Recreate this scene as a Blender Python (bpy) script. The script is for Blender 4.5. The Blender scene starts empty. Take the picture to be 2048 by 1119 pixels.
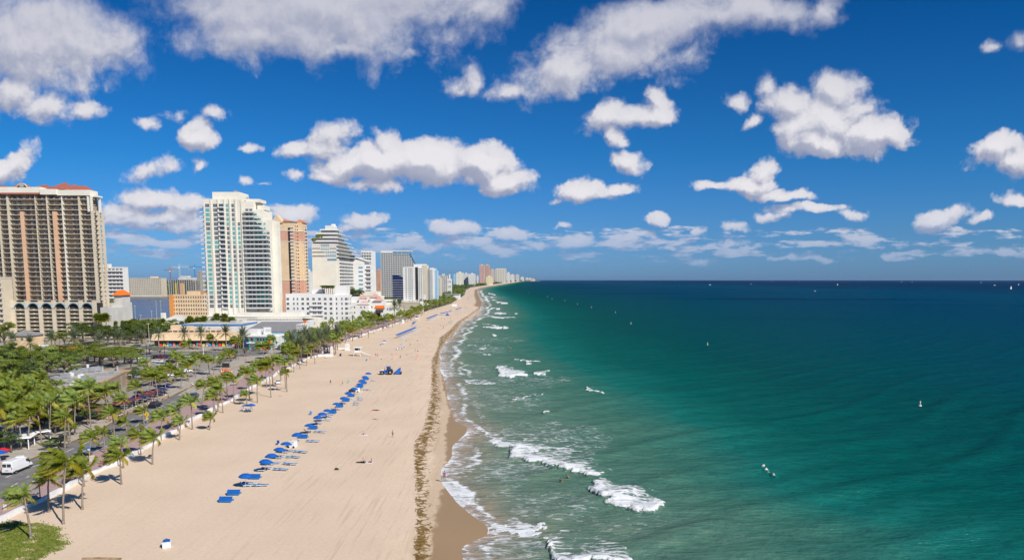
import bpy, bmesh, math, random
import numpy as np
from mathutils import Vector, Matrix

# ------------------------------------------------------------------ camera, sky, sun, exposure
scene = bpy.context.scene
COL = scene.collection
F = 1365.0; TH = math.radians(6.2); H = 37.0
cT, sT = math.cos(TH), math.sin(TH); PY = 559.5 + F * math.tan(TH)
cam = bpy.data.cameras.new('camera'); camo = bpy.data.objects.new('camera', cam); COL.objects.link(camo)
camo.location = (0, 0, H); camo.rotation_euler = (math.radians(90) - TH, 0, 0)
cam.sensor_width = 36; cam.lens = 36 * F / 2048; cam.shift_y = -0.0 + F * math.tan(TH) / 2048 * -1.0 * -1.0
cam.clip_start = 1; cam.clip_end = 120000
scene.camera = camo
scene.view_settings.view_transform = 'Standard'; scene.view_settings.look = 'None'
scene.view_settings.exposure = 0.20; scene.view_settings.gamma = 1.0
scene.cycles.max_bounces = 5; scene.cycles.diffuse_bounces = 2; scene.cycles.glossy_bounces = 2
scene.cycles.use_adaptive_sampling = True; scene.cycles.adaptive_threshold = 0.012; scene.cycles.adaptive_min_samples = 8
scene.cycles.transparent_max_bounces = 12; scene.cycles.transmission_bounces = 3

SUN_EL = math.radians(40); SUN_AZ = math.radians(134)          # azimuth clockwise from +Y (north): sun in the south-east
sl = bpy.data.lights.new('sun', 'SUN'); sl.energy = 4.6; sl.angle = math.radians(0.5); sl.color = (1.0, 0.945, 0.86)
so = bpy.data.objects.new('sun', sl); COL.objects.link(so)
sdir = Vector((math.sin(SUN_AZ) * math.cos(SUN_EL), math.cos(SUN_AZ) * math.cos(SUN_EL), math.sin(SUN_EL)))
so.rotation_euler = sdir.to_track_quat('Z', 'Y').to_euler(); so.location = (200, -200, 300)

def G(px, py, z=0.0):                                           # measured point of the photo -> metres on the plane z
    a = (px - 1024) / F; b = -(py - PY) / F
    t = (z - H) / (-sT + b * cT)
    return a * t, (cT + b * sT) * t
def XA(px, Y, py=600.0):
    return (px - 1024) / F / (cT - (py - PY) / F * sT) * Y
def ZA(py, Y):
    b = -(py - PY) / F
    return H + (-sT + b * cT) / (cT + b * sT) * Y
def UV(px, py):
    a = (px - 1024) / F; b = -(py - PY) / F
    return a / (cT + b * sT), (-sT + b * cT) / (cT + b * sT)

class N:                                                        # tiny node builder
    def __init__(s, tree):
        s.t = tree; s.n = tree.nodes; s.l = tree.links
    def new(s, typ, ins=None, **kw):
        n = s.n.new('ShaderNode' + typ)
        for k, v in kw.items(): setattr(n, k, v)
        for k, v in (ins or {}).items(): s.set(n.inputs[k], v)
        return n
    def set(s, inp, v):
        if isinstance(v, bpy.types.NodeSocket): s.l.new(v, inp)
        elif isinstance(v, bpy.types.Node): s.l.new(v.outputs[0], inp)
        else: inp.default_value = v
    def m(s, op, a, b=0.0, c=0.0, clamp=False):
        n = s.n.new('ShaderNodeMath'); n.operation = op; n.use_clamp = clamp
        s.set(n.inputs[0], a); s.set(n.inputs[1], b); s.set(n.inputs[2], c); return n.outputs[0]
    def v(s, op, a, b=(0, 0, 0), scale=None):
        n = s.n.new('ShaderNodeVectorMath'); n.operation = op; s.set(n.inputs[0], a); s.set(n.inputs[1], b)
        if scale is not None: s.set(n.inputs[3], scale)
        return n.outputs['Value'] if op in ('LENGTH', 'DOT_PRODUCT') else n.outputs[0]
    def ss(s, x, a, b, lo=0.0, hi=1.0):
        n = s.n.new('ShaderNodeMapRange'); n.interpolation_type = 'SMOOTHSTEP'
        for k, w in zip((0, 1, 2, 3, 4), (x, a, b, lo, hi)): s.set(n.inputs[k], w)
        return n.outputs[0]
    def mix(s, f, a, b):
        n = s.n.new('ShaderNodeMix'); n.data_type = 'RGBA'
        s.set(n.inputs[0], f)
        for i, c in ((6, a), (7, b)):
            if isinstance(c, (tuple, list)) and len(c) == 3: c = (*c, 1)
            s.set(n.inputs[i], c)
        return n.outputs[2]
    def noise(s, vec, scale, detail=4, rough=0.5, dims='3D', dist=0.0, lac=2.0):
        n = s.n.new('ShaderNodeTexNoise'); n.noise_dimensions = dims
        s.set(n.inputs['Vector'], vec); n.inputs['Scale'].default_value = scale
        n.inputs['Detail'].default_value = detail; n.inputs['Roughness'].default_value = rough
        n.inputs['Distortion'].default_value = dist; n.inputs['Lacunarity'].default_value = lac
        return n.outputs[0]
    def ramp(s, f, stops, interp='LINEAR'):
        n = s.n.new('ShaderNodeValToRGB'); n.color_ramp.interpolation = interp
        e = n.color_ramp.elements
        while len(e) < len(stops): e.new(0.5)
        for el, (p, c) in zip(e, stops): el.position = p; el.color = (*c, 1)
        s.set(n.inputs[0], f); return n.outputs[0]
def rgb(r, g, b):                                               # sRGB 0-255 -> linear
    f = lambda c: (c / 255 / 12.92) if c <= 10 else ((c / 255 + 0.055) / 1.055) ** 2.4
    return (f(r), f(g), f(b))

# cumulus clouds of the sky, as places in the sky (read as px, py, rx, ry, tilt, strength)
CLOUDS = [
 (90,80,205,112,8,1.5),(30,190,62,55,-60,.9),(190,95,110,80,0,.9),(95,212,65,34,12,.75),(170,218,45,22,0,.6),
 (640,10,400,125,-4,1.5),(520,70,180,60,5,1.2),(800,30,230,75,-10,1.1),(960,15,90,45,-20,.8),(690,100,110,32,0,.8),(600,60,220,72,0,1.1),(740,-10,330,110,0,1.3),
 (1290,60,270,62,-17,1.3),(1120,145,120,56,-8,1.2),(1220,100,150,72,-15,1.3),(1500,25,190,48,-6,1.1),(1640,20,75,34,-40,.8),(1030,180,62,24,0,.8),(1375,100,75,38,-30,.6),(1250,60,120,68,-10,1.2),
 (915,175,45,22,-20,.55),(940,170,30,26,60,.45),(818,112,36,16,0,.5),
 (1215,235,72,36,-18,1.25),(1310,232,62,28,0,1.15),(1265,232,70,30,0,1.2),(1230,262,38,24,40,.9),(1318,205,30,24,70,.75),
 (1256,325,38,23,6,.85),
 (1650,240,112,62,5,1.6),(1675,180,58,55,10,1.4),(1580,205,62,46,0,1.3),(1750,270,95,48,14,1.5),(1640,285,85,38,0,1.4),(1468,205,30,18,0,.7),(1540,170,42,28,60,.7),(1500,246,20,11,-30,.4),
 (1990,300,68,36,4,1.1),(2040,320,60,30,0,1.0),(1985,95,24,18,0,.75),(2035,82,36,30,20,.8),(2035,400,40,15,0,.7),
 (665,278,52,42,-30,.95),(590,302,34,19,-20,.6),
 (760,325,118,42,0,1.5),(850,322,125,48,3,1.6),(950,328,105,44,6,1.5),(780,285,38,32,20,.8),(700,330,78,42,-15,1.2),(1005,362,68,34,-5,1.3),(735,370,85,22,-4,.85),(600,350,24,12,0,.5),(660,355,42,18,0,.9),
 (1165,385,72,26,0,1.15),(1225,376,42,13,-5,.85),(1120,398,34,14,0,.7),
 (1510,370,50,20,-5,1.05),(1522,346,30,28,20,.95),(1560,387,78,15,3,1.0),(1430,370,42,9,0,.6),
 (1630,415,95,12,-2,1.0),(1710,428,42,14,0,.85),(1540,430,36,12,0,.6),
 (1875,436,64,21,-8,1.0),(1968,436,25,12,0,.75),
 (402,275,44,26,0,1.0),(392,252,26,20,-20,.7),(295,248,34,18,0,.7),(300,340,60,24,-10,.9),(350,232,22,18,0,.5),(432,225,26,16,0,.6),(492,358,36,10,-4,.6),(525,365,26,7,0,.4),(395,328,14,14,0,.45),(497,295,14,8,0,.45),
 (25,325,68,22,-38,.9),(10,345,38,22,0,.75),
 (300,400,66,24,-3,.95),(390,408,52,24,0,.9),(240,425,60,18,0,.7),(330,432,100,19,0,.85),(230,440,70,15,0,.75),(340,450,110,14,0,.75),(250,477,78,9,0,.7),
 (575,425,58,24,-3,.95),(720,442,56,18,-5,1.0),(700,455,44,11,0,.8),(915,460,52,17,-2,.95),(880,448,22,10,0,.6),
 (1015,468,40,13,5,.75),(1150,487,44,12,0,.8),(980,493,16,9,0,.7),(1395,463,18,9,0,.7),(1370,468,24,7,0,.45),(1320,440,22,12,-10,.8),(1290,472,30,10,0,.7),
 (770,485,60,14,0,.6),(830,492,70,11,0,.7),(1080,485,50,11,0,.55),(1250,490,60,9,0,.55),(1340,494,40,8,0,.55),(1460,487,44,12,0,.6),(1465,455,28,10,0,.5),(1120,455,20,7,0,.5),
 (1780,512,26,7,0,.6),(2000,505,60,9,0,.65),(1720,483,18,4,0,.5),(1560,515,50,6,0,.5),(1380,520,60,6,0,.35),(1650,520,44,5,0,.35),
]
def build_world():
    w = bpy.data.worlds.new('World'); scene.world = w; w.use_nodes = True
    w.cycles.sampling_method = 'NONE'
    nt = w.node_tree; nt.nodes.clear(); k = N(nt)
    # group: cloud cover at a point (u,v) of the sky
    gt = bpy.data.node_groups.new('cover', 'ShaderNodeTree')
    gt.interface.new_socket('P', in_out='INPUT', socket_type='NodeSocketVector')
    gt.interface.new_socket('D', in_out='OUTPUT', socket_type='NodeSocketFloat')
    g = N(gt); gi = gt.nodes.new('NodeGroupInput'); go = gt.nodes.new('NodeGroupOutput'); P = gi.outputs[0]
    wv = g.new('TexNoise', {'Vector': P, 'Scale': 16.0, 'Detail': 4.0, 'Roughness': .6}, noise_dimensions='2D').outputs[1]
    PW = g.v('MULTIPLY_ADD', g.v('SUBTRACT', wv, (.5, .5, .5)), (.040, .028, 0)); g.set(PW.node.inputs[2], P)
    acc = None; P1 = {}; P_ = P; P = PW
    tilts = (0, -15, -35, 50)
    for i, (px, py, rx, ry, rot, wt) in enumerate(sorted(CLOUDS, key=lambda c: min(tilts, key=lambda t: abs(t - c[4])))):
        u, v = UV(px, py)
        tl = min(tilts, key=lambda t: abs(t - rot)); r = math.radians(tl); cr, sr = math.cos(r), math.sin(r)
        # photo y runs down: a tilt of +r turns clockwise on the sky
        if tl not in P1:
            src = P if acc is None else g.v('MULTIPLY_ADD', acc, (1e-8, 1e-8, 0))
            if acc is not None: g.set(src.node.inputs[2], P)
            P1[tl] = g.new('CombineXYZ', {0: g.v('DOT_PRODUCT', src, (cr, -sr, 0)), 1: g.v('DOT_PRODUCT', src, (sr, cr, 0))}).outputs[0]
            base = P1[tl]
        elif i % 8 == 7:
            base = g.v('MULTIPLY_ADD', acc, (1e-8, 1e-8, 0)); g.set(base.node.inputs[2], P1[tl])
        qu, qv = cr * u - sr * v, sr * u + cr * v
        sx, sy = F / rx / .98, F / ry / .98
        q = g.v('MULTIPLY_ADD', base, (sx, sy, 0)); q.node.inputs[2].default_value = (-qu * sx, -qv * sy, 0)
        ln = g.v('LENGTH', q)
        val = g.m('MULTIPLY_ADD', ln, -wt, wt)
        acc = val if acc is None else g.m('SMOOTH_MAX', acc, val, 0.12)
    P = P_
    acc = g.m('MAXIMUM', acc, -0.6)
    n1 = g.noise(P, 12, 7, .58, dims='2D', dist=.15)
    vor = g.new('TexVoronoi', {'Vector': PW, 'Scale': 17.0, 'Detail': 3.0, 'Roughness': .55, 'Lacunarity': 2.3, 'Randomness': 1.0}, voronoi_dimensions='2D', feature='F1', normalize=True).outputs['Distance']
    sepv = g.new('SeparateXYZ', {0: P})
    lowk = g.ss(sepv.outputs[1], .02, .20)                       # finer billows towards the horizon
    sepv_v = sepv.outputs[1]
    e = g.m('MULTIPLY', g.m('SUBTRACT', .36, vor), g.m('MULTIPLY_ADD', g.ss(sepv_v, .2, .42), -.7, 1.5))
    e = g.m('MULTIPLY_ADD', g.m('SUBTRACT', n1, .5), 1.15, e)
    D = g.m('ADD', acc, e)
    # far small cumulus field low over the horizon
    lowp = g.v('MULTIPLY', P, (15, 62, 1))
    nl = g.noise(lowp, 1.0, 6, .62, dims='2D')
    band = g.m('MULTIPLY', g.ss(sepv.outputs[1], .012, .04), g.ss(sepv.outputs[1], .105, .055))
    side = g.ss(sepv.outputs[0], .75, .0, .86, 1.0)
    fl = g.m('MULTIPLY_ADD', g.m('MULTIPLY', band, side), 1.5, -1.5)
    fl = g.m('ADD', g.m('MULTIPLY_ADD', nl, 3.2, -1.27), fl)
    D = g.m('MAXIMUM', D, fl)
    gt.links.new(D, go.inputs[0])
    # direction -> (u, v)
    tc = k.new('TexCoord'); sp = k.new('SeparateXYZ', {0: tc.outputs['Generated']})
    ya = k.m('MAXIMUM', k.m('ABSOLUTE', sp.outputs[1]), .12)
    u = k.m('DIVIDE', sp.outputs[0], ya); v = k.m('DIVIDE', sp.outputs[2], ya)
    P0 = k.new('CombineXYZ', {0: u, 1: v, 2: 0.0}).outputs[0]
    def cover(p):
        n = k.n.new('ShaderNodeGroup'); n.node_tree = gt; k.l.new(p, n.inputs[0]); return n.outputs[0]
    D0 = cover(P0)
    D1 = cover(k.v('ADD', P0, (.007, .015, 0)))
    hi = k.ss(v, .16, .40)
    a = k.ss(D0, .0, k.m('MULTIPLY_ADD', hi, .48, .50))
    a = k.m('MULTIPLY', a, k.ss(v, .004, .03, 0.0, 1.0))
    dif = k.m('SUBTRACT', D0, D1)                                # thick towards the light -> shaded side
    lit = k.ss(dif, -.50, .42)
    thick = k.ss(D0, .30, 1.25)
    lum = k.m('MULTIPLY_ADD', lit, k.m('MULTIPLY_ADD', hi, -.34, .66), k.m('MULTIPLY_ADD', hi, .13, .20))
    lum = k.m('MULTIPLY_ADD', k.m('MULTIPLY', thick, k.m('MULTIPLY_ADD', hi, -.9, .75)), .22, lum)
    ccol = k.mix(lum, rgb(112, 125, 160), rgb(219, 217, 221))
    a = k.m('MULTIPLY', a, k.ss(v, .02, .10, .6, 1.0))
    ccol = k.mix(k.ss(v, .13, .0, 0, .70), ccol, rgb(120, 149, 192))
    sky = k.new('TexSky', sky_type='NISHITA', sun_disc=False, sun_elevation=SUN_EL, sun_rotation=SUN_AZ, altitude=30, air_density=1.0, dust_density=0.5, ozone_density=3.0)
    SK = 0.083
    skyc = k.new('HueSaturation', {'Saturation': 1.0, 'Value': 1.0, 'Color': sky.outputs[0]}).outputs[0]
    tint = k.ramp(v, [(0, (.30, .58, 1.24)), (.07, (.23, .54, 1.03)), (.18, (.10, .51, .95)), (.40, (.022, .38, .80))])
    skyc = k.v('MULTIPLY', k.v('SCALE', skyc, scale=SK), tint)
    col = k.mix(a, skyc, k.v('SCALE', ccol, scale=1.0))
    bg = k.new('Background', {'Color': col, 'Strength': 1.0})
    out = k.new('OutputWorld'); k.l.new(bg.outputs[0], out.inputs[0])
build_world()
# ------------------------------------------------------------------ helpers
RNG = np.random.default_rng(7); random.seed(7)
def tag(o, label=None, cat=None, group=None, kind=None):
    if label: o['label'] = label
    if cat: o['category'] = cat
    if group: o['group'] = group
    if kind: o['kind'] = kind
    return o
MATS = {}
def mat(name, col, rough=0.7, var=0.12, scale=0.6, spec=0.3, metal=0.0, bump=0.0, col2=None, trans=0.0, stretch=None):
    if name in MATS: return MATS[name]
    m = bpy.data.materials.new(name); m.use_nodes = True; nt = m.node_tree; nt.nodes.clear(); k = N(nt)
    tc = k.new('TexCoord'); vec = tc.outputs['Object']
    if stretch: vec = k.v('MULTIPLY', vec, stretch)
    n = k.noise(vec, scale, 4, .6)
    f = k.ss(n, .3, .7)
    a = tuple(c * (1 - var) for c in col); b = col2 or tuple(min(1, c * (1 + var)) for c in col)
    c = k.mix(f, a, b)
    p = k.new('BsdfPrincipled', {'Base Color': c, 'Roughness': rough, 'Metallic': metal, 'Specular IOR Level': spec})
    if bump:
        n2 = k.noise(tc.outputs['Object'], scale * 6, 4, .6)
        bm_ = k.new('Bump', {'Height': n2, 'Strength': bump, 'Distance': .1}); k.l.new(bm_.outputs[0], p.inputs['Normal'])
    sh = p.outputs[0]
    if trans:
        tr = k.new('BsdfTranslucent', {'Color': c}); mx = k.new('MixShader', {0: trans, 1: sh, 2: tr.outputs[0]}); sh = mx.outputs[0]
    o = k.new('OutputMaterial'); k.l.new(sh, o.inputs[0])
    MATS[name] = m; return m
def np_mesh(name, V, Fq, mats, mi=None, smooth=False, attrs=None):
    me = bpy.data.meshes.new(name); V = np.asarray(V, np.float32); Fq = np.asarray(Fq, np.int32)
    k = Fq.shape[1]
    me.vertices.add(len(V)); me.vertices.foreach_set('co', V.ravel())
    me.loops.add(Fq.size); me.loops.foreach_set('vertex_index', Fq.ravel())
    me.polygons.add(len(Fq)); me.polygons.foreach_set('loop_start', np.arange(0, Fq.size, k, dtype=np.int32))
    if mi is not None: me.polygons.foreach_set('material_index', np.asarray(mi, np.int32))
    if smooth: me.polygons.foreach_set('use_smooth', np.ones(len(Fq), bool))
    for m in mats: me.materials.append(m)
    me.update(calc_edges=True)
    for a, d in (attrs or {}).items():
        at = me.attributes.new(a, 'FLOAT', 'POINT'); at.data.foreach_set('value', np.asarray(d, np.float32).ravel())
    return me
def link(name, me, parent=None, loc=None, rz=0.0):
    o = bpy.data.objects.new(name, me); COL.objects.link(o)
    if parent is not None: o.parent = parent
    if loc is not None: o.location = loc
    if rz: o.rotation_euler = (0, 0, rz)
    return o
def empty(name, loc, rz=0.0):
    o = bpy.data.objects.new(name, None); COL.objects.link(o); o.location = loc; o.rotation_euler = (0, 0, rz); o.empty_display_size = .5
    return o
def grid(name, X, Y, Z, m, attrs=None, smooth=True):
    r, c = X.shape
    V = np.stack([X.ravel(), Y.ravel(), Z.ravel()], 1)
    i = np.arange(r * c).reshape(r, c)
    Fq = np.stack([i[:-1, :-1].ravel(), i[:-1, 1:].ravel(), i[1:, 1:].ravel(), i[1:, :-1].ravel()], 1)
    return np_mesh(name, V, Fq, [m], smooth=smooth, attrs=attrs)
class MB:                                                       # mesh of boxes, prisms, tubes in one object
    def __init__(s): s.v = []; s.f = []; s.mi = []
    def poly(s, pts, faces, mi=0):
        b = len(s.v); s.v += [tuple(p) for p in pts]
        for f in faces: s.f.append([b + i for i in f]); s.mi.append(mi)
    def box(s, x0, x1, y0, y1, z0, z1, mi=0, rz=0.0, c=None, taper=1.0):
        cx, cy = (x0 + x1) / 2, (y0 + y1) / 2
        P = []
        for z, t in ((z0, 1), (z1, taper)):
            for x, y in ((x0, y0), (x1, y0), (x1, y1), (x0, y1)):
                P.append(((x - cx) * t + cx, (y - cy) * t + cy, z))
        if rz:
            ox, oy = c or (cx, cy); cr, sr = math.cos(rz), math.sin(rz)
            P = [((x - ox) * cr - (y - oy) * sr + ox, (x - ox) * sr + (y - oy) * cr + oy, z) for x, y, z in P]
        s.poly(P, [(3, 2, 1, 0), (4, 5, 6, 7), (0, 1, 5, 4), (1, 2, 6, 5), (2, 3, 7, 6), (3, 0, 4, 7)], mi)
    def prism(s, pts, z0, z1, mi=0, top_mi=None):
        n = len(pts)
        P = [(x, y, z0) for x, y in pts] + [(x, y, z1) for x, y in pts]
        s.poly(P, [tuple(range(n))[::-1]] + [(i, (i + 1) % n, n + (i + 1) % n, n + i) for i in range(n)], mi)
        s.f.append([len(s.v) - n + i for i in range(n)]); s.mi.append(mi if top_mi is None else top_mi)
    def tube(s, path, r, n=6, mi=0, r2=None):
        path = [Vector(p) for p in path]; L = len(path); P = []
        for i, p in enumerate(path):
            d = (path[min(i + 1, L - 1)] - path[max(i - 1, 0)]).normalized()
            u = d.cross(Vector((0, 1, 0.01))); u = u.normalized() if u.length > .05 else d.cross(Vector((1, 0, 0))).normalized()
            w = d.cross(u); rr = r + ((r2 if r2 is not None else r) - r) * i / max(1, L - 1)
            for k in range(n):
                a = 2 * math.pi * k / n; P.append(p + u * (rr * math.cos(a)) + w * (rr * math.sin(a)))
        fs = [(i * n + k, i * n + (k + 1) % n, (i + 1) * n + (k + 1) % n, (i + 1) * n + k) for i in range(L - 1) for k in range(n)]
        fs += [tuple(range(n))[::-1], tuple((L - 1) * n + k for k in range(n))]
        s.poly(P, fs, mi)
    def cone(s, x, y, z0, z1, r0, r1, n=8, mi=0):
        s.tube([(x, y, z0), (x, y, z1)], r0, n, mi, r1)
    def hip(s, x0, x1, y0, y1, z0, z1, mi=0, ov=.5, ridge=.35):
        x0 -= ov; x1 += ov; y0 -= ov; y1 += ov; w, d = x1 - x0, y1 - y0; mx, my = (x0 + x1) / 2, (y0 + y1) / 2
        if w >= d: a, b = (mx - (w - d) / 2 - d * 0 , my, z1), (mx + (w - d) / 2, my, z1); q = [(0, 1, 5, 4), (1, 2, 5), (2, 3, 4, 5), (3, 0, 4)]
        else: a, b = (mx, my - (d - w) / 2, z1), (mx, my + (d - w) / 2, z1); q = [(0, 1, 4), (1, 2, 5, 4), (2, 3, 5), (3, 0, 4, 5)]
        s.poly([(x0, y0, z0), (x1, y0, z0), (x1, y1, z0), (x0, y1, z0), a, b], [(3, 2, 1, 0)] + q, mi)
    def mesh(s, name, mats, smooth=False):
        me = bpy.data.meshes.new(name); me.from_pydata(s.v, [], s.f)
        for m in (mats if isinstance(mats, (list, tuple)) else [mats]): me.materials.append(m)
        me.polygons.foreach_set('material_index', s.mi)
        if smooth: me.polygons.foreach_set('use_smooth', [True] * len(s.f))
        me.update(); return me
    def obj(s, name, mats, parent=None, loc=None, rz=0.0, smooth=False):
        return link(name, s.mesh(name, mats, smooth), parent, loc, rz)
ORD = ['', 'first', 'second', 'third', 'fourth', 'fifth', 'sixth', 'seventh', 'eighth', 'ninth', 'tenth', 'eleventh', 'twelfth', 'thirteenth', 'fourteenth', 'fifteenth', 'sixteenth', 'seventeenth', 'eighteenth', 'nineteenth', 'twentieth'] 
def ordn(i): 
    if i == 100: return 'hundredth'
    if i > 100: return 'hundred and ' + ordn(i - 100)
    if i <= 20: return ORD[i]
    t = {2: 'twenty', 3: 'thirty', 4: 'forty', 5: 'fifty', 6: 'sixty', 7: 'seventy', 8: 'eighty', 9: 'ninety'}[i // 10]
    return (t[:-1] + 'ieth') if i % 10 == 0 else t + '-' + ORD[i % 10]

# ------------------------------------------------------------------ shoreline and the lines of the beach (metres: y, x)
shore_px = [(940,1119),(934,1078),(985,1071),(990,1045),(958,1026),(925,1000),(891,958),(891,932),(912,910),(912,887),(940,861),(942,850),(917,838),(908,816),(900.5,793),(895,763),(884,737),(884,719),(882,705),(894,682),(906,672),(926,644),(937.6,636.6),(955,632.7),(961,617),(965,603),(957,589.5),(955,579.6),(967,574.7),(996.6,569.8),(1026,565)]
SH = sorted([G(*p)[::-1] for p in shore_px] + [(60, -6.5), (75, -5.5), (14000, 130), (20000, 330), (26000, 850), (30000, 1100), (60000, 1500)])
SHY, SHX = np.array([p[0] for p in SH]), np.array([p[1] for p in SH])
_ty = np.concatenate([np.arange(55, 1200, .5), np.geomspace(1200, 95000, 900)]); _tx = np.interp(_ty, SHY, SHX)
for _ in range(5): _tx[1:2285] = (_tx[:2284] + _tx[1:2285] * 1 + _tx[2:2286]) / 3
_k = np.ones(7) / 7; _t2 = _tx.copy(); _t2[10:2250] = np.convolve(_tx, _k, 'same')[10:2250]; _tx = _t2
def xs(Y): return np.interp(Y, _ty, _tx)
wall_px = [(0,1043),(55,1014.6),(100,994.6),(139.6,974.7),(174.6,952),(212,936),(239,927),(287,898.6),(336.7,870),(370.6,851),(387,839),(440,811.5),(466,800),(489,783.6),(538,758),(559,744),(591,730),(617,716),(659,709)]
WALL = sorted([G(*p)[::-1] for p in wall_px])
WL2 = sorted([G(*p)[::-1] for p in [(691,681),(711,676),(741.6,663.5),(767,656),(792,647),(807,643),(856,620)]])
WY = np.array([60, 90] + [p[0] for p in WALL] + [380] + [p[0] for p in WL2] + [1072, 1700, 2538, 3400, 4957, 9287, 20000, 26000, 30000, 60000], float)
WX = np.array([-79, -78.8] + [p[1] for p in WALL] + [-101.5] + [p[1] for p in WL2] + [-96, -118, -170, -205, -178, -95, 200, 700, 900, 1300], float)
def xw(Y): return np.interp(Y, WY, WX)
def lineX(px): 
    L = sorted(G(*p)[::-1] for p in px); a = np.array([p[0] for p in L]); b = np.array([p[1] for p in L]); return a, b
wetY, wetX = lineX([(862,1119),(868,1060),(880,1000),(888,950),(890,905),(891,887),(893,850),(901,823),(891,786),(882,745),(881,716),(890,690),(902,670),(922,647),(938,638),(955,628),(960,612)])
wlY, wlX = lineX([(826,1119),(831,1037),(830,980),(829,925),(828,887),(848,850),(861,793),(863,750),(863,719),(877,688),(879,674),(898,660),(914,642.6),(934,631),(955,615)])
wrY, wrX = lineX([(866,1119),(858,1037),(855,962),(853,925),(862,887),(876,850),(881,793),(876,737),(883,694),(912,658),(925,642),(944,630),(962,614)])

# sea: dense near the camera, runs to the horizon
def rowsY():
    a = 62 * (760 / 62) ** np.linspace(0, 1, 430); b = 760 * (90000 / 760) ** np.linspace(0, 1, 130)[1:]
    return np.concatenate([a, b])
RY = rowsY()
t = np.linspace(0, 1, 400)
L = RY * .95 + 70
Xs = xs(RY)[:, None] - 4 * np.ones_like(t)[None, :] + L[:, None] * (t ** 1.55)[None, :]
Ys = np.repeat(RY[:, None], len(t), 1)
d = Xs - xs(Ys)
SEA = -0.5
def proj(X, Y, Z=0.0):
    z = Z - H; dd = Y * cT - z * sT; u = Y * sT + z * cT
    return 1024 + F * X / dd, PY - F * u / dd
PXs, PYs = proj(Xs, Ys, SEA)
def n2d(X, Y, sx, sy, seed, oc=4):
    rs = np.random.default_rng(seed); T = rs.uniform(-1, 1, (256, 256)); out = 0; am = 1.0; tot = 0
    for o in range(oc):
        a_, b_ = X / sx * 2 ** o + 17 * o, Y / sy * 2 ** o + 31 * o; i, j = np.floor(a_).astype(int), np.floor(b_).astype(int); u_, v_ = a_ - i, b_ - j; u_ = u_ * u_ * (3 - 2 * u_); v_ = v_ * v_ * (3 - 2 * v_)
        g_ = lambda p, q: T[p % 256, q % 256]
        out = out + am * ((g_(i, j) * (1 - u_) + g_(i + 1, j) * u_) * (1 - v_) + (g_(i, j + 1) * (1 - u_) + g_(i + 1, j + 1) * u_) * v_); tot += am; am *= .6
    return out / tot
sc_ = np.clip(150 / Ys, .06, 1.5)
PXs = PXs + n2d(Xs, Ys, 5, 7, 1) * 34 * sc_; PYs = PYs + n2d(Xs, Ys, 6, 6, 2) * 14 * sc_ ** 1.5
foam = np.zeros_like(Xs); lace = np.zeros_like(Xs)
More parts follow.
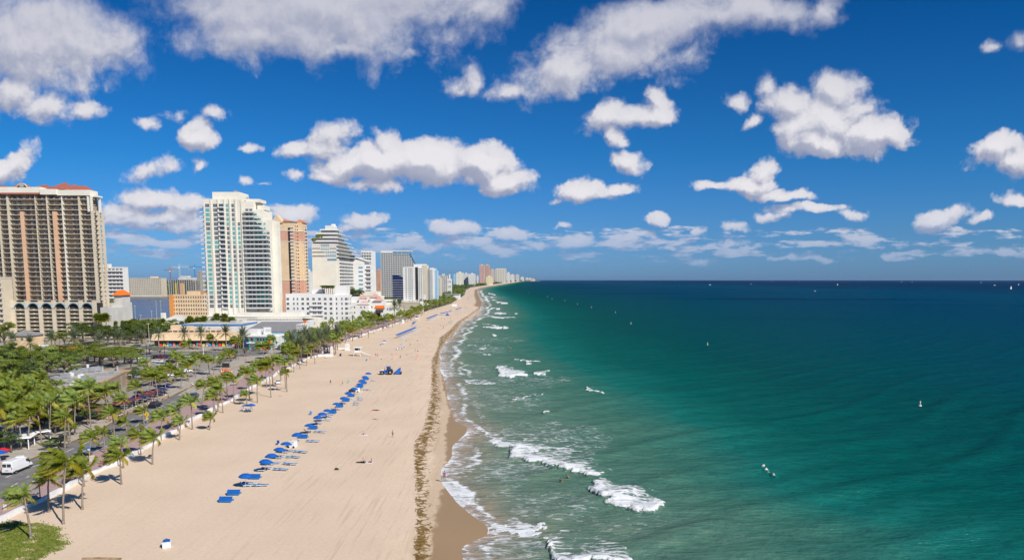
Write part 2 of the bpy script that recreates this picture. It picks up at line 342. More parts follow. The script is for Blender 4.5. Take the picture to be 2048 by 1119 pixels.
# breaking waves: leading edge line, trailing edge line (as read in the photo), strength
WAVES = [
 ([(958,850),(975,864),(990,880),(1005,893),(1030,908),(1060,916),(1095,922),(1110,931),(1150,943),(1190,949),(1225,952)],[(958,847),(1000,852),(1040,857),(1080,862),(1120,870),(1150,880),(1170,893),(1190,905),(1210,925),(1225,948)],1.0,.75),
 ([(1180,975),(1190,985),(1205,995),(1225,1010),(1250,1020),(1275,1025),(1300,1024),(1315,1010)],[(1180,972),(1195,963),(1215,969),(1250,975),(1285,985),(1305,992),(1315,1004)],1.35,1.3),
 ([(989,1060),(1000,1070),(1020,1078),(1045,1077),(1072,1062)],[(989,1052),(1002,1035),(1020,1040),(1045,1046),(1072,1058)],1.3,1.2),
 ([(1070,1085),(1085,1098),(1100,1112),(1125,1125),(1260,1130)],[(1070,1080),(1100,1068),(1150,1060),(1200,1075),(1260,1110)],1.05,.8),
 ([(997,740),(1003,748),(1010,754),(1022,757),(1040,753),(1060,752)],[(997,730),(1005,729),(1020,732),(1040,740),(1060,750)],1.2,1.2),
 ([(1072,745),(1080,750),(1090,748),(1100,744)],[(1072,744),(1080,740),(1090,742),(1100,743)],1.3,1),
 ([(1028,721),(1050,724),(1078,722)],[(1028,718),(1050,721),(1078,721)],1.2,1),
 ([(1048,728),(1056,731),(1066,730)],[(1048,727),(1056,723),(1066,728)],1.2,1),
 ([(924,763),(945,769),(965,768),(1000,766)],[(924,760),(945,759),(970,760),(1000,765)],1.2,.9),
 ([(930,692),(960,693),(985,691)],[(930,687),(960,689),(985,690)],1.0,.8),
 ([(1093,825),(1100,828),(1110,826)],[(1093,823),(1100,818),(1110,825)],1.2,1),
 ([(1028,796),(1040,799),(1070,797),(1096,793)],[(1028,792),(1045,792),(1070,788),(1096,791)],.85,.7),
 ([(905,655),(920,658),(942,656)],[(905,653),(920,655),(942,655)],.9,.8),
 ([(966,648),(985,650),(1008,654),(1005,656)],[(966,645),(985,648),(1008,652),(1006,654)],1.0,.8),
 ([(968,655),(990,657),(1006,656)],[(968,652),(990,653),(1006,653)],1.2,1),
 ([(981,635),(1005,636),(1030,635)],[(981,631),(1005,634),(1030,634)],1.1,1),
 ([(986,670),(992,673),(1000,671)],[(986,667),(992,669),(1000,670)],1.1,1),
 ([(988,627),(1000,628),(1012,627)],[(988,625),(1000,623),(1012,626)],1.1,1),
 ([(992,604),(1005,607),(1020,606)],[(992,602),(1005,603),(1020,605)],1.1,1),
 ([(983,616),(995,618),(1005,617)],[(983,614),(995,615),(1005,616)],1,1),
 ([(965,592),(978,594),(992,595)],[(965,590),(978,592),(992,594)],.9,1),
 ([(968,599),(985,600),(995,600)],[(968,597),(985,598),(995,599)],.8,1),
 ([(976,587),(985,589),(990,590)],[(976,585),(985,586),(990,588)],1,1),
 ([(960,698),(966,701),(975,699)],[(960,696),(966,696),(975,698)],1,1),
 ([(970,709),(974,712),(980,711)],[(970,708),(974,708),(980,710)],1,1),
 ([(1008,655),(1011,657),(1020,656)],[(1008,652),(1011,652),(1020,655)],1,1),
 ([(1030,627),(1033,629),(1036,627)],[(1030,625),(1033,624),(1036,626)],1,1),
 ([(1176,779),(1190,782),(1205,785)],[(1176,777),(1190,780),(1205,784)],1.0,1),
 ([(1522,941),(1535,944),(1550,949)],[(1522,939),(1535,942),(1550,947)],1.0,1),
]
LACES = [(1080,880,170,45,.30),(1100,1010,110,40,.30),(1250,1050,120,30,.18),(1010,800,110,28,.26),(1050,760,120,16,.25),(960,790,60,30,.25),(1030,930,120,22,.28),(1000,960,60,40,.30),(960,700,70,10,.25),(990,680,90,8,.2),(950,740,50,14,.2),(1160,900,70,16,.25),(1010,1095,90,40,.35),(975,625,60,8,.2),(975,595,50,6,.25),(1330,985,60,10,.16),(1080,1080,60,20,.2)]
for fr, bk, st, hard in WAVES:
    fx = np.array([p[0] for p in fr]); fy = np.array([p[1] for p in fr]); bx = np.array([p[0] for p in bk]); by = np.array([p[1] for p in bk])
    o_ = np.argsort(fx); fx, fy = fx[o_], fy[o_]; o_ = np.argsort(bx); bx, by = bx[o_], by[o_]
    if fx[0] == fx[-1]: continue
    yf = np.interp(PXs, fx, fy); yb = np.interp(PXs, bx, by)
    tt = (PYs - yb) / np.maximum(yf - yb, .6)
    ins = (PXs > min(fx[0], bx[0])) & (PXs < max(fx[-1], bx[-1])) & (tt > 0) & (tt < 1.06)
    f = np.where(ins, min(st, 1.1) * ((.40 if hard < 1 else .56) + .40 * np.clip(tt, 0, 1) ** (1.1 / hard) + .42 * np.clip((tt - .72) / .28, 0, 1)), 0)
    foam = np.maximum(foam, f)
for cx, cy, rx, ry, st in LACES:
    q = ((PXs - cx) / rx) ** 2 + ((PYs - cy) / ry) ** 2
    lace = np.maximum(lace, .82 * st * np.clip(1 - q, 0, 1) ** .6 * 1.3)
# swash: lacy foam that runs up the sand, an irregular fringe
def n1d(y, seed, f0, oc=5):
    rs = np.random.default_rng(seed); out = 0; am = 1; tot = 0
    for o in range(oc):
        P_ = rs.uniform(-1, 1, 4096); q = y * f0 * 2 ** o; i = np.floor(q).astype(int); t_ = q - i; t_ = t_ * t_ * (3 - 2 * t_)
        out = out + am * (P_[i % 4096] * (1 - t_) + P_[(i + 1) % 4096] * t_); tot += am; am *= .62
    return out / tot
wd = np.interp(RY, [60, 105, 112, 125, 140, 160, 180, 220, 300, 420, 700, 1200, 5000], [8, 4.5, 6, 11, 9, 3.5, 6, 7, 9, 9, 11, 12, 14])
r0 = (-2.0 + 2.6 * n1d(RY, 1, .09))[:, None]; r1 = (wd * (.62 + .55 * n1d(RY, 2, .06)))[:, None]; g1 = np.clip(.5 + 1.5 * n1d(RY, 3, .05), .12, 1)[:, None]; g2 = np.clip(.45 + 1.5 * n1d(RY, 4, .07), 0, 1)[:, None]; r2 = (wd * (.9 + .6 * n1d(RY, 5, .05)))[:, None]
sfar = np.clip(2.2 - Ys / 1800, .6, 1)
inner = (d > r0) * np.clip((r1 - d) / np.maximum(r1 - r0, 1) , 0, 1) ** .35
swash = inner * (.46 + .30 * g1) + .40 * g1 * np.exp(-((d - r0 - .45) / .5) ** 2) * (d > r0) + .75 * g2 * np.exp(-((d - r1) / 1.0) ** 2)
swash = swash + inner * .42 * np.exp(-((Ys - 122) / 24) ** 2) * (d > r0)
swash = np.maximum(swash, (Ys > 175) * (.85 + .35 * (Ys > 320)) * np.clip(g1, .62, 1) * np.exp(-((d - r2) / (1.1 + Ys / 600)) ** 2))
foam = np.maximum(foam, swash * sfar)
near = np.clip(1.3 - Ys / 700, 0, 1)
ph = (Xs * .62 - Ys * .79)
sw1 = np.sin(2 * np.pi * ph / 21 + 1.3 * np.sin(Xs * .05) + .8 * np.sin(Ys * .031)); crest = np.clip(sw1, -.4, 1) ** 3
sw2 = np.sin(2 * np.pi * (Xs * .35 - Ys * .94) / 9.3 + 1.7 * np.sin(Xs * .11 + Ys * .05))
amp = np.clip(d / 30, 0.0, 1) * near
Zs = SEA + amp * (.42 * crest + .13 * sw2) + .55 * np.clip(foam, 0, 1.1) ** 2 * np.clip(d / 8 - .6, 0, 1) * np.clip(3 - Ys / 300, .3, 1)
depth = np.log1p(np.maximum(d, 0) / 10) / np.log1p(10000 / 10)

def sea_material():
    m = bpy.data.materials.new('sea_water'); m.use_nodes = True; nt = m.node_tree; nt.nodes.clear(); k = N(nt)
    tc = k.new('TexCoord'); ob = tc.outputs['Object']
    A = lambda n: k.new('Attribute', attribute_name=n).outputs['Fac']
    dp = A('depth'); fo = A('foam'); la = A('lace')
    big = k.noise(ob, .018, 5, .55); big2 = k.noise(k.v('MULTIPLY', ob, (.4, 1, 1)), .0035, 5, .55)
    amt = k.ss(dp, .15, .45, .05, .085)
    f = k.m('ADD', dp, k.m('MULTIPLY', k.m('SUBTRACT', big, .5), amt))
    f = k.m('ADD', f, k.m('MULTIPLY', k.m('SUBTRACT', big2, .5), k.ss(dp, .3, .6, 0, .12)))
    c = k.ramp(f, [(0, (.36, .285, .215)), (.035, (.25, .235, .165)), (.10, (.13, .20, .14)), (.19, (.078, .172, .122)), (.24, (.046, .152, .108)), (.285, (.006, .128, .105)), (.325, (.001, .088, .074)),
                   (.385, (.0005, .062, .062)), (.48, (.001, .053, .078)), (.59, (.001, .044, .092)), (.70, (.001, .050, .105)), (.82, (.001, .028, .078)), (1.0, (.001, .028, .082))])
    # large patches of darker navy colour, only well offshore
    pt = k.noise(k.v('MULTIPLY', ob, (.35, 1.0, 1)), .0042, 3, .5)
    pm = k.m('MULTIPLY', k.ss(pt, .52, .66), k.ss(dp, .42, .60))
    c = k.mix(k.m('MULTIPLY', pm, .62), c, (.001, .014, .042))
    # light stirred-up streaks near shore
    st = k.noise(k.v('MULTIPLY', ob, (.06, .25, 1)), 1, 6, .65)
    c = k.mix(k.m('MULTIPLY', k.ss(st, .5, .75), k.ss(dp, .30, .12, 0, .30)), c, (.17, .22, .17))
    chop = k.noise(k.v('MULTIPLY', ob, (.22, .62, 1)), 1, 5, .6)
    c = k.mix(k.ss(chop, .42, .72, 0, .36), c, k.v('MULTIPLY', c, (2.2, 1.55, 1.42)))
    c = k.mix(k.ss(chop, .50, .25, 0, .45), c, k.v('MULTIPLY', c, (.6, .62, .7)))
    # foam
    v1 = k.v('MULTIPLY', ob, (.34, .80, 1))
    warp = k.new('TexNoise', {'Vector': v1, 'Scale': .8, 'Detail': 4}).outputs[1]
    vv = k.v('MULTIPLY_ADD', warp, (1.9, 1.9, 1)); k.set(vv.node.inputs[2], v1)
    vo = k.new('TexVoronoi', {'Vector': vv, 'Scale': .8}, feature='DISTANCE_TO_EDGE'); 
    net = k.ss(vo.outputs['Distance'], .22, .0)
    fn = k.noise(vv, 1.9, 7, .72)
    patch = k.noise(ob, .16, 5, .6)
    fd = k.m('MULTIPLY_ADD', k.m('SUBTRACT', fn, .5), 2.1, k.m('MULTIPLY', net, .30))
    fd = k.m('MULTIPLY_ADD', k.m('SUBTRACT', patch, .5), 1.0, fd)
    fmask = k.m('MULTIPLY', k.ss(k.m('ADD', fd, fo), .66, 1.02), k.ss(fo, .04, .25))
    lm = k.m('MULTIPLY', k.ss(k.m('ADD', fd, la), .42, .80), k.m('MULTIPLY', k.ss(la, 0, .22), .52))
    wc = k.m('MULTIPLY', k.ss(k.noise(k.v('MULTIPLY', ob, (.05, .10, 1)), 1, 8, .62), .757, .79), .55)   # stray whitecaps
    fm = k.m('MAXIMUM', k.m('MAXIMUM', fmask, lm), k.m('MULTIPLY', wc, k.ss(dp, .1, .3)))
    c = k.mix(fm, c, (.80, .81, .80))
    rip = k.noise(k.v('MULTIPLY', ob, (.8, 1.2, 1)), 1.0, 7, .62)
    bmp = k.new('Bump', {'Height': k.m('ADD', k.m('MULTIPLY', chop, .9), k.m('MULTIPLY', rip, .35)), 'Strength': .85, 'Distance': 1.0})
    bf = k.new('Bump', {'Height': k.m('MULTIPLY', fn, fm), 'Strength': .55, 'Distance': .5}); k.l.new(bmp.outputs[0], bf.inputs['Normal'])
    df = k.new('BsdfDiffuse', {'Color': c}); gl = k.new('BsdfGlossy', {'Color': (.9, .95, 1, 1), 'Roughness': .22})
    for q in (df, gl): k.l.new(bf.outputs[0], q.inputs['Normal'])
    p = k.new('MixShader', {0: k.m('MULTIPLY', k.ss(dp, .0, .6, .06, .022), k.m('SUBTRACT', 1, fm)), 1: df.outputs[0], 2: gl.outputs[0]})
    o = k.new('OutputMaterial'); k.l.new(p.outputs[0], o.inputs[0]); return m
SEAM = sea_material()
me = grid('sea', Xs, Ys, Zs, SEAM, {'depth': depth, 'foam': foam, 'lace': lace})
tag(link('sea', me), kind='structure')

# beach
tb = np.linspace(0, 1, 190)
RB = RY[RY < 31000]
xa = xw(RB)[:, None]; xb = xs(RB)[:, None] + 10
Xb = xa + (xb - xa) * tb[None, :]; Yb = np.repeat(RB[:, None], len(tb), 1)
db = Xb - xs(Yb)
Zb = np.where(db > -12, -(db + 12) * .045, 0.0) + .0
Zb = np.clip(Zb, -2, 0)
wet = Xb - np.interp(Yb, wetY, wetX - 0.0)
wet = np.where(Yb > wetY[-1], db + 10, wet)
wc_ = (np.interp(Yb, wlY, wlX) + np.interp(Yb, wrY, wrX)) / 2; ww = np.maximum((np.interp(Yb, wrY, wrX) - np.interp(Yb, wlY, wlX)) / 2, .9)
wq = (Xb - wc_) / ww
weed = np.where(wq < 0, np.clip(1.25 - np.abs(wq) ** 3 * .9, -1, 1), np.clip(1.1 - np.abs(wq) * .75, -1, 1)) * np.clip(1.6 - Yb / 900, 0, 1)
def sand_material():
    m = bpy.data.materials.new('sand'); m.use_nodes = True; nt = m.node_tree; nt.nodes.clear(); k = N(nt)
    tc = k.new('TexCoord'); ob = tc.outputs['Object']
    A = lambda n: k.new('Attribute', attribute_name=n).outputs['Fac']
    wt, wd_, dd = A('wet'), A('weed'), A('dist')
    n1 = k.noise(ob, .05, 5, .55); n2 = k.noise(ob, 1.6, 5, .65); n3 = k.noise(k.v('MULTIPLY', ob, (1.4, .06, 1)), 1, 5, .6)
    c = k.mix(k.ss(n1, .3, .7), (.675, .52, .372), (.735, .575, .42))
    c = k.mix(k.ss(n2, .35, .7, 0, .36), c, (.56, .43, .31))
    trk = k.ss(n3, .53, .66, 0, .34)                              # tyre and rake lines along the beach
    c = k.mix(k.m('MULTIPLY', trk, k.ss(dd, -40, -22, .25, 1)), c, (.43, .315, .21))
    # foot-trodden, darker band by the weed
    fp = k.noise(ob, .9, 6, .7)
    c = k.mix(k.m('MULTIPLY', k.ss(fp, .5, .7), k.ss(wd_, -1.0, .4, 0, .45)), c, (.42, .30, .19))
    # damp then wet sand
    wn = k.noise(k.v('MULTIPLY', ob, (.5, .28, 1)), 1, 3, .5)
    w1 = k.m('ADD', wt, k.m('MULTIPLY', k.m('SUBTRACT', wn, .5), 3.2))
    c = k.mix(k.ss(w1, -3.6, -1.6, 0, .42), c, (.43, .31, .185))
    wetm = k.ss(w1, -.5, .35)
    c = k.mix(k.m('MULTIPLY', wetm, .88), c, (.30, .195, .10))
    # weed
    wv = k.new('TexNoise', {'Vector': ob, 'Scale': 1.1, 'Detail': 5}).outputs[1]
    wp = k.v('MULTIPLY_ADD', wv, (2.2, 2.2, 1)); k.set(wp.node.inputs[2], ob)
    wn2 = k.noise(k.v('MULTIPLY', wp, (.6, .42, 1)), 1.0, 6, .62)
    vo = k.new('TexVoronoi', {'Vector': wp, 'Scale': .55}, feature='DISTANCE_TO_EDGE')
    wdn = k.m('MULTIPLY_ADD', k.ss(vo.outputs['Distance'], .14, .0), .30, wn2)
    wm = k.ss(k.m('MULTIPLY_ADD', wd_, .36, wdn), .81, .92)
    wc = k.mix(k.ss(n2, .35, .6), (.135, .080, .022), (.25, .158, .052))
    c = k.mix(wm, c, wc)
    p = k.new('BsdfPrincipled', {'Base Color': c, 'Roughness': k.m('MULTIPLY_ADD', wetm, -.3, .9), 'Specular IOR Level': k.m('MULTIPLY_ADD', wetm, .05, .15)})
    hgt = k.m('MULTIPLY_ADD', wm, 1.2, k.m('MULTIPLY_ADD', n2, .5, k.m('MULTIPLY', n3, .5)))
    hgt = k.m('MULTIPLY', hgt, k.m('MULTIPLY_ADD', wetm, -.85, 1))
    b = k.new('Bump', {'Height': hgt, 'Strength': .22, 'Distance': .25}); k.l.new(b.outputs[0], p.inputs['Normal'])
    o = k.new('OutputMaterial'); k.l.new(p.outputs[0], o.inputs[0]); return m
SAND = sand_material()
me = grid('beach', Xb, Yb, Zb, SAND, {'wet': wet, 'weed': weed, 'dist': db})
tag(link('beach', me), kind='structure')

# ground inland: one sheet from the beach to the horizon
tg = np.concatenate([[0], np.geomspace(.004, 1, 40)])
RG = RY[::3]
xe = np.where(RG < 31000, xw(RG) + 1.5, xs(RG) + 1)
Xg = xe[:, None] - (RG * 1.3 + 260)[:, None] * tg[None, :]; Yg = np.repeat(RG[:, None], len(tg), 1)
def ground_material():
    m = bpy.data.materials.new('urban_ground'); m.use_nodes = True; nt = m.node_tree; nt.nodes.clear(); k = N(nt)
    ob = k.new('TexCoord').outputs['Object']
    n1 = k.noise(ob, .035, 4, .6); n2 = k.noise(ob, .6, 5, .6)
    c = k.mix(k.ss(n1, .4, .6), (.36, .32, .265), (.43, .38, .305))
    c = k.mix(k.ss(n2, .4, .7, 0, .4), c, (.22, .20, .17))
    n3 = k.noise(ob, .012, 5, .6); y = k.new('SeparateXYZ', {0: ob}).outputs[1]
    c = k.mix(k.m('MULTIPLY', k.ss(n3, .42, .5), k.ss(y, 500, 900)), c, (.045, .075, .022))
    p = k.new('BsdfPrincipled', {'Base Color': c, 'Roughness': .9, 'Specular IOR Level': .2})
    o = k.new('OutputMaterial'); k.l.new(p.outputs[0], o.inputs[0]); return m
me = grid('ground', Xg, Yg, np.full_like(Xg, -.04), ground_material())
tag(link('ground', me), kind='structure')
# ------------------------------------------------------------------ materials
def leaf_mat(name, a, b, yel=None, trans=.35, rough=.55):
    m = bpy.data.materials.new(name); m.use_nodes = True; nt = m.node_tree; nt.nodes.clear(); k = N(nt)
    ob = k.new('TexCoord').outputs['Object']; rnd = k.new('ObjectInfo').outputs['Random']
    n = k.noise(ob, 1.3, 3, .6)
    c = k.mix(k.ss(n, .3, .7), a, b)
    if yel is not None:
        at = k.new('Attribute', attribute_name='age').outputs['Fac']
        c = k.mix(at, c, yel)
    c = k.new('HueSaturation', {'Hue': k.m('MULTIPLY_ADD', rnd, .03, .485), 'Saturation': k.m('MULTIPLY_ADD', rnd, -.2, 1.08), 'Value': k.m('MULTIPLY_ADD', rnd, .5, .78), 'Color': c}).outputs[0]
    p = k.new('BsdfPrincipled', {'Base Color': c, 'Roughness': rough, 'Specular IOR Level': .35})
    tr = k.new('BsdfTranslucent', {'Color': c}); mx = k.new('MixShader', {0: trans, 1: p.outputs[0], 2: tr.outputs[0]})
    o = k.new('OutputMaterial'); k.l.new(mx.outputs[0], o.inputs[0]); return m
M_COCO = leaf_mat('coconut_leaf', (.10, .155, .013), (.26, .30, .028), (.60, .41, .035))
M_DATE = leaf_mat('date_leaf', (.12, .15, .075), (.22, .25, .13), (.35, .27, .12))
M_BROAD = leaf_mat('broad_leaf', (.04, .075, .014), (.11, .155, .026), None, .25)
M_BROAD2 = leaf_mat('bright_leaf', (.11, .16, .014), (.24, .28, .030), None, .3)
M_GREY = leaf_mat('silver_leaf', (.16, .19, .13), (.26, .28, .20), None, .2)
M_TRUNK = mat('palm_bark', (.27, .215, .165), .9, .25, 3, bump=.5, stretch=(1, 1, 6))
M_BARK = mat('tree_bark', (.17, .135, .10), .95, .3, 2, bump=.5)
M_WHITE = mat('white_paint', (.78, .77, .74), .6, .05, .8)
M_WALLW = mat('white_plaster', (.74, .73, .71), .8, .10, .35, bump=.1)
M_STEEL = mat('grey_steel', (.42, .43, .44), .45, .08, 2, metal=.3)
M_DARK = mat('dark_metal', (.03, .032, .035), .5, .1, 2)
M_BLUE = mat('blue_canvas', (.004, .095, .385), .75, .14, 1.5)
M_BLUE2 = mat('light_blue_canvas', (.02, .21, .52), .7, .12, 1.5)
M_BLACK = mat('black_rubber', (.018, .018, .018), .85, .1, 3)
M_GLASSD = mat('dark_glass', (.020, .026, .034), .12, .2, .4, spec=.6)
M_CHROME = mat('alloy', (.45, .45, .46), .35, .05, 2, metal=.7)

# ------------------------------------------------------------------ palms and trees
def frond(V, Fc, A, org, az, el, ln, wind, grav, rs, nl=15, lw=.06, ll=.62, age=0.0, droop=.9, wl=.5):
    p = Vector(org); dr = Vector((math.cos(az) * math.cos(el) - wind * .42, math.sin(az) * math.cos(el), math.sin(el))).normalized()
    n = 9; pts = [p.copy()]; step = ln / n
    for i in range(n):
        dr = (dr + Vector((-wind * (.5 + i / n), wind * .12, 0)) * step + Vector((0, 0, -grav * (.3 + 1.1 * i / n) * step))).normalized()
        p = p + dr * step; pts.append(p.copy())
    def at(t):
        x = t * n; i = min(int(x), n - 1); return pts[i].lerp(pts[i + 1], x - i), (pts[i + 1] - pts[i]).normalized()
    b = len(V)
    for i, q in enumerate(pts):                                  # midrib
        w = .035 * (1 - .8 * i / n); V.append((q.x, q.y - w, q.z)); V.append((q.x, q.y + w, q.z)); A += [age] * 2
    for i in range(n): Fc.append((b + 2 * i, b + 2 * i + 1, b + 2 * i + 3, b + 2 * i + 2))
    for j in range(nl):
        t = .12 + .88 * (j + .5) / nl
        q, tg = at(t); side = tg.cross(Vector((0, 0, 1)))
        if side.length < .1: side = Vector((0, 1, 0))
        side.normalize(); L_ = ll * (math.sin(math.pi * (.15 + .80 * t)) * .9 + .15) * rs.uniform(.85, 1.15)
        for sg in (-1, 1):
            dl = (side * sg + tg * .75 + Vector((-wind * wl, 0, -droop * rs.uniform(.6, 1.2)))).normalized()
            up = Vector((0, 0, 1)) * lw * .3
            e0 = q + tg * lw * 1.4; e1 = q - tg * lw * 1.4; mid = q + dl * L_ * .55 ; tip = q + dl * L_ + Vector((0, 0, -.22 * L_ * droop))
            b = len(V)
            V += [tuple(e1), tuple(e0), tuple(mid + tg * lw), tuple(mid - tg * lw), tuple(tip)]; A += [age] * 5
            Fc.append((b, b + 1, b + 2, b + 3)); Fc.append((b + 3, b + 2, b + 4, b + 4))
def crown_mesh(name, kind, seed, m):
    rs = random.Random(seed); V, Fc, A = [], [], []
    if kind == 'coco':
        nf = 26
        for i in range(nf):
            az = i * 2.399 + rs.uniform(-.3, .3); k = i / nf
            el = math.radians(80 - 108 * k ** .9) + rs.uniform(-.12, .12)
            age = 0 if k < .60 else min(1, (k - .60) * 2.2 * rs.uniform(.2, 1.25))
            frond(V, Fc, A, (0, 0, 0), az, el, rs.uniform(2.5, 3.2), rs.uniform(.55, .95), .20 + .18 * k, rs, age=age, droop=.8, ll=.78, lw=.075, nl=18, wl=.9)
    elif kind == 'date':
        for i in range(52):
            az = i * 2.399; k = i / 52; el = math.radians(85 - 118 * k)
            frond(V, Fc, A, (0, 0, 0), az, el, rs.uniform(3.0, 3.5), .02, .20 + .05 * k, rs, age=(0 if k < .8 else .8), droop=.1, ll=.42, lw=.05, nl=16, wl=0)
    elif kind == 'sabal':
        for i in range(34):
            az = i * 2.399; k = i / 34; el = math.radians(80 - 140 * k)
            frond(V, Fc, A, (0, 0, 0), az, el, rs.uniform(1.3, 1.7), .05, .12, rs, age=(0 if k < .85 else .6), droop=.35, ll=.75, lw=.09, nl=7, wl=.1)
    me = np_quads(name, V, Fc, m, A); return me
def np_quads(name, V, Fc, m, A=None):
    me = bpy.data.meshes.new(name)
    F2 = [tuple(dict.fromkeys(f)) for f in Fc]
    me.from_pydata(V, [], F2); me.materials.append(m)
    if A is not None:
        at = me.attributes.new('age', 'FLOAT', 'POINT'); at.data.foreach_set('value', A)
    me.update(); return me
def trunk_mesh(name, h, r0, r1, bend, m, seed):
    rs = random.Random(seed); mb = MB(); pts = []
    for i in range(9):
        t = i / 8; pts.append((bend[0] * t ** 1.6 + rs.uniform(-.03, .03), bend[1] * t ** 1.6 + rs.uniform(-.03, .03), h * t))
    mb.tube(pts, r0, 8, 0, r1)
    mb.cone(0, 0, -.1, .35, r0 * 1.6, r0 * 1.02, 8)
    return mb.mesh(name, m, True)
PALM = {}
for kd, m_, h_, r_ in (('coco', M_COCO, 6.0, (.17, .11)), ('date', M_DATE, 7.0, (.30, .26)), ('sabal', M_COCO, 7.5, (.2, .17))):
    for v in range(6 if kd == 'coco' else 3):
        bend = {0: (-.1, 0), 1: (.5, .3), 2: (-.6, .1), 3: (.2, -.4), 4: (-.3, .5), 5: (.9, 0)}[v] if kd == 'coco' else (0.05 * v, 0)
        PALM[kd, v] = (trunk_mesh('trunk', h_, r_[0], r_[1], bend, M_TRUNK, v), crown_mesh('crown', kd, 11 + v * 7, m_), bend, h_)
def palm(kind, x, y, h, label, group, rs, cs=1.0, var=None, cat='palm tree', z=0.0):
    v = rs.randrange(6 if kind == 'coco' else 3) if var is None else var
    tm, cm, bend, h0 = PALM[kind, v]
    nm = {'coco': 'coconut_palm', 'date': 'date_palm', 'sabal': 'cabbage_palm'}[kind]
    r = empty(nm, (x, y, z)); rz = rs.uniform(-.35, .35) if kind == 'coco' else rs.uniform(0, 6.28)
    r.rotation_euler = (0, 0, rz)
    t = link('trunk', tm, r); t.scale = (1, 1, h / h0)
    c = link('crown', cm, r, (bend[0], bend[1], h - .05)); c.scale = (cs, cs, cs); c.rotation_euler = (0, 0, rs.uniform(-.3, .3) if kind == 'coco' else 0)
    tag(r, label, cat, group); return r
TREE = {}
def tree_meshes(v, m, wide, seed, nleaf=3600):
    rs = np.random.default_rng(seed); mb = MB(); R_ = random.Random(seed)
    mb.tube([(0, 0, -.1), (.05, .05, .8), (.1, 0, 1.6)], .16, 7, 0, .11)
    cl = []
    for i in range(11):
        a = i * 2.4 + R_.uniform(-.4, .4); rr = R_.uniform(.25, 1.0) ** .7 * wide; zz = 2.0 + R_.uniform(0, 1) * (1.0 if wide > 1.6 else 1.7) + (.6 - rr / wide * .6)
        e = (rr * math.cos(a), rr * math.sin(a), zz)
        mb.tube([(.1, 0, 1.45), (e[0] * .4, e[1] * .4, 1.4 + (zz - 1.4) * .55), (e[0] * .9, e[1] * .9, zz)], .07, 5, 0, .02)
        cl.append((*e, R_.uniform(.45, .85) * (1.1 if wide > 1.6 else .9)))
    cl = np.array(cl); n = nleaf; ci = rs.integers(0, len(cl), n)
    dirv = rs.normal(size=(n, 3)); dirv /= np.linalg.norm(dirv, axis=1)[:, None]; dirv[:, 2] = np.where(dirv[:, 2] < -.35, -dirv[:, 2] * .6, dirv[:, 2])
    rad = cl[ci, 3] * rs.uniform(.55, 1.12, n) 
    P = cl[ci, :3] + dirv * rad[:, None] * np.array([1.1, 1.1, .62])
    nrm = dirv + rs.normal(size=(n, 3)) * .55; nrm /= np.linalg.norm(nrm, axis=1)[:, None]
    a = np.cross(nrm, rs.normal(size=(n, 3))); a /= np.linalg.norm(a, axis=1)[:, None]; b = np.cross(nrm, a)
    s = rs.uniform(.045, .11, n)[:, None]
    Q = np.stack([P - a * s, P - b * s * .6, P + a * s, P + b * s * .6], 1).reshape(-1, 3)
    Fq = np.arange(4 * n).reshape(n, 4)
    return mb.mesh('trunk', M_BARK, True), np_mesh('crown', Q, Fq, [m])
for v, (m_, wd_) in enumerate(((M_BROAD, 1.3), (M_BROAD, 2.0), (M_BROAD2, 1.4), (M_BROAD2, 2.1), (M_GREY, 1.7))):
    TREE[v] = tree_meshes(v, m_, wd_, 31 + v)
def tree(v, x, y, h, label, group, rs, name='leafy_tree', cat='tree', w=1.0, z=0.0):
    r = empty(name, (x, y, z), rs.uniform(0, 6.28)); s = h / 3.6
    t = link('trunk', TREE[v][0], r); c = link('crown', TREE[v][1], r)
    t.scale = c.scale = (s * w, s * w, s)
    tag(r, label, cat, group); return r

RS = random.Random(5)
# coconut palms read one by one: base px, base py, crown py, crown size
near = [(62,1076,990,.95),(98,1023,957,1.0),(127,1047,922,1.35),(165,1018,936,1.05),(168,972,925,.9),(243,968,908,1.0),(247,935,884,.95),(305,928,873,1.0),(282,909,868,.95),
 (179,920,874,.9),(210,905,862,.8),(322,880,832,1.0),(359,879,840,.8),(419,859,832,.75),(385,858,800,1.15),(357,861,820,1.0),(427,834,790,1.0),(436,821,763,1.05),(446,825,775,1.0),(468,805,754,1.1),(455,794,752,.9),
 (494,809,786,.75),(499,799,742,1.1),(515,805,758,1.1),(542,794,728,1.2),(546,770,722,1.1),(574,783,742,.9),(571,777,722,1.1),(588,744,716,.9),(613,731,702,.9),(630,727,694,.9),
 (504,781,742,.9),(533,775,735,1.0),(562,760,716,1.0),(600,737,705,1.0)]
near = sorted([(G(a, b), c, s) for a, b, c, s in near], key=lambda q: q[0][1])
for i, ((x, y), cpy, s) in enumerate(near):
    h = max(2.6, ZA(cpy, y) - .2)
    lb = {0: 'small leaning coconut palm growing in the grass patch at the lower left',
          1: 'tallest coconut palm with a thick pale trunk beside the grass patch'}.get(i) or f'coconut palm on the sand side of the white wall, {ordn(i + 1)} from the front'
    palm('coco', x, y, h, lb, 'coconut palms on the beach side of the promenade', RS, s, var=(2 if i == 0 else None))
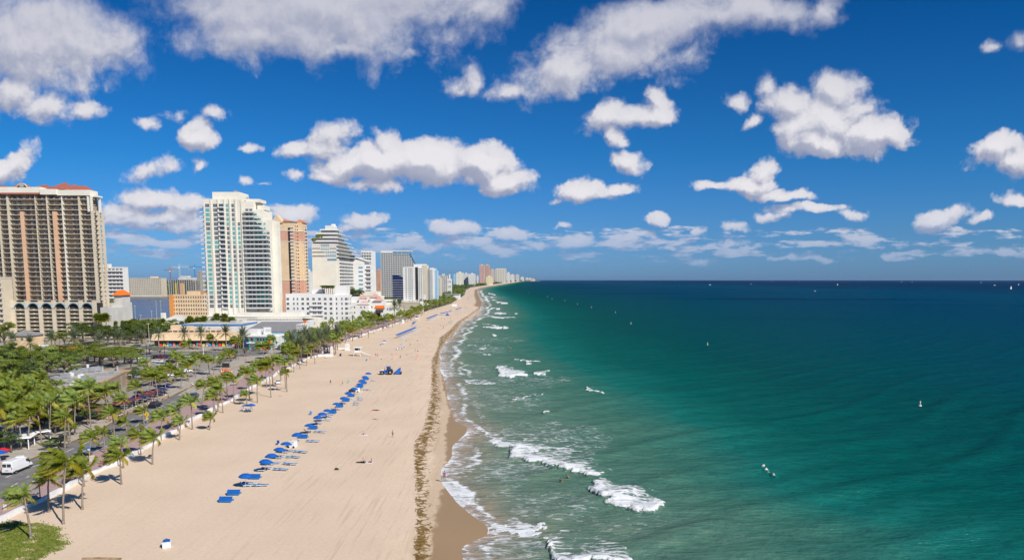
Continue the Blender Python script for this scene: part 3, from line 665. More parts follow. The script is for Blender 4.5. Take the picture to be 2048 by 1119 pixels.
# palms beyond the road
left = [(35,880,820,1.2),(72,870,806,1.2),(108,862,800,1.1),(135,845,790,1.2),(15,870,800,1.2),(50,850,785,1.2),(100,835,775,1.2),(165,835,785,1.1),(75,815,765,1.2),(38,808,752,1.2),(190,818,772,1.0),(250,832,795,.9),(140,885,838,.9),(365,748,716,1.0),(400,742,712,1.0),(352,740,710,1.0),(460,735,705,1.0),(290,752,722,1.0),(330,790,752,1.0),(362,778,745,1.0),(182,858,775,1.25),(150,870,800,1.25),(86,800,755,1.2),(84,891,818,1.2),(43,898,836,1.2),(58,896,830,1.0),(22,840,776,1.45),(60,830,775,1.3),(229,872,822,1.0),(254,863,842,.7),(288,847,820,.75),(218,840,780,1.15),(271,812,772,1.0),
 (405,807,768,.95),(339,777,736,1.05),(428,751,718,1.0),(419,749,716,.9),(392,756,722,1.0),(378,763,728,1.1),(472,719,682,1.2),(478,720,680,1.1),(425,705,674,1.2),(378,720,688,1.2),(45,756,738,1.0),(116,740,702,1.3),(8,815,758,1.3),(120,850,790,1.2),(100,880,800,1.2),(10,900,812,1.25),(130,905,830,1.0),
 (316,800,750,1.0),(300,790,748,1.1),(512,749,728,.8),(524,760,728,1.0),(445,742,712,.8),(205,830,790,1.2),(240,815,775,1.0),(30,870,800,1.2),(305,772,745,1.2),(322,768,742,1.1),(350,765,738,.9)]
left = sorted([(G(a, b), c, s) for a, b, c, s in left], key=lambda q: q[0][1])
for i, ((x, y), cpy, s) in enumerate(left):
    palm('coco', x, y, max(2.2, ZA(cpy, y) - .2) + .0, f'coconut palm on the town side of the beach road, {ordn(i + 1)} from the front', 'coconut palms on the town side of the road', RS, s * 1.12)
# date palms with grey-green crowns
date = [(26,700,678,1.0),(62,702,684,.9),(105,700,676,1.0),(151,712,675,1.1),(200,700,680,1.0),(240,698,675,1.05),(283,692,676,.95),(318,690,668,.9),(370,690,666,.9),(403,690,665,.95),(453,693,665,1.0),(487,690,668,1.0),
 (603,714,690,1.15),(623,707,682,1.25),(640,703,676,1.2),(612,694,672,1.2),(655,695,670,1.2),(790,640,612,1.3),(800,635,608,1.25),(585,700,680,1.1),(675,690,664,1.1)]
date = [(a, b + 9, c - 1, s * .8) for a, b, c, s in date]
date = sorted([(G(a, b), c, s) for a, b, c, s in date], key=lambda q: q[0][0])
for i, ((x, y), cpy, s) in enumerate(date):
    palm('date', x, y, max(3, ZA(cpy, y) - .3) + .0, f'grey green stout date palm near the shops, {ordn(i + 1)} from the left', 'date palms by the shops', RS, s * 1.95)
# far rows of coconut palms on both sides of the wall
k = 0
for i in range(170):
    y = 335 * (1120 / 335) ** ((i + RS.random()) / 170); off = RS.choice((-26, -20, -14, -9, -6, -3, 2.5, 4.5, 7)) + RS.uniform(-1.5, 1.5)
    x = float(xw(y)) + off
    if 345 < y < 405 and off > -2: continue
    if 590 < y < 785 and off < -2 and RS.random() < .7: continue
    palm('coco', x, y, RS.uniform(6.0, 9.0), 'coconut palm in the dense distant rows along the promenade wall', 'distant coconut palms along the promenade', RS, RS.uniform(1.15, 1.5))
for i in range(44):
    y = RS.uniform(292, 420); x = float(xw(y)) + RS.choice((-16, -11, -6, -3, 2.5)) + RS.uniform(-2, 2)
    palm('coco', x, y, RS.uniform(4.8, 8.2), 'coconut palm in the thick clump along the wall by the beach entrance', 'coconut palms by the beach entrance', RS, RS.uniform(1.0, 1.35))
for i in range(34):
    y = RS.uniform(1100, 2300); x = float(xw(y)) + RS.uniform(-40, -2)
    palm('coco', x, y, RS.uniform(7, 10), 'coconut palm far up the coast behind the sand', 'coconut palms far up the coast', RS, 1.5)
# cabbage palms behind the car park
for i in range(46):
    px = RS.uniform(195, 480); y = RS.uniform(415, 455) if px < 420 else RS.uniform(430, 456); x = XA(px, y, 640)
    palm('sabal', x, y, RS.uniform(6, 11), 'slender cabbage palm in the grove between the shops and the towers', 'cabbage palms in the grove', RS, RS.uniform(1.2, 1.7))
for i, px in enumerate((194, 203, 212, 434, 449, 462, 380, 395, 408)):
    y = 425; palm('sabal', XA(px, y, 640), y, 13 + RS.uniform(-2, 1.5), f'tall cabbage palm with a bare trunk before the towers, {ordn(i + 1)} from the left', 'tall cabbage palms before the towers', RS, 2.0)
# broadleaf trees: px, base y(px), height m, width, variety
broad = [(150,728,8,1.4,2),(175,722,8,1.4,3),(200,728,8,1.4,2),(228,735,7,1.4,3),(252,720,7,1.4,3),(275,728,6,1.3,2),(20,755,9,1.4,0),(140,745,7,1.3,0),(5,780,9,1.4,2),(45,785,8,1.4,0),(70,795,7,1.3,2),(25,812,7,1.4,2),(55,830,6,1.3,0),(85,822,6,1.3,2),(15,845,7,1.3,0),(110,865,5,1.4,0),(140,872,3,1.5,2),(175,850,4,1.3,0),(195,838,4,1.3,2),(285,760,5,1.3,2),(268,768,5,1.3,0),(15,725,8,1.3,2),(35,728,8,1.2,0),(60,733,8,1.3,2),(88,730,7,1.2,2),(118,735,8,1.2,0),(8,742,8,1.3,2),(50,742,8,1.2,2),(140,735,7,1.1,2),(28,795,7,1.2,0),(5,820,7,1.2,2),(60,812,6,1.1,0),(40,850,6,1.2,0),(90,860,5,1.2,2),(75,870,3,1.3,0),(98,900,2.2,1.6,2),(120,893,2,1.6,2),(190,725,6,1.3,3),(225,722,6,1.2,3),(250,728,7,1.2,3),(150,690,9,1.2,0),(170,672,10,1.1,0),(250,690,7,1.3,0),(275,680,7,1.3,0),(290,672,7,1.2,2),(320,668,6,1.3,0),(260,672,7,1.2,2),(395,672,7,1.2,0),(430,672,7,1.2,0),(452,668,8,1.2,2),(470,668,8,1.1,0),(340,664,6,1.2,0),(0,685,9,1.2,0),(110,692,7,1.2,2),(230,712,4,1.4,4),(260,714,4,1.4,4),(385,722,4,1.2,2),(440,735,3.5,1.2,2),(462,722,5,1.2,2),(100,668,17,1.0,1),(80,672,15,1.0,1),(125,670,15,.9,1),(165,683,12,1.3,1),(190,686,11,1.3,1),(215,690,10,1.2,1),(10,700,13,1.0,2),(32,672,11,.8,0),(55,690,8,1.0,2),(130,695,8,1.0,2),(230,688,9,1.0,0),(300,672,8,1.4,2),
 (10,760,9,1.1,2),(40,752,8,1.2,2),(75,748,8,1.2,2),(105,745,8,1.2,2),(130,757,9,1.0,2),(60,770,8,1.0,0),(25,775,8,1.2,2),(95,762,8,1.1,2),(170,735,7,1.2,3),(205,733,7.5,1.1,3),(235,731,7.5,1.1,3),(262,742,8,1.0,3),(150,760,5,.9,2),
 (130,850,7,1.0,2),(150,840,7,.9,2),(112,840,7,1.0,2),(22,905,4,1.2,0),(115,800,6,1,2),(160,812,5,1,2),
 (205,715,5,1.4,4),(320,712,5,1.2,4),(300,708,4.6,1.4,4),(470,716,4.6,1.2,4),(455,712,4.4,1.3,4),(345,710,4,1.3,4),(490,712,4.5,1.2,4),(185,712,4.5,1.3,4)]
for i, (px, py, h, w, v) in enumerate(sorted(broad)):
    x, y = G(px, py)
    kindw = ('bushy dark green', 'broad spreading dark green', 'bushy bright green', 'flat topped bright green', 'low silvery green')[v]
    tree(v, x, y, h, f'{kindw} tree left of the towers, {ordn(i + 1)} tree from the left edge', 'leafy trees by the car park', RS, w=w)
for i in range(40):
    y = RS.uniform(396, 470); px = RS.uniform(215, 440); x = XA(px, y, 640)
    tree(RS.choice((0, 0, 1, 2)), x, y, RS.uniform(5, 10), 'small leafy tree in the grove between the shops and the towers', 'grove trees', RS)
for i in range(46):
    y = RS.uniform(128, 262); x = float(xw(y)) - 22 - RS.uniform(8, 42) if y < 165 else float(xw(y)) - 22 - RS.uniform(30, 75)
    tree(RS.choice((0, 2, 2, 0)), x, y, RS.uniform(1.8, 4.2), 'low rounded shrub in the planted ground left of the beach road', 'shrubs in the planted ground', RS, name='shrub', cat='shrub', w=1.5)
# far wood behind the hotels: one mass of leaf clumps
def far_wood():
    rs = np.random.default_rng(3); Ps = []
    def area(n, y0, y1, f, zt):
        y = y0 * (y1 / y0) ** rs.random(n); x = f(y, rs.random(n)); z = rs.random(n) ** 1.4 * zt
        Ps.append(np.stack([x, y, z, np.interp(y, [500, 1500, 4000, 9000, 28000], [1.3, 2.0, 4.5, 9, 26])], 1))
    area(9000, 980, 2600, lambda y, r: xw(y) - 6 - r ** 1.5 * (y * .20), 8)
    area(6000, 2500, 9000, lambda y, r: xw(y) - 15 - r ** 1.5 * (y * .10), 12)
    area(5000, 1650, 3200, lambda y, r: -y * (.50 + r * .09), 9); area(900, 900, 1700, lambda y, r: -y * (.563 + r * .014), 10)
    area(1800, 505, 1000, lambda y, r: -y * (.235 + r * .02), 8)
    area(3500, 3000, 9000, lambda y, r: -y * (.2 + r * .5), 12)
    area(6000, 9000, 28000, lambda y, r: xw(y) - 10 - r ** 1.5 * (y * .06), 26)
    area(2500, 470, 530, lambda y, r: -y * (.50 + r * .085), 7)
    P = np.concatenate(Ps); n = len(P); s = P[:, 3:4]; P = P[:, :3].copy()
    nrm = rs.normal(size=(n, 3)) + np.array([0, -.3, .8]); nrm /= np.linalg.norm(nrm, axis=1)[:, None]
    a = np.cross(nrm, rs.normal(size=(n, 3))); a /= np.linalg.norm(a, axis=1)[:, None]; b = np.cross(nrm, a)
    Q = np.stack([P - a * s, P - b * s * .7, P + a * s, P + b * s * .7], 1).reshape(-1, 3)
    o = link('distant_woodland', np_mesh('distant_woodland', Q, np.arange(4 * n).reshape(n, 4), [M_BROAD])); tag(o, 'continuous dark green treetops between the far hotels and the beach', 'woodland', kind='stuff')
far_wood()

# grass patch at the lower left
gp = [(-30,1050),(20,1042),(45,1048),(70,1046),(95,1052),(120,1058),(110,1064),(133,1085),(128,1098),(95,1103),(85,1113),(60,1124),(-40,1130)]
gw = [G(*p) for p in gp]
def inpoly(x, y, P):
    c = False; j = len(P) - 1
    for i in range(len(P)):
        if (P[i][1] > y) != (P[j][1] > y) and x < (P[j][0] - P[i][0]) * (y - P[i][1]) / (P[j][1] - P[i][1]) + P[i][0]: c = not c
        j = i
    return c
V, Fc = [], []
M_GRASS = leaf_mat('grass_blade', (.13, .19, .022), (.26, .29, .045), None, .3, .7)
while len(Fc) < 15000:
    x, y = RS.uniform(-90, -62), RS.uniform(84, 106)
    nx = math.sin(x * 1.3 + y * .7) * .5 + math.sin(x * .5 - y * 1.9) * .5
    if not inpoly(x + RS.gauss(0, .4), y + RS.gauss(0, .5), gw) or (nx > .55 and RS.random() < .75): continue
    a = RS.uniform(0, 6.28); h = RS.uniform(.08, .26); w = RS.uniform(.05, .12); b = len(V); dx, dy = math.cos(a) * w, math.sin(a) * w
    V += [(x - dx, y - dy, 0), (x + dx, y + dy, 0), (x + dx * .3 - h * .8, y + dy * .3 + RS.uniform(-.1, .1), h)]; Fc.append((b, b + 1, b + 2))
me = bpy.data.meshes.new('beach_grass'); me.from_pydata(V, [], Fc); me.materials.append(M_GRASS)
tag(link('beach_grass', me), 'patch of green grass spreading on the sand at the lower left corner', 'grass', kind='stuff')

# ------------------------------------------------------------------ road, promenade, wall
def strip(name, ys, xl, xr, z, m, kind='structure'):
    ys = np.asarray(ys, float); X = np.stack([xl, (xl + xr) / 2, xr], 1); Y = np.repeat(ys[:, None], 3, 1)
    return tag(link(name, grid(name, X, Y, np.full_like(X, z), m, smooth=False)), kind=kind)
M_ASPH = mat('asphalt', (.19, .18, .17), .9, .18, .5, bump=.1)
M_ASPH2 = mat('pale_asphalt', (.30, .275, .24), .9, .15, .25, bump=.1)
M_PINK = mat('pink_paving', (.42, .285, .265), .85, .12, 1.2)
M_PAVE = mat('concrete_paving', (.42, .37, .31), .85, .14, .5)
M_LINE = mat('road_paint', (.72, .72, .70), .7, .08, 3)
M_YEL = mat('yellow_kerb', (.60, .36, .06), .8, .15, 2)
ys = np.arange(70, 640, 3.0)
def rr(y): return xw(y) - np.interp(y, [90, 112, 124, 140, 152, 200, 300, 640], [7.0, 7.2, 7.6, 9.2, 9.4, 9.5, 12, 12])
def rl(y): return rr(y) - np.interp(y, [90, 126, 160, 192, 222, 640], [11.5, 11.5, 9.8, 12.0, 11.5, 11.5])
strip('promenade', ys, rr(ys) + .0, xw(ys) + .3, .012, M_PINK)
strip('road', ys, rl(ys), rr(ys), .004, M_ASPH)
strip('pavement', ys, rl(ys) - 8.5, rl(ys) - .35, .10, M_PAVE)
strip('kerb', ys, rl(ys) - .35, rl(ys), .12, M_YEL)
mb = MB()
for y in np.arange(80, 420, 6.5):
    for fr in (.36, .70):
        xa_, xb_ = [float(rl(q) + (rr(q) - rl(q)) * fr) for q in (y, y + 3)]
        mb.poly([(xa_ - .1, y, .008), (xa_ + .1, y, .008), (xb_ + .1, y + 3, .008), (xb_ - .1, y + 3, .008)], [(0, 1, 2, 3)])
y_ = np.arange(80, 420, 4.0)
for q in y_:
    a, b = float(rr(q)) - .4, float(rr(q + 4)) - .4
    mb.poly([(a - .08, q, .008), (a + .08, q, .008), (b + .08, q + 4, .008), (b - .08, q + 4, .008)], [(0, 1, 2, 3)])
tag(mb.obj('road_markings', M_LINE), kind='structure')
# crossroad and car park surfaces
def sheet(name, pts, z, m): 
    mb = MB(); mb.poly([(*G(*p), z) for p in pts], [tuple(range(len(pts)))]); o = mb.obj(name, m)
    if o.data.polygons[0].normal.z < 0: o.data.flip_normals()
    return tag(o, kind='structure')
sheet('side_road', [(100,716),(380,712),(640,708),(640,700),(380,702),(100,704)], .006, M_ASPH)
sheet('car_park', [(90,738),(290,716),(470,714),(462,730),(350,765),(300,790),(60,830)], .005, M_ASPH2)
sheet('plaza', [(355,790),(470,718),(560,712),(575,722),(490,762),(420,800)], .007, M_PAVE)
# white wave wall, one run per gap
def wallrun(y0, y1, label, h=.75):
    yy = np.arange(y0, y1 + .1, 1.2); mb = MB()
    for a, b in zip(yy[:-1], yy[1:]):
        xa_, xb_ = float(xw(a)), float(xw(b)); ha = h + .22 * math.sin(a * .33) + .1 * math.sin(a * .9); hb = h + .22 * math.sin(b * .33) + .1 * math.sin(b * .9)
        w = .32
        mb.poly([(xa_ - w, a, 0), (xa_ + w, a, 0), (xb_ + w, b, 0), (xb_ - w, b, 0), (xa_ - w * .8, a, ha), (xa_ + w * .8, a, ha), (xb_ + w * .8, b, hb), (xb_ - w * .8, b, hb)],
                [(4, 5, 6, 7), (1, 2, 6, 5), (3, 0, 4, 7)] + ([(0, 1, 5, 4)] if a == yy[0] else []) + ([(2, 3, 7, 6)] if b == yy[-1] else []))
    tag(mb.obj('promenade_wall', M_WALLW), label, 'wall', 'white walls between promenade and sand')
wallrun(66, 196, 'low white wave wall beside the sand, nearest stretch running to the lower left corner')
wallrun(199, 268, 'low white wave wall behind the palms, stretch level with the small blue cabana')
wallrun(271, 334, 'low white wave wall stretch ending before the big lifeguard tower')
wallrun(412, 520, 'low white wave wall stretch just beyond the lifeguard tower')
wallrun(524, 640, 'low white wave wall stretch below the white hotel terrace, farthest of the row')
# ------------------------------------------------------------------ buildings
GL_D = mat('window_glass', (.035, .045, .06), .12, .3, .15, spec=.7)
GL_T = mat('teal_glass', (.035, .34, .31), .15, .2, .3, spec=.6)
GL_B = mat('blue_glass', (.05, .22, .36), .12, .2, .3, spec=.6)
GL_N = mat('navy_glass', (.02, .035, .12), .15, .2, .3, spec=.6)
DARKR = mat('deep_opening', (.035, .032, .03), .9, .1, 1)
CREAM = mat('cream_render', (.60, .52, .395), .85, .06, .12)
CREAM2 = mat('warm_white_render', (.74, .695, .59), .85, .05, .1)
TAN = mat('tan_stucco', (.36, .265, .19), .85, .10, .15)
PEACH = mat('peach_stucco', (.66, .42, .27), .85, .06, .15)
SALM = mat('salmon_stucco', (.61, .34, .235), .85, .07, .15)
YELW = mat('yellow_stucco', (.71, .525, .33), .85, .06, .12)
PINKW = mat('pink_stucco', (.72, .46, .41), .85, .06, .02)
WHT = mat('bright_white_render', (.72, .705, .67), .8, .05, .1)
GREYC = mat('grey_concrete', (.36, .34, .31), .9, .12, .2)
LGREY = mat('light_concrete', (.55, .53, .49), .9, .10, .15)
TILE = mat('red_roof_tile', (.36, .115, .08), .8, .2, 1.2)
TILE2 = mat('terracotta_tile', (.50, .20, .10), .8, .2, 1.0)
TILE3 = mat('pink_roof_tile', (.56, .33, .27), .85, .12, 1.0)
ROOFG = mat('roof_membrane', (.40, .37, .33), .9, .15, .25)
ROOFM = mat('grey_metal_roof', (.25, .245, .245), .6, .10, .5)
ORNG = mat('orange_canvas', (.72, .16, .02), .8, .1, 1)
ORW = mat('orange_render', (.62, .27, .075), .85, .08, .2)
TEALP = mat('teal_paint', (.02, .35, .34), .6, .1, 1)
LBLUE = mat('pale_blue_render', (.34, .56, .74), .8, .08, .3)
RAILM = mat('balcony_rail', (.20, .19, .18), .6, .1, 1)
RAILG = mat('glass_rail', (.50, .56, .57), .3, .08, .5, spec=.5)

def t_window(gl, fr, mull=2, trans=True):
    mb = MB(); w = .5; t = .045
    mb.box(-w, w, -.02, .02, -w, w, 0)
    mb.box(-w, -w + t, -.07, .02, -w, w, 1); mb.box(w - t, w, -.07, .02, -w, w, 1)
    mb.box(-w + t, w - t, -.07, .02, -w, -w + t, 1); mb.box(-w + t, w - t, -.07, .02, w - t, w, 1)
    for i in range(1, mull): x = -w + i / mull; mb.box(x - .013, x + .013, -.06, .02, -w + t, w - t, 1)
    if trans: mb.box(-w + t, w - t, -.055, .02, -.02, .02, 1)
    return mb.mesh('window', [gl, fr])
def t_balcony(sl, rail, solid=False, th=.28, rh=.85):
    mb = MB(); mb.box(-.5, .5, -1, 0, 0, th, 0)
    if solid: mb.box(-.5, .5, -1, -.94, th, th + rh, 1); mb.box(-.5, -.49, -.94, 0, th, th + rh, 1); mb.box(.49, .5, -.94, 0, th, th + rh, 1)
    else:
        mb.box(-.5, .5, -1, -.96, th + .92, th + 1.0, 1); n = 24
        for i in range(n): x = -.5 + (i + .5) / n; mb.box(x - .006, x + .006, -.99, -.97, th, th + .92, 1)
    return mb.mesh('balcony', [sl, rail])
WT = {'dk': t_window(GL_D, WHT), 'dkc': t_window(GL_D, CREAM), 'teal': t_window(GL_T, WHT, 3), 'dk3': t_window(GL_D, WHT, 3), 'blue': t_window(GL_B, WHT, 5, False), 'slide': t_window(GL_D, LGREY, 3, False), 'navy': t_window(GL_N, WHT, 2)}
BT = {'cream': t_balcony(CREAM, RAILM), 'white': t_balcony(WHT, RAILG, True, .48, .30), 'whiter': t_balcony(WHT, RAILM), 'solid': t_balcony(WHT, WHT, True), 'creams': t_balcony(CREAM, CREAM, True), 'grey': t_balcony(LGREY, LGREY, True), 'thick': t_balcony(WHT, WHT, True, .55, .75), 'pink': t_balcony(PINKW, PINKW, True)}
class Bd:
    def __init__(s, name, label, cat, x, y, group=None):
        s.r = empty(name, (x, y, 0)); tag(s.r, label, cat, group); s.x, s.y = x, y; s.w = []; s.b = []; s.zm = None
    def part(s, name, mb, mats, label=None):
        if s.zm: mb.v = [(x, y, s.zm(z)) for x, y, z in mb.v]
        o = mb.obj(name, mats, s.r, (-s.x, -s.y, 0)); tag(o, label); return o
    def box(s, name, m, *a, **k):
        mb = MB(); mb.box(*a, **k); return s.part(name, mb, m)
    def win(s, t, x, y, z, w, h, rz=0): s.w.append((WT[t], x, y, s.zm(z) if s.zm else z, w, 1, h, rz))
    def bal(s, t, x, y, z, w, dep, rz=0): s.b.append((BT[t], x, y, z, w, dep, 1, rz))
    def done(s):
        for nm, L in (('window', s.w), ('balcony', s.b)):
            L = sorted(L, key=lambda q: -q[4] * q[6])
            for me, x, y, z, sx, sy, sz, rz in L[:100]:
                o = link(nm, me, s.r, (x - s.x, y - s.y, z), rz); o.scale = (sx, sy, sz)
            rest = L[100:]
            if rest:
                mats = []; V = []; Fc = []; MI = []
                for me, x, y, z, sx, sy, sz, rz in rest:
                    ms = list(me.materials)
                    for m in ms:
                        if m not in mats: mats.append(m)
                    mp = [mats.index(m) for m in ms]; b = len(V); cr, sr = math.cos(rz), math.sin(rz)
                    for v in me.vertices:
                        a, c, e = v.co.x * sx, v.co.y * sy, v.co.z * sz
                        V.append((a * cr - c * sr + x - s.x, a * sr + c * cr + y - s.y, e + z))
                    for p in me.polygons: Fc.append([b + i for i in p.vertices]); MI.append(mp[p.material_index])
                me = bpy.data.meshes.new(nm); me.from_pydata(V, [], Fc)
                for m in mats: me.materials.append(m)
                me.polygons.foreach_set('material_index', MI); me.update()
                tag(link(nm, me, s.r), kind='stuff')
E_ = math.pi / 2                                                # turns a front-facing template to face east (+x)
rb = random.Random(12)

# --- beige balcony tower at the left edge
def beige_tower():
    Y = 440; X = lambda p, py=476: XA(p, Y, py)
    xl, xr_ = -356, X(188)
    b = Bd('condominium_tower', 'beige condominium tower with long balconies and red tiled roofs at the left edge', 'apartment tower', (xl + xr_) / 2, Y + 12)
    mb = MB(); mb.box(xl, xr_ - 16, Y + 2.4, Y + 26, 20, 91.5); mb.box(xr_ - 16, xr_ - 1.5, Y + 2.4, Y + 9, 20, 91.5); mb.box(xr_ - 1.5, xr_ - .2, Y + 4, Y + 8, 20, 81); b.part('wall', mb, TAN)
    zs = [24 + 2.99 * k for k in range(18)] + [77.8, 81.0, 84.2, 87.6]
    for i, z in enumerate(zs):
        b.bal('cream', (xl + xr_ + 1) / 2, Y + 2.4, z, xr_ - xl + 1, 2.6)
        if z < 80: b.bal('cream', xr_ + .2, Y + 8.5, z, 3.0, 8.4)
        h = 2.25 if i < 18 else 2.6
        edges = [-40, 2, 21, 48, 76, 99, 113, 129, 163, 188]
        for e0, e1 in zip(edges[:-1], edges[1:]):
            a0, a1 = X(e0) + .9, X(e1) - .9; n = max(1, int((a1 - a0) / 2.5)); w = (a1 - a0) / n
            for j in range(n):
                if rb.random() < .88 and not (e0 == 129 and j < 1): b.win('slide' if rb.random() < .75 else 'dk', a0 + w * (j + .5), Y + 2.36, z + .3 + h / 2 + .05, w * .72, h)
        if z < 80: b.win('slide', xr_ - .17, Y + 6, z + 1.5, 3, 2.2, E_)
    for px, w, m in ((2, .9, CREAM), (21, 1.2, CREAM), (99, .8, CREAM), (163, 1.0, CREAM), (76, .5, CREAM), (129, .5, CREAM2)):
        b.box('pillar', m, X(px) - w / 2, X(px) + w / 2, Y - .35, Y + 2.5, 20, 91.4)
    for px, w in ((48, 1.8), (113, 2.1)):
        b.box('pillar', PEACH, X(px) - w / 2, X(px) + w / 2, Y - .8, Y + 2.5, 20, 80)
    for x, y, w in ((xr_, Y, 1.6), (xr_ + 1.1, Y + 3.4, 1.3), (xr_ + 1.5, Y + 7.4, 1.1)):
        b.box('pillar', CREAM, x - w / 2, x + w / 2, y - .5, y + 1.4, 18, 80.8)
    mb = MB(); mb.box(xl, X(90), Y - 1, Y + 24, 91.5, 95.2); mb.box(X(90), X(122), Y - 1.6, Y + 24, 90.5, 93.8); mb.box(X(122), xr_ - .5, Y - 1, Y + 8, 90, 93.4); mb.box(xr_ - 4, xr_ + 3.0, Y + .5, Y + 7, 89.2, 90.2)
    b.part('parapet', mb, CREAM2)
    for px in (180, 186): b.box('pillar', CREAM2, X(px), X(px) + 1.1, Y - .6, Y + .6, 80, 90)
    b.box('pillar', CREAM2, xr_ + 1.4, xr_ + 2.4, Y + 5, Y + 6, 80, 89.2)
    mb = MB()
    for p0, p1, y0, y1, z0, z1 in ((92, 136, 4, 20, 94.4, 99.6), (28, 46, 2, 14, 95.2, 98.6), (-12, 12, 2, 14, 95.2, 97.2), (134, 160, 1, 9, 93.4, 97.8), (148, 182, 0, 7, 93.3, 96.6), (56, 92, 6, 16, 95.2, 98.2)):
        mb.hip(X(p0), X(p1), Y + y0, Y + y1, z0, z1)
    mb.box(X(12), X(90), Y - 1.6, Y - 1.05, 90.6, 91.6); b.part('roof', mb, TILE)
    mb = MB(); mb.box(X(95), X(133), Y + 4.5, Y + 19, 93.4, 94.4); b.part('clerestory', mb, GL_N)
    mb = MB(); 
    for k in range(12): a = math.pi * k / 11; mb.box(X(54) - 2.6 * math.cos(a) - .5, X(54) - 2.6 * math.cos(a) + .5, Y - 1.3, Y - .5, 95.2, 95.25 + 2.2 * math.sin(a))
    b.part('gable', mb, CREAM2)
    # car park podium with arches
    Yp = 431; Xp = lambda p: XA(p, Yp, 630); ed = [0.5, 27.3, 54, 81.2, 108, 135, 162, 189]
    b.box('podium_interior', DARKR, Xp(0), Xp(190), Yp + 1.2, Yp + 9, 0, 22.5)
    mb = MB()
    for e in ed: mb.box(Xp(e) - 1.0, Xp(e) + 1.0, Yp - .4, Yp + 1.4, 0, 24)
    for e0, e1 in zip(ed[:-1], ed[1:]):
        x0, x1 = Xp(e0) + 1.0, Xp(e1) - 1.0
        for k in range(8): z = .6 + k * 2.45; mb.box(x0, x1, Yp + .1, Yp + .9, z, z + .5); mb.box((x0 + x1) / 2 - .5, (x0 + x1) / 2 + .5, Yp + .2, Yp + .8, z + .5, z + .95); mb.box(x0, x1, Yp + .15, Yp + .85, z + .95, z + 1.12)
        xm, rx, rz_ = (x0 + x1) / 2, (x1 - x0) / 2, 2.9                      # arch spandrels
        for k in range(16):
            a0 = -1 + k / 8; a1 = a0 + .125; zz = 19.4 + rz_ * math.sqrt(max(0, 1 - ((a0 + a1) / 2) ** 2)); mb.box(xm + a0 * rx, xm + a1 * rx, Yp - .1, Yp + .9, zz, 23.2)
    b.part('podium', mb, CREAM)
    for e0, e1 in zip(ed[:-1], ed[1:]):
        x0, x1 = Xp(e0) + 1.0, Xp(e1) - 1.0; xm, rx = (x0 + x1) / 2, (x1 - x0) / 2; mb = MB()
        mb.tube([(xm - rx * math.cos(math.pi * k / 16), Yp - .25, 19.3 + 3.1 * math.sin(math.pi * k / 16)) for k in range(17)], .28, 5)
        mb.box(x0 - 2, x0 + .1, Yp - .55, Yp - .42, 19.1, 19.4); b.part('arch_trim', mb, GL_B)
    mb = MB(); mb.box(Xp(190), Xp(214), Yp + 6, Yp + 22, 0, 19.5); b.part('side_wing', mb, LGREY)
    b.done()
beige_tower()

# --- white tower with teal glass
def white_tower():
    Y = 467; x0 = XA(411, Y, 500); X = lambda m: x0 + m
    b = Bd('condominium_tower', 'tall white condominium tower with teal glass and stepped balconies on its right', 'apartment tower', X(20), Y + 12)
    mb = MB(); mb.box(X(0), X(24.5), Y, Y + 24, 0, 91); mb.box(X(24.5), X(33), Y + 1.5, Y + 23, 0, 89.5); mb.box(X(33), X(38.5), Y + 2.5, Y + 22, 0, 84.5); mb.box(X(38.5), X(44), Y + 3.5, Y + 21, 0, 77.5)
    mb.box(X(44.01), X(47.0), Y + 6, Y + 12, 0, 75.5)
    b.part('wall', mb, CREAM2)
    mb = MB(); mb.box(X(5), X(23.5), Y + 3, Y + 19, 91, 96); mb.box(X(27), X(36), Y + 5, Y + 18, 89.5, 91.6); mb.box(X(34), X(39), Y + 6, Y + 16, 84.5, 87.5); b.part('penthouse', mb, CREAM2)
    mb = MB(); mb.box(X(17.5), X(19.5), Y + 8, Y + 10, 96, 97.6); mb.cone(X(27), Y + 8, 91.6, 93.2, 1.2, .8, 10); b.part('roof_plant', mb, GREYC)
    n = 23; p = 3.064; zb = 19.3; run = {}
    for k in range(n):
        z = zb + p * k
        for c, (dx, w) in enumerate(((2.6, 2.9), (7.9, 2.9), (15.9, 1.8), (19.7, 1.8), (23.4, 1.8))):
            if c == 4 and k > 18: continue
            if rb.random() < .35 or k == 0: run[c] = rb.random() < .52
            b.win('teal' if run.get(c) else 'dk3', X(dx), Y - .02 if c < 4 else Y - .02, z, w, 2.3)
        b.win('slide', X(12), Y - .02, z, 3.3, 2.2); b.bal('white', X(12), Y, z - 1.55, 3.9, 1.3)
        b.bal('white', X(-1.6), Y + 9, z - 1.5, 3.4, 8)                            # balconies off the west side
        top = {True: X(44.5), False: 0}[True]
        xe = 44.5 if z < 70 else (44.5 - (z - 70) / 20 * 14)
        if z < 84:
            b.bal('white', X((27 + xe) / 2), Y + 1.5, z - 1.55, xe - 27, 3.2)
            run[9] = (rb.random() < .65) if rb.random() < .4 else run.get(9, False)
            nn = int((xe - 28) / 2.6)
            for j in range(nn):
                xx = 28.6 + j * 2.6; b.win('teal' if run[9] and j in (2, 3, 4) else 'dk3', X(xx), Y + (1.46 if xx < 32.6 else 2.46 if xx < 38 else 3.46), z, 2.2, 2.25)
    for dx in (5.2, 10.0, 14.2, 17.8, 21.6, 25.6): b.box('pilaster', CREAM2, X(dx) - .45, X(dx) + .45, Y - .45, Y, 14, 91)
    mb = MB(); mb.box(X(-2), X(70), Y - 14, Y + 1, 0, 12.5); mb.box(X(24), X(66), Y - 12, Y - 1, 12.5, 15.2); b.part('podium', mb, CREAM2)
    for k in range(12): b.win('dk', X(3 + k * 4.1), Y - 14.02, 9.6, 2.4, 1.6)
    mb = MB(); mb.box(X(0), X(70.5), Y - 14.3, Y + 1, 12.5, 13.0); b.part('terrace_edge', mb, WHT)
    b.done()
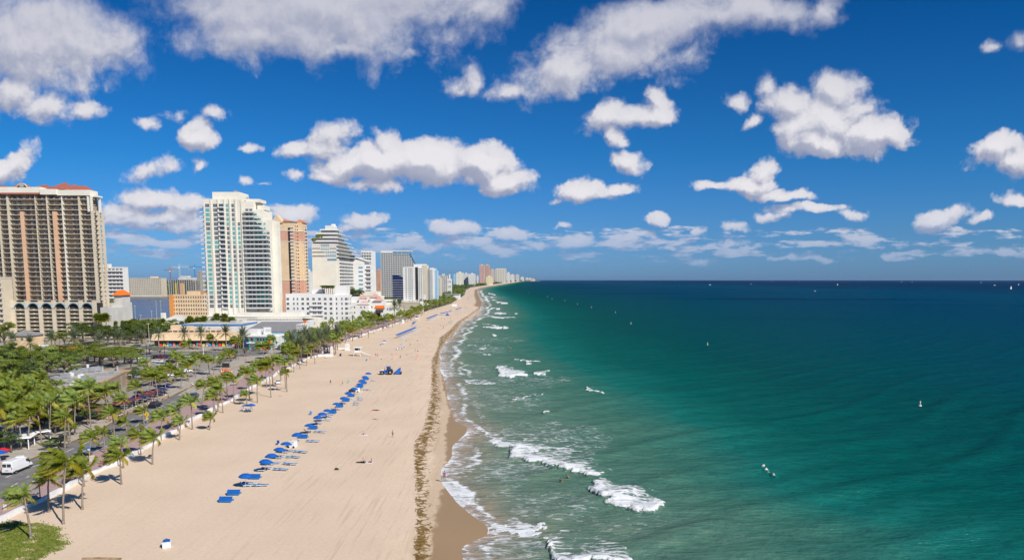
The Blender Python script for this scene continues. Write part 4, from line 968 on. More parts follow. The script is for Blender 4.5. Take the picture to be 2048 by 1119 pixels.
white_tower()

def peach_tower():
    Y = 600; b = Bd('apartment_tower', 'slender peach and salmon tower with terracotta roof behind the tall white tower', 'apartment tower', -198, Y + 15)
    xa_, xb_, xc_ = -214, XA(590, Y, 500), XA(611, Y + 16, 500)
    bands = [(0, 22, SALM), (22, 38, YELW), (38, 40, SALM), (40, 70.5, YELW), (70.5, 80, SALM), (80, 86.5, YELW)]
    bands = [(0, 37, SALM), (37, 70, YELW), (70, 79.5, SALM), (79.5, 87, YELW)]
    for z0, z1, m in bands:
        mb = MB(); mb.box(xa_, xb_, Y, Y + 26, z0, z1 - .01); mb.box(xb_ - .01, xc_, Y + 7, Y + 22, z0, z1 - .01); b.part('wall_band', mb, m)
    mb = MB()
    for z in (37, 70, 79.5): mb.box(xa_ - .1, xb_ + .25, Y - .25, Y + 26.1, z - .3, z + .3); mb.box(xb_, xc_ + .25, Y + 6.75, Y + 22.1, z - .3, z + .3)
    b.part('string_course', mb, CREAM2)
    mb = MB(); mb.hip(xa_, xb_, Y, Y + 26, 87, 90.2, ov=.8); mb.hip(xb_ - 1, xc_, Y + 8, Y + 22, 87, 90, ov=.8); b.part('roof', mb, TILE2)
    mb = MB(); mb.poly([(xa_ + 5, Y - .9, 86), (xa_ + 16, Y - .9, 86), (xa_ + 10.5, Y - .9, 93), (xa_ + 5, Y + 8, 86), (xa_ + 16, Y + 8, 86), (xa_ + 10.5, Y + 8, 93)], [(0, 1, 2), (3, 5, 4), (0, 2, 5, 3), (1, 4, 5, 2)]); b.part('gable', mb, YELW)
    b.box('stair_glazing', DARKR, xb_ - 5.6, xb_ - 3.8, Y - .06, Y + .1, 12, 82)
    for k in range(24):
        z = 13 + k * 3.0
        b.win('dk', xb_ + .02, Y + 3.5, z + 1.7, 3, 1.6, E_); b.win('dkc', xc_ - 4, Y + 6.97, z + 1.6, 1.6, 1.5)
        b.win('dk', xc_ + .02, Y + 13, z + 1.7, 1.8, 1.6, E_); b.bal('creams', xc_, Y + 18, z, 4, 1.0, E_); b.win('dk', xc_ + .02, Y + 18, z + 1.7, 3, 1.6, E_)
        b.bal('white', xa_ + 23, Y, z, 3, .8)
    b.done()
peach_tower()

def stepped_hotel():
    Y = 620; xl, xr_ = XA(625, Y, 540), XA(678, Y, 540)
    b = Bd('hotel', 'white stepped hotel with terraced upper floors and a blank cream south wall', 'hotel', (xl + xr_) / 2, Y + 40)
    mb = MB(); mb.box(xl, xr_ - 2, Y, Y + 50, 0, 68); mb.box(xr_ - 2, xr_, Y + .4, Y + 90, 0, 56); b.part('wall', mb, CREAM2)
    ends = [635, 644, 653, 664, 672, 683, 695, 709]; zt = 81.5
    for i, ye in enumerate(ends):
        z1 = zt - i * 3.35; z0 = z1 - 3.35; xs0 = xl + (4 if i < 3 else 0) + (3.5 if i < 1 else 0)
        mb = MB(); mb.box(xs0 + 1, xr_ - 2.6, Y + 1.2, ye - 1, z0, z1 - .4, 1); mb.box(xs0, xr_ + .3 + i * .35, Y - .3, ye + .8, z1 - .4, z1 + .12, 0); mb.box(xs0 + .2, xr_, Y, Y + .15, z1 + .12, z1 + .8, 0)
        b.part('terrace_floor', mb, [WHT, LGREY])
    mb = MB(); mb.box(xl + 12, xl + 20, Y + 2, Y + 12, 81.5, 85.5); mb.cone(xl + 18, Y + 6, 84, 87, 2.6, 2.3, 12); b.part('lift_tower', mb, WHT)
    for j, (p0, p1, py) in enumerate(((641, 659, 490.5), (641, 659, 497.5), (650, 673, 504.7), (650, 673, 511.5), (654, 674, 519))):
        x0, x1 = XA(p0, Y, py), XA(p1, Y, py); b.win('blue', (x0 + x1) / 2, Y - .03, ZA(py, Y), x1 - x0, 2.0)
    for k in range(17):
        z = 3 + k * 3.1
        if z > 54: break
        for j in range(9):
            yy = Y + 4 + j * 6.0; b.bal('solid', xr_, yy, z, 4.6, 1.6, E_); b.win('dk', xr_ + .02, yy, z + 1.6, 3, 2.0, E_)
    mb = MB()
    for j, px in enumerate((622, 626, 633, 638)): 
        for q in range(40): mb.box(*[v for c, r in ((XA(px, Y, 480) + rb.uniform(0, 3), .5), (Y + rb.uniform(-.5, 3), .5)) for v in (c - r, c + r)], 71.6 + (3 if j > 1 else 0) + (rb.uniform(0, 1.6)), 72.4 + (3 if j > 1 else 0) + rb.uniform(.2, 2.0), rz=rb.uniform(0, 1.5))
    b.part('roof_garden', mb, M_BROAD2)
    b.done()
    b = Bd('hotel', 'white hotel wing with blue window strips right of the stepped hotel', 'hotel', -152, 682)
    Y = 676; x0, x1 = XA(706, Y, 540), XA(729, Y, 540)
    mb = MB(); mb.box(x0, x1, Y, Y + 22, 0, 57); mb.box(x1, x1 + 6, Y + 3, Y + 26, 0, 52); b.part('wall', mb, WHT)
    mb = MB(); mb.poly([(x0 + 3, Y - 1, 58.5), (x1 + 3, Y - 1, 55), (x1 + 3, Y + 20, 55), (x0 + 3, Y + 20, 58.5), (x0 + 3, Y - 1, 59.3), (x1 + 3, Y - 1, 55.8), (x1 + 3, Y + 20, 55.8), (x0 + 3, Y + 20, 59.3)], [(0, 3, 2, 1), (4, 5, 6, 7), (0, 1, 5, 4), (1, 2, 6, 5), (3, 0, 4, 7)]); b.part('roof', mb, WHT)
    for k in range(11):
        z = 8 + k * 4.1 ; b.win('blue', x0 + 7.5, Y - .03, z, 4.6, 1.9); b.bal('solid', x1 + 3, Y + 3, z - 1.4, 6, 1.6); b.win('dk', x1 + 3, Y + 2.96, z + .3, 4.6, 1.8)
    b.done()
    b = Bd('hotel', 'white flat topped hotel block showing behind the blue striped wing', 'hotel', -158, 770)
    Y = 760; x0, x1 = XA(722, Y, 510), XA(742, Y, 510); b.box('wall', WHT, x0, x1, Y, Y + 25, 0, 69)
    for k in range(19):
        z = 8 + k * 3.2; b.bal('solid', (x0 + x1) / 2, Y, z - 1.5, x1 - x0, .6)
        for j in range(4): b.win('dk', x0 + 1.6 + j * 2.8, Y - .03, z + .5, 2.2, 1.6)
    b.done()
stepped_hotel()

def slant_hotel():
    Y = 1150; X = lambda p: XA(p, Y, 530)
    b = Bd('hotel', 'grey banded hotel with a stair-stepped right edge and blue glass penthouse', 'hotel', X(790), Y + 20)
    n = 24
    mb = MB()
    for k in range(n):
        z = 4 + k * 3.25; xe = 843 - max(0, k - 10) * 1.9; xe2 = X(xe)
        mb.box(X(762), xe2 - 1, Y + 1.2, Y + 30, z, z + 3.25 - .02)
        b.bal('thick', (X(762) + xe2) / 2, Y + 1.2, z - .3, xe2 - X(762), 1.2)
        nn = int((xe2 - X(762)) / 3.6)
    b.part('wall', mb, GL_D)
    for j in range(17):
        x = X(762) + j * 3.9; zt = 82 if x < X(818) else 82 - (x - X(818)) / 1.6 * 3.25
        b.box('fin', WHT, x - .12, x + .12, Y - .1, Y + 1.2, 2, max(10, zt))
    mb = MB(); mb.box(X(762), X(786), Y - .2, Y + 28, 81.5, 85.5); mb.box(X(786), X(821), Y - .2, Y + 28, 84.3, 85.8); b.part('parapet', mb, WHT)
    for a, c in ((787, 795), (796, 803.5), (804.5, 811), (812, 819)): b.win('blue', (X(a) + X(c)) / 2, Y - .3, 81.6, X(c) - X(a), 4.6)
    b.done()
    Y = 1080; b = Bd('office_block', 'low navy glass block with a curved top before the banded hotel', 'office block', XA(795, Y), Y + 10); X = lambda p: XA(p, Y, 560)
    mb = MB()
    for j in range(8):
        p = 785 + j * 2.9; z = 45 - (j / 7) ** 2 * 5; mb.box(X(p), X(p + 2.9) - .25, Y, Y + 18, 0, z)
    b.part('wall', mb, GL_N); mb = MB()
    for k in range(10): mb.box(X(784.5), X(808), Y - .25, Y, 4 + k * 3.6, 4.5 + k * 3.6)
    b.part('floor_band', mb, LGREY); b.done()
slant_hotel()

def stripe_hotel():
    Y = 1000; X = lambda p: XA(p, Y, 550)
    b = Bd('hotel', 'bright white hotel with one dark recessed stripe down its middle', 'hotel', X(835), Y + 12)
    mb = MB(); mb.box(X(806), X(830), Y, Y + 20, 0, 55.5); mb.box(X(836), X(846), Y, Y + 20, 0, 55.5); mb.box(X(827), X(851), Y + 4, Y + 18, 55.4, 60); b.part('wall', mb, WHT)
    mb = MB(); mb.box(X(830), X(836), Y + 1.5, Y + 18, 0, 55.4); b.part('recess', mb, DARKR)
    mb = MB(); mb.box(X(846), X(854), Y - .3, Y + 22, 0, 58.5); b.part('cream_wall', mb, CREAM)
    mb = MB(); mb.box(X(854), X(866), Y + 2, Y + 24, 0, 54.5); b.part('side_wing', mb, WHT)
    mb = MB(); mb.box(X(804), X(853), Y - 8, Y, 0, 8); mb.box(X(848), X(852), Y - 9, Y - 6, 0, 16); b.part('podium', mb, WHT)
    for k in range(15):
        z = 10 + k * 3.05
        for p, w in ((812, 2.2), (817.6, 2.0), (820.8, 2.0), (824, 2.0), (838.6, 2.2), (842.6, 2.2)): b.win('dk', X(p), Y - .03, z, w, 1.4)
        b.bal('solid', X(860), Y + 2, z - 1.4, 8.4, 1.3); b.win('dk', X(857.3), Y + 1.96, z + .5, 3.2, 1.8)
    b.done()
stripe_hotel()

# --- simpler blocks: name, label, category, pxl, pxr, pytop, Y, depth, wall, window kind, floors, bays, extras
def block(name, label, cat, p0, p1, pyt, Y, dep, m, wk, floors, bays, wfrac=.6, zbase=3, bal=None, east=0, roofbox=None, group=None):
    x0, x1 = XA(p0, Y, pyt), XA(p1, Y + dep, pyt); zt = ZA(pyt, Y); fh = (zt - zbase) / floors
    b = Bd(name, label, cat, (x0 + x1) / 2, Y + dep / 2, group)
    b.box('wall', m, x0, x1, Y, Y + dep, 0, zt); bw = (x1 - x0) / bays
    mb = MB(); mb.box(x0 - .15, x1 + .15, Y - .15, Y + .5, zt - .25, zt + .6); mb.box(x1 - .5, x1 + .15, Y + .5, Y + dep, zt - .25, zt + .6); mb.box(x0 - .15, x0 + .5, Y + .5, Y + dep, zt - .25, zt + .6)
    b.part('parapet', mb, m)
    for k in range(floors):
        z = zbase + (k + .5) * fh
        for j in range(bays): b.win(wk, x0 + bw * (j + .5), Y - .03, z, bw * wfrac, fh * .52)
        if bal:
            b.bal(bal, (x0 + x1) / 2, Y, z - fh * .48, (x1 - x0) * .98, 1.4)
        for j in range(east): b.win(wk, x1 + .03, Y + dep * (j + .5) / east, z, dep / east * .6, fh * .52, E_)
    rbx = roofbox or (.35, .65)
    b.box('roof_plant', m, x0 + (x1 - x0) * rbx[0], x0 + (x1 - x0) * rbx[1], Y + dep * .25, Y + dep * .7, zt, zt + max(2.2, fh))
    b.done(); return b
block('apartment_block', 'cream apartment block with solid balconies cut by the left edge of the photo', 'apartment block', -60, 24, 556, 424, 9, CREAM, 'dk', 11, 7, .5, 3, 'creams')
block('apartment_block', 'white balconied block just right of the beige tower by the waterway', 'apartment block', 200, 256, 535, 600, 8, WHT, 'dk', 14, 6, .75, 1, 'solid', roofbox=(.05, .35))
block('hotel', 'long beige grid fronted hotel across the waterway', 'hotel', 258, 333, 556, 1520, 25, CREAM, 'dk', 9, 18, .66, 4, None, roofbox=(.62, .80))
block('office_block', 'narrow dark slab behind the cranes', 'office block', 394, 409, 544, 1700, 25, GREYC, 'dk', 12, 3, .8, 3)
block('apartment_block', 'yellow four storey block with an orange end wall by the waterway', 'apartment block', 345, 430, 590, 620, 12, YELW, 'dkc', 5, 15, .5, 5)
bb = Bd('orange_annex', 'orange end building attached beside the yellow four storey block', 'building', XA(341, 618), 625); bb.box('wall', ORW, XA(338, 618), XA(345.5, 618) , 618, 636, 0, ZA(589, 618)); bb.box('roof_block', ORW, XA(396, 640), XA(415, 640), 637, 650, 0, ZA(584, 640)); bb.done()
block('apartment_block', 'white far block seen between the peach tower and the stepped hotel', 'apartment block', 610, 626, 543, 1000, 20, WHT, 'dk', 13, 4, .6, 3)
block('apartment_block', 'slim aqua and white block behind the gap right of the stepped hotel', 'apartment block', 742, 752, 541, 1100, 20, mat('aqua_render', (.30, .60, .58), .8, .05), 'dk', 13, 3, .5, 3)
block('apartment_block', 'red brown block between the aqua block and the banded hotel', 'apartment block', 752, 764, 541, 1250, 20, SALM, 'dkc', 13, 3, .4, 3)
block('apartment_block', 'pale blue narrow tower right of the dark striped hotel', 'apartment tower', 866, 877, 541, 1060, 20, LBLUE, 'dk', 13, 3, .35, 3)
block('apartment_block', 'cream block stepping down behind the pale blue tower', 'apartment block', 874, 884, 556, 1200, 30, CREAM, 'dk', 8, 3, .4, 3)
block('office_block', 'grey concrete slab block beyond the white hotels', 'office block', 878, 896, 551, 1700, 20, LGREY, 'dk', 9, 4, .7, 3)
block('house_block', 'small white block in the trees left of the far hotel cluster', 'building', 895, 904, 558, 1650, 20, WHT, 'dk', 3, 3, .4, 3)
block('apartment_tower', 'blue tinted slim far tower left of the far cream cluster', 'apartment tower', 906, 913, 549, 4200, 30, LBLUE, 'navy', 12, 2, .5, 3)
block('apartment_tower', 'cream far tower, tallest of the far cream cluster', 'apartment tower', 912.5, 927, 545, 4000, 35, CREAM2, 'dkc', 14, 5, .35, 3)
block('apartment_tower', 'cream far tower in the middle of the far cream cluster', 'apartment tower', 927.5, 937, 547, 4100, 35, WHT, 'dk', 13, 5, .55, 3)
block('apartment_tower', 'white gridded far tower right of the far cream cluster', 'apartment tower', 937.5, 951, 547.5, 4050, 35, WHT, 'dk', 13, 7, .6, 3)
block('apartment_tower', 'tiny blue white block in the gap left of the pink towers', 'apartment tower', 953, 957, 552, 5200, 30, WHT, 'blue', 8, 2, .5, 3)
block('apartment_tower', 'pink far tower, left of the two pink towers up the coast', 'apartment tower', 958.5, 969, 530, 5500, 40, PINKW, 'dkc', 20, 4, .4, 3, 'pink')
block('apartment_tower', 'pink far tower with peach right side, right of the two pink towers', 'apartment tower', 969.5, 979.5, 530, 5600, 40, PEACH, 'dkc', 20, 4, .4, 3, 'pink')
block('hotel', 'pale yellow stepped far hotel in front of the pink towers', 'hotel', 972, 986, 553, 5200, 40, mat('lemon_render', (.72, .66, .42), .8, .05), 'dkc', 8, 6, .4, 3)
block('apartment_tower', 'peach and glass far tower just right of the pink pair', 'apartment tower', 981, 989, 538.5, 7000, 40, PEACH, 'blue', 17, 4, .6, 3)
block('apartment_tower', 'sand coloured far tower with blue glass stripes', 'apartment tower', 990.5, 1013, 538, 8500, 45, CREAM, 'blue', 17, 5, .5, 3, roofbox=(.05, .95))
block('apartment_tower', 'white far tower right of the blue striped tower', 'apartment tower', 1013.5, 1020, 545, 10500, 45, WHT, 'dk', 14, 4, .5, 3)
block('apartment_tower', 'white far slab beyond the blue striped tower', 'apartment tower', 1020.5, 1029, 549, 13000, 45, CREAM2, 'dk', 12, 5, .5, 3)
block('apartment_tower', 'pale grey far tower standing alone near the headland', 'apartment tower', 1031, 1038.5, 549, 17000, 45, LGREY, 'dk', 13, 4, .4, 3)
block('apartment_block', 'small cream far block near the headland', 'apartment block', 1041, 1048, 554, 22000, 60, CREAM2, 'dk', 6, 5, .5, 3)
block('apartment_block', 'tiny white far block at the root of the pier', 'apartment block', 1051, 1057, 555.5, 26000, 80, WHT, 'dk', 5, 5, .5, 3)
block('apartment_block', 'tiny cream far block beyond the pier root', 'apartment block', 1057.5, 1063, 556, 27000, 80, CREAM2, 'dk', 5, 5, .5, 3)
block('apartment_block', 'last tiny pink block before the far headland', 'apartment block', 1064, 1070, 557, 28000, 80, PINKW, 'dk', 4, 5, .5, 3)

# construction building and its cranes
def construction():
    Y = 1480; X = lambda p: XA(p, Y, 570)
    b = Bd('unfinished_building', 'concrete building under construction across the waterway below the cranes', 'building', X(363), Y + 15)
    mb = MB()
    for k in range(9): z = 6 + k * 3.9; mb.box(X(337), X(390 if k < 8 else 380), Y, Y + 30, z, z + .5)
    for j in range(13):
        x = X(337.5) + j * 4.75; mb.box(x - .4, x + .4, Y + .3, Y + 1.2, 0, 38)
    b.part('frame', mb, LGREY)
    mb = MB(); mb.box(X(338), X(389), Y + 4, Y + 28, 0, 37); b.part('core', mb, mat('raw_block', (.24, .20, .18), .9, .3, .08))
    for p, q, m in ((350, 353, mat('yellow_net', (.6, .5, .08), .8)), (359, 366, SALM), (366, 368, mat('yellow_net', (.6, .5, .08), .8))):
        mb = MB(); mb.box(X(p), X(q), Y - .3, Y, 5, 30); b.part('netting', mb, m)
    mb = MB(); mb.box(X(356), X(386), Y + 2, Y + 20, 37, 42); mb.box(X(360), X(376), Y + 3, Y + 15, 42, 46); b.part('upper_frame', mb, LGREY)
    b.done()
    def crane(px, pyb, pyj, pl, pr, Y, m, label):
        x = XA(px, Y, pyj); z = ZA(pyj, Y); c = Bd('tower_crane', label, 'crane', x, Y)
        def lattice(p0, p1, w, n):
            mb = MB(); p0, p1 = Vector(p0), Vector(p1); d = (p1 - p0); dn = d.normalized(); u = dn.cross(Vector((0, 1, 0))).normalized(); v = Vector((0, 1, 0))
            cs = [u * sx * w + v * sy * w for sx, sy in ((1, 1), (-1, 1), (-1, -1), (1, -1))]
            for q in cs: mb.tube([p0 + q, p1 + q], w * .22, 4)
            for i in range(n):
                for a, e in ((0, 1), (1, 2), (2, 3), (3, 0)): mb.tube([p0 + d * (i / n) + cs[a if i % 2 else e], p0 + d * ((i + 1) / n) + cs[e if i % 2 else a]], w * .13, 3)
            return mb
        c.part('mast', lattice((x, Y, 0), (x, Y, z + 3), .9, 16), m); xl, xr_ = XA(pl, Y, pyj), XA(pr, Y, pyj)
        c.part('jib', lattice((xl, Y, z), (xr_, Y, z + .6), .9, 22), m)
        mb = MB(); mb.box(x - 1.5, x + 1.5, Y - 2.5, Y - .9, z - 3, z - .9); c.part('cab', mb, M_WHITE)
        mb = MB(); e = xr_ if abs(xr_ - x) < abs(xl - x) else xl; mb.box(e - 2, e + 2, Y - 1.2, Y + 1.2, z - 4, z - .5); c.part('counterweight', mb, GREYC)
        mb = MB(); mb.tube([(x, Y, z + 7), (xl, Y, z + .8)], .12, 3); mb.tube([(x, Y, z + 7), (xr_, Y, z + .8)], .12, 3); mb.cone(x, Y, z + 1, z + 7.4, .8, .2, 4); c.part('stay', mb, m)
    crane(340.5, 560, 540, 327, 346, 1600, mat('crane_red', (.35, .13, .09), .6), 'small dark red tower crane, leftmost of the three cranes')
    crane(358.5, 560, 534, 344, 377, 1550, mat('crane_white', (.62, .62, .60), .6), 'white tower crane with a long jib over the unfinished building')
    crane(389, 570, 534, 378, 406, 1500, mat('crane_blue', (.03, .22, .50), .6), 'blue masted tower crane, rightmost of the three cranes')
construction()

# low white hotel with red roofed wing
def low_hotel():
    Y = 475; X = lambda p: XA(p, Y, 610)
    b = Bd('hotel', 'low white five storey hotel with small paired windows in front of the stepped hotel', 'hotel', X(630), Y + 12)
    mb = MB(); mb.box(X(572), X(668), Y, Y + 30, 0, 27.4); mb.box(X(668), X(695), Y + .5, Y + 12, 0, 26.6); mb.box(X(667), X(690), Y + 6, Y + 16, 26, 33); mb.box(X(618), X(640), Y + 8, Y + 20, 27, 30.5); b.part('wall', mb, WHT)
    rows = [23.9, 20.6, 17.3, 14.0, 10.7, 7.4]
    for r, z in enumerate(rows):
        for px in (576, 588, 595.4, 605.7, 616, 627.6, 639.4, 650.8, 662, 673, 683.8, 692.6):
            if px in (627.6, 639.4) and r in (1, 2, 3): continue
            b.win('dk', X(px), Y + (.47 if px > 668 else -.03), z, 1.9 if px not in (588, 595.4, 673, 683.8) else 1.0, 1.7)
        if r in (1, 2, 3):
            b.bal('solid', X(634), Y, z - 1.6, 8.8, 1.2)
            for q in (627, 631, 637, 641): b.win('dk', X(q), Y - .03, z + .1, 1.3, 1.9)
        for j in range(2): b.win('dk', X(695) + .03, Y + 3.5 + j * 5, z, 1.8, 1.8, E_)
    mb = MB()
    for j in range(5): mb.box(X(576) + j * 3.2, X(576) + j * 3.2 + 2, Y - 16, Y - 14.5, 12.4, 13.6)
    b.done()
    T = Bd('roof_pergola', 'planted timber pergola on the roof of the low white hotel', 'pergola', X(652), Y + 8)
    mb = MB()
    for px in (642, 646, 650, 654, 658, 662): mb.box(X(px) - .15, X(px) + .15, Y + 5, Y + 5.3, 27.4, 31.4)
    T.part('post', mb, M_BARK); mb = MB()
    for q in range(160): x = X(rb.uniform(640, 663)); y = Y + rb.uniform(3, 10); z = 31.4 + rb.uniform(0, 1.6); s_ = rb.uniform(.3, .8); mb.box(x - s_, x + s_, y - s_, y + s_, z - .2, z + .3, rz=rb.uniform(0, 1.5))
    T.part('foliage', mb, M_BROAD); T.done()
    # cream terrace building behind with trees
    Y = 640; X = lambda p: XA(p, Y, 590)
    b = Bd('hotel_terrace_building', 'cream terrace building with a roof garden behind the red roofed houses', 'building', X(745), Y + 15); b.zm = lambda z: max(0, 37 - (37 - z) * 640 / 560) if z > 0 else z
    mb = MB(); mb.box(X(660), X(757), Y, Y + 30, 0, 24); mb.box(X(720), X(752), Y - .3, Y + 24, 24, 27.5); mb.box(X(700), X(757), Y - 12, Y, 0, 16); b.part('wall', mb, CREAM2); mb = MB(); mb.box(XA(757, 700), XA(803, 706), 694, 712, 0, 15.2); mb.box(XA(765, 700), XA(795, 712), 699, 712, 15.2, 19.5); b.part('east_wing_wall', mb, CREAM2)
    mb = MB()
    for q in ((704, 730, 24.02), (768, 786, 21.52)):
        mb.box(X(q[0]), X(q[1]), Y + .4, Y + 1.0, q[2], q[2] + 1.3)
    b.part('planter_hedge', mb, M_BROAD)
    for p in (774, 780.5, 787.5, 795): b.win('blue', XA(p, 694), 693.97, 11.2, 2.6, 2.8)
    for k in range(8): b.win('dk', XA(768 + k * 3.0, 699), 698.97, 17.6, 1.0, 1.8)
    for k in range(8): b.win('dk', X(705 + k * 6), Y - 12.03, 12, 1.6, 1.6)
    b.done()
    for i, px in enumerate((698, 706, 713)): tree(1, XA(px, 630, 575), 634, 12 - i, f'leafy tree in the roof garden, {ordn(i + 1)} from the left', 'roof garden trees', RS, z=18)
    # red roofed wing
    Y = 615; X = lambda p: XA(p, Y, 610)
    b = Bd('hotel_wing', 'white wing with pinkish tiled roofs and an orange awning right of the low hotel', 'building', X(740), Y + 10); b.zm = lambda z: max(0, 37 - (37 - z) * 615 / 505) if z > 0 else z
    mb = MB(); mb.box(X(698), X(736), Y, Y + 26, 0, 20.4); mb.box(X(736), X(762), Y + 6, Y + 26, 0, 21.5); mb.box(X(699), X(716), Y + 8, Y + 20, 20, 24.6); mb.box(X(716), X(728), Y + 4, Y + 12, 20, 23.4); mb.box(X(748), X(762), Y - 3, Y + 6, 0, 13); b.part('wall', mb, WHT)
    mb = MB(); mb.hip(X(715), X(736), Y, Y + 16, 19.0, 22, ov=.5); mb.hip(X(717), X(729), Y + 4, Y + 12, 23.4, 26.2); mb.hip(X(745), X(761), Y + 5, Y + 16, 21.5, 24.4); mb.hip(X(733), X(750), Y + 14, Y + 26, 24, 26.8); b.part('roof', mb, TILE3)
    mb = MB(); mb.box(X(733), X(749.8), Y + 14.4, Y + 25.6, 21.4, 24); b.part('upper_wall', mb, WHT)
    mb = MB(); mb.box(X(752), X(771), Y - 9, Y - 3, 16.2, 16.9); mb.poly([(X(752), Y - 9, 16.2), (X(771), Y - 9, 16.2), (X(771), Y - 3, 18.4), (X(752), Y - 3, 18.4)], [(0, 1, 2, 3)]); b.part('awning', mb, ORNG)
    mb = MB(); mb.box(X(752), X(771), Y - 3, Y + 6, 0, 16.2); b.part('restaurant_wall', mb, WHT)
    mb = MB(); mb.box(X(751), X(768), Y - 6, Y - 3, 9.2, 9.6); b.part('blue_awning', mb, M_BLUE)
    for z in (14, 7.4, 3.4):
        for p in (755, 760, 765.5): b.win('dk', X(p), Y - 3.03, z, 1.9, 1.8)
    for k in range(4):
        for p in (703, 709, 722, 729, 741): b.win('dk', X(p), Y - .03 if p < 736 else Y + 5.97, 17 - k * 4, 1.2, 1.7)
    b.done()
    Y = 783; X = lambda p: XA(p, Y, 615)
    LZ = lambda z: max(0, 37 - (37 - z) * 783 / 590) if z > 0 else z
    b = Bd('louvred_building', 'cream building with horizontal louvres and a tall white fin wall by the beach', 'building', X(820), Y + 8); b.zm = LZ
    mb = MB(); mb.box(X(796), X(840), Y, Y + 14, 0, 9); b.part('wall', mb, GREYC); mb = MB()
    for k in range(8): mb.box(X(796 + k * .3), X(840.5), Y - .9, Y - .6, 9.6 + k * 1.15, 10.3 + k * 1.15)
    for p in (797, 805, 813, 821, 829, 838): mb.box(X(p), X(p) + .4, Y - .6, Y - .2, 0, 18.5)
    b.part('louvre', mb, CREAM); b.box('fin_wall', WHT, X(840.5), X(847), Y - 1.5, Y + .5, 0, 18.9); b.box('rear_wall', CREAM2, X(796), X(840), Y - .2, Y + 14, 9, 18.4); b.done()
    Y = 1330; X = lambda p: XA(p, Y, 590)
    b = Bd('beach_pavilion', 'long low white beach pavilion with a row of blue windows', 'building', X(905), Y + 8); mb = MB(); mb.box(X(890), X(920), Y, Y + 12, 0, 9.5); b.part('wall', mb, WHT)
    for k in range(10): b.win('navy', X(893 + k * 2.7), Y - .03, 7.8, 2.0, 1.5)
    b.box('roof', LGREY, X(889), X(921), Y - 1, Y + 13, 9.5, 10); b.done()
low_hotel()

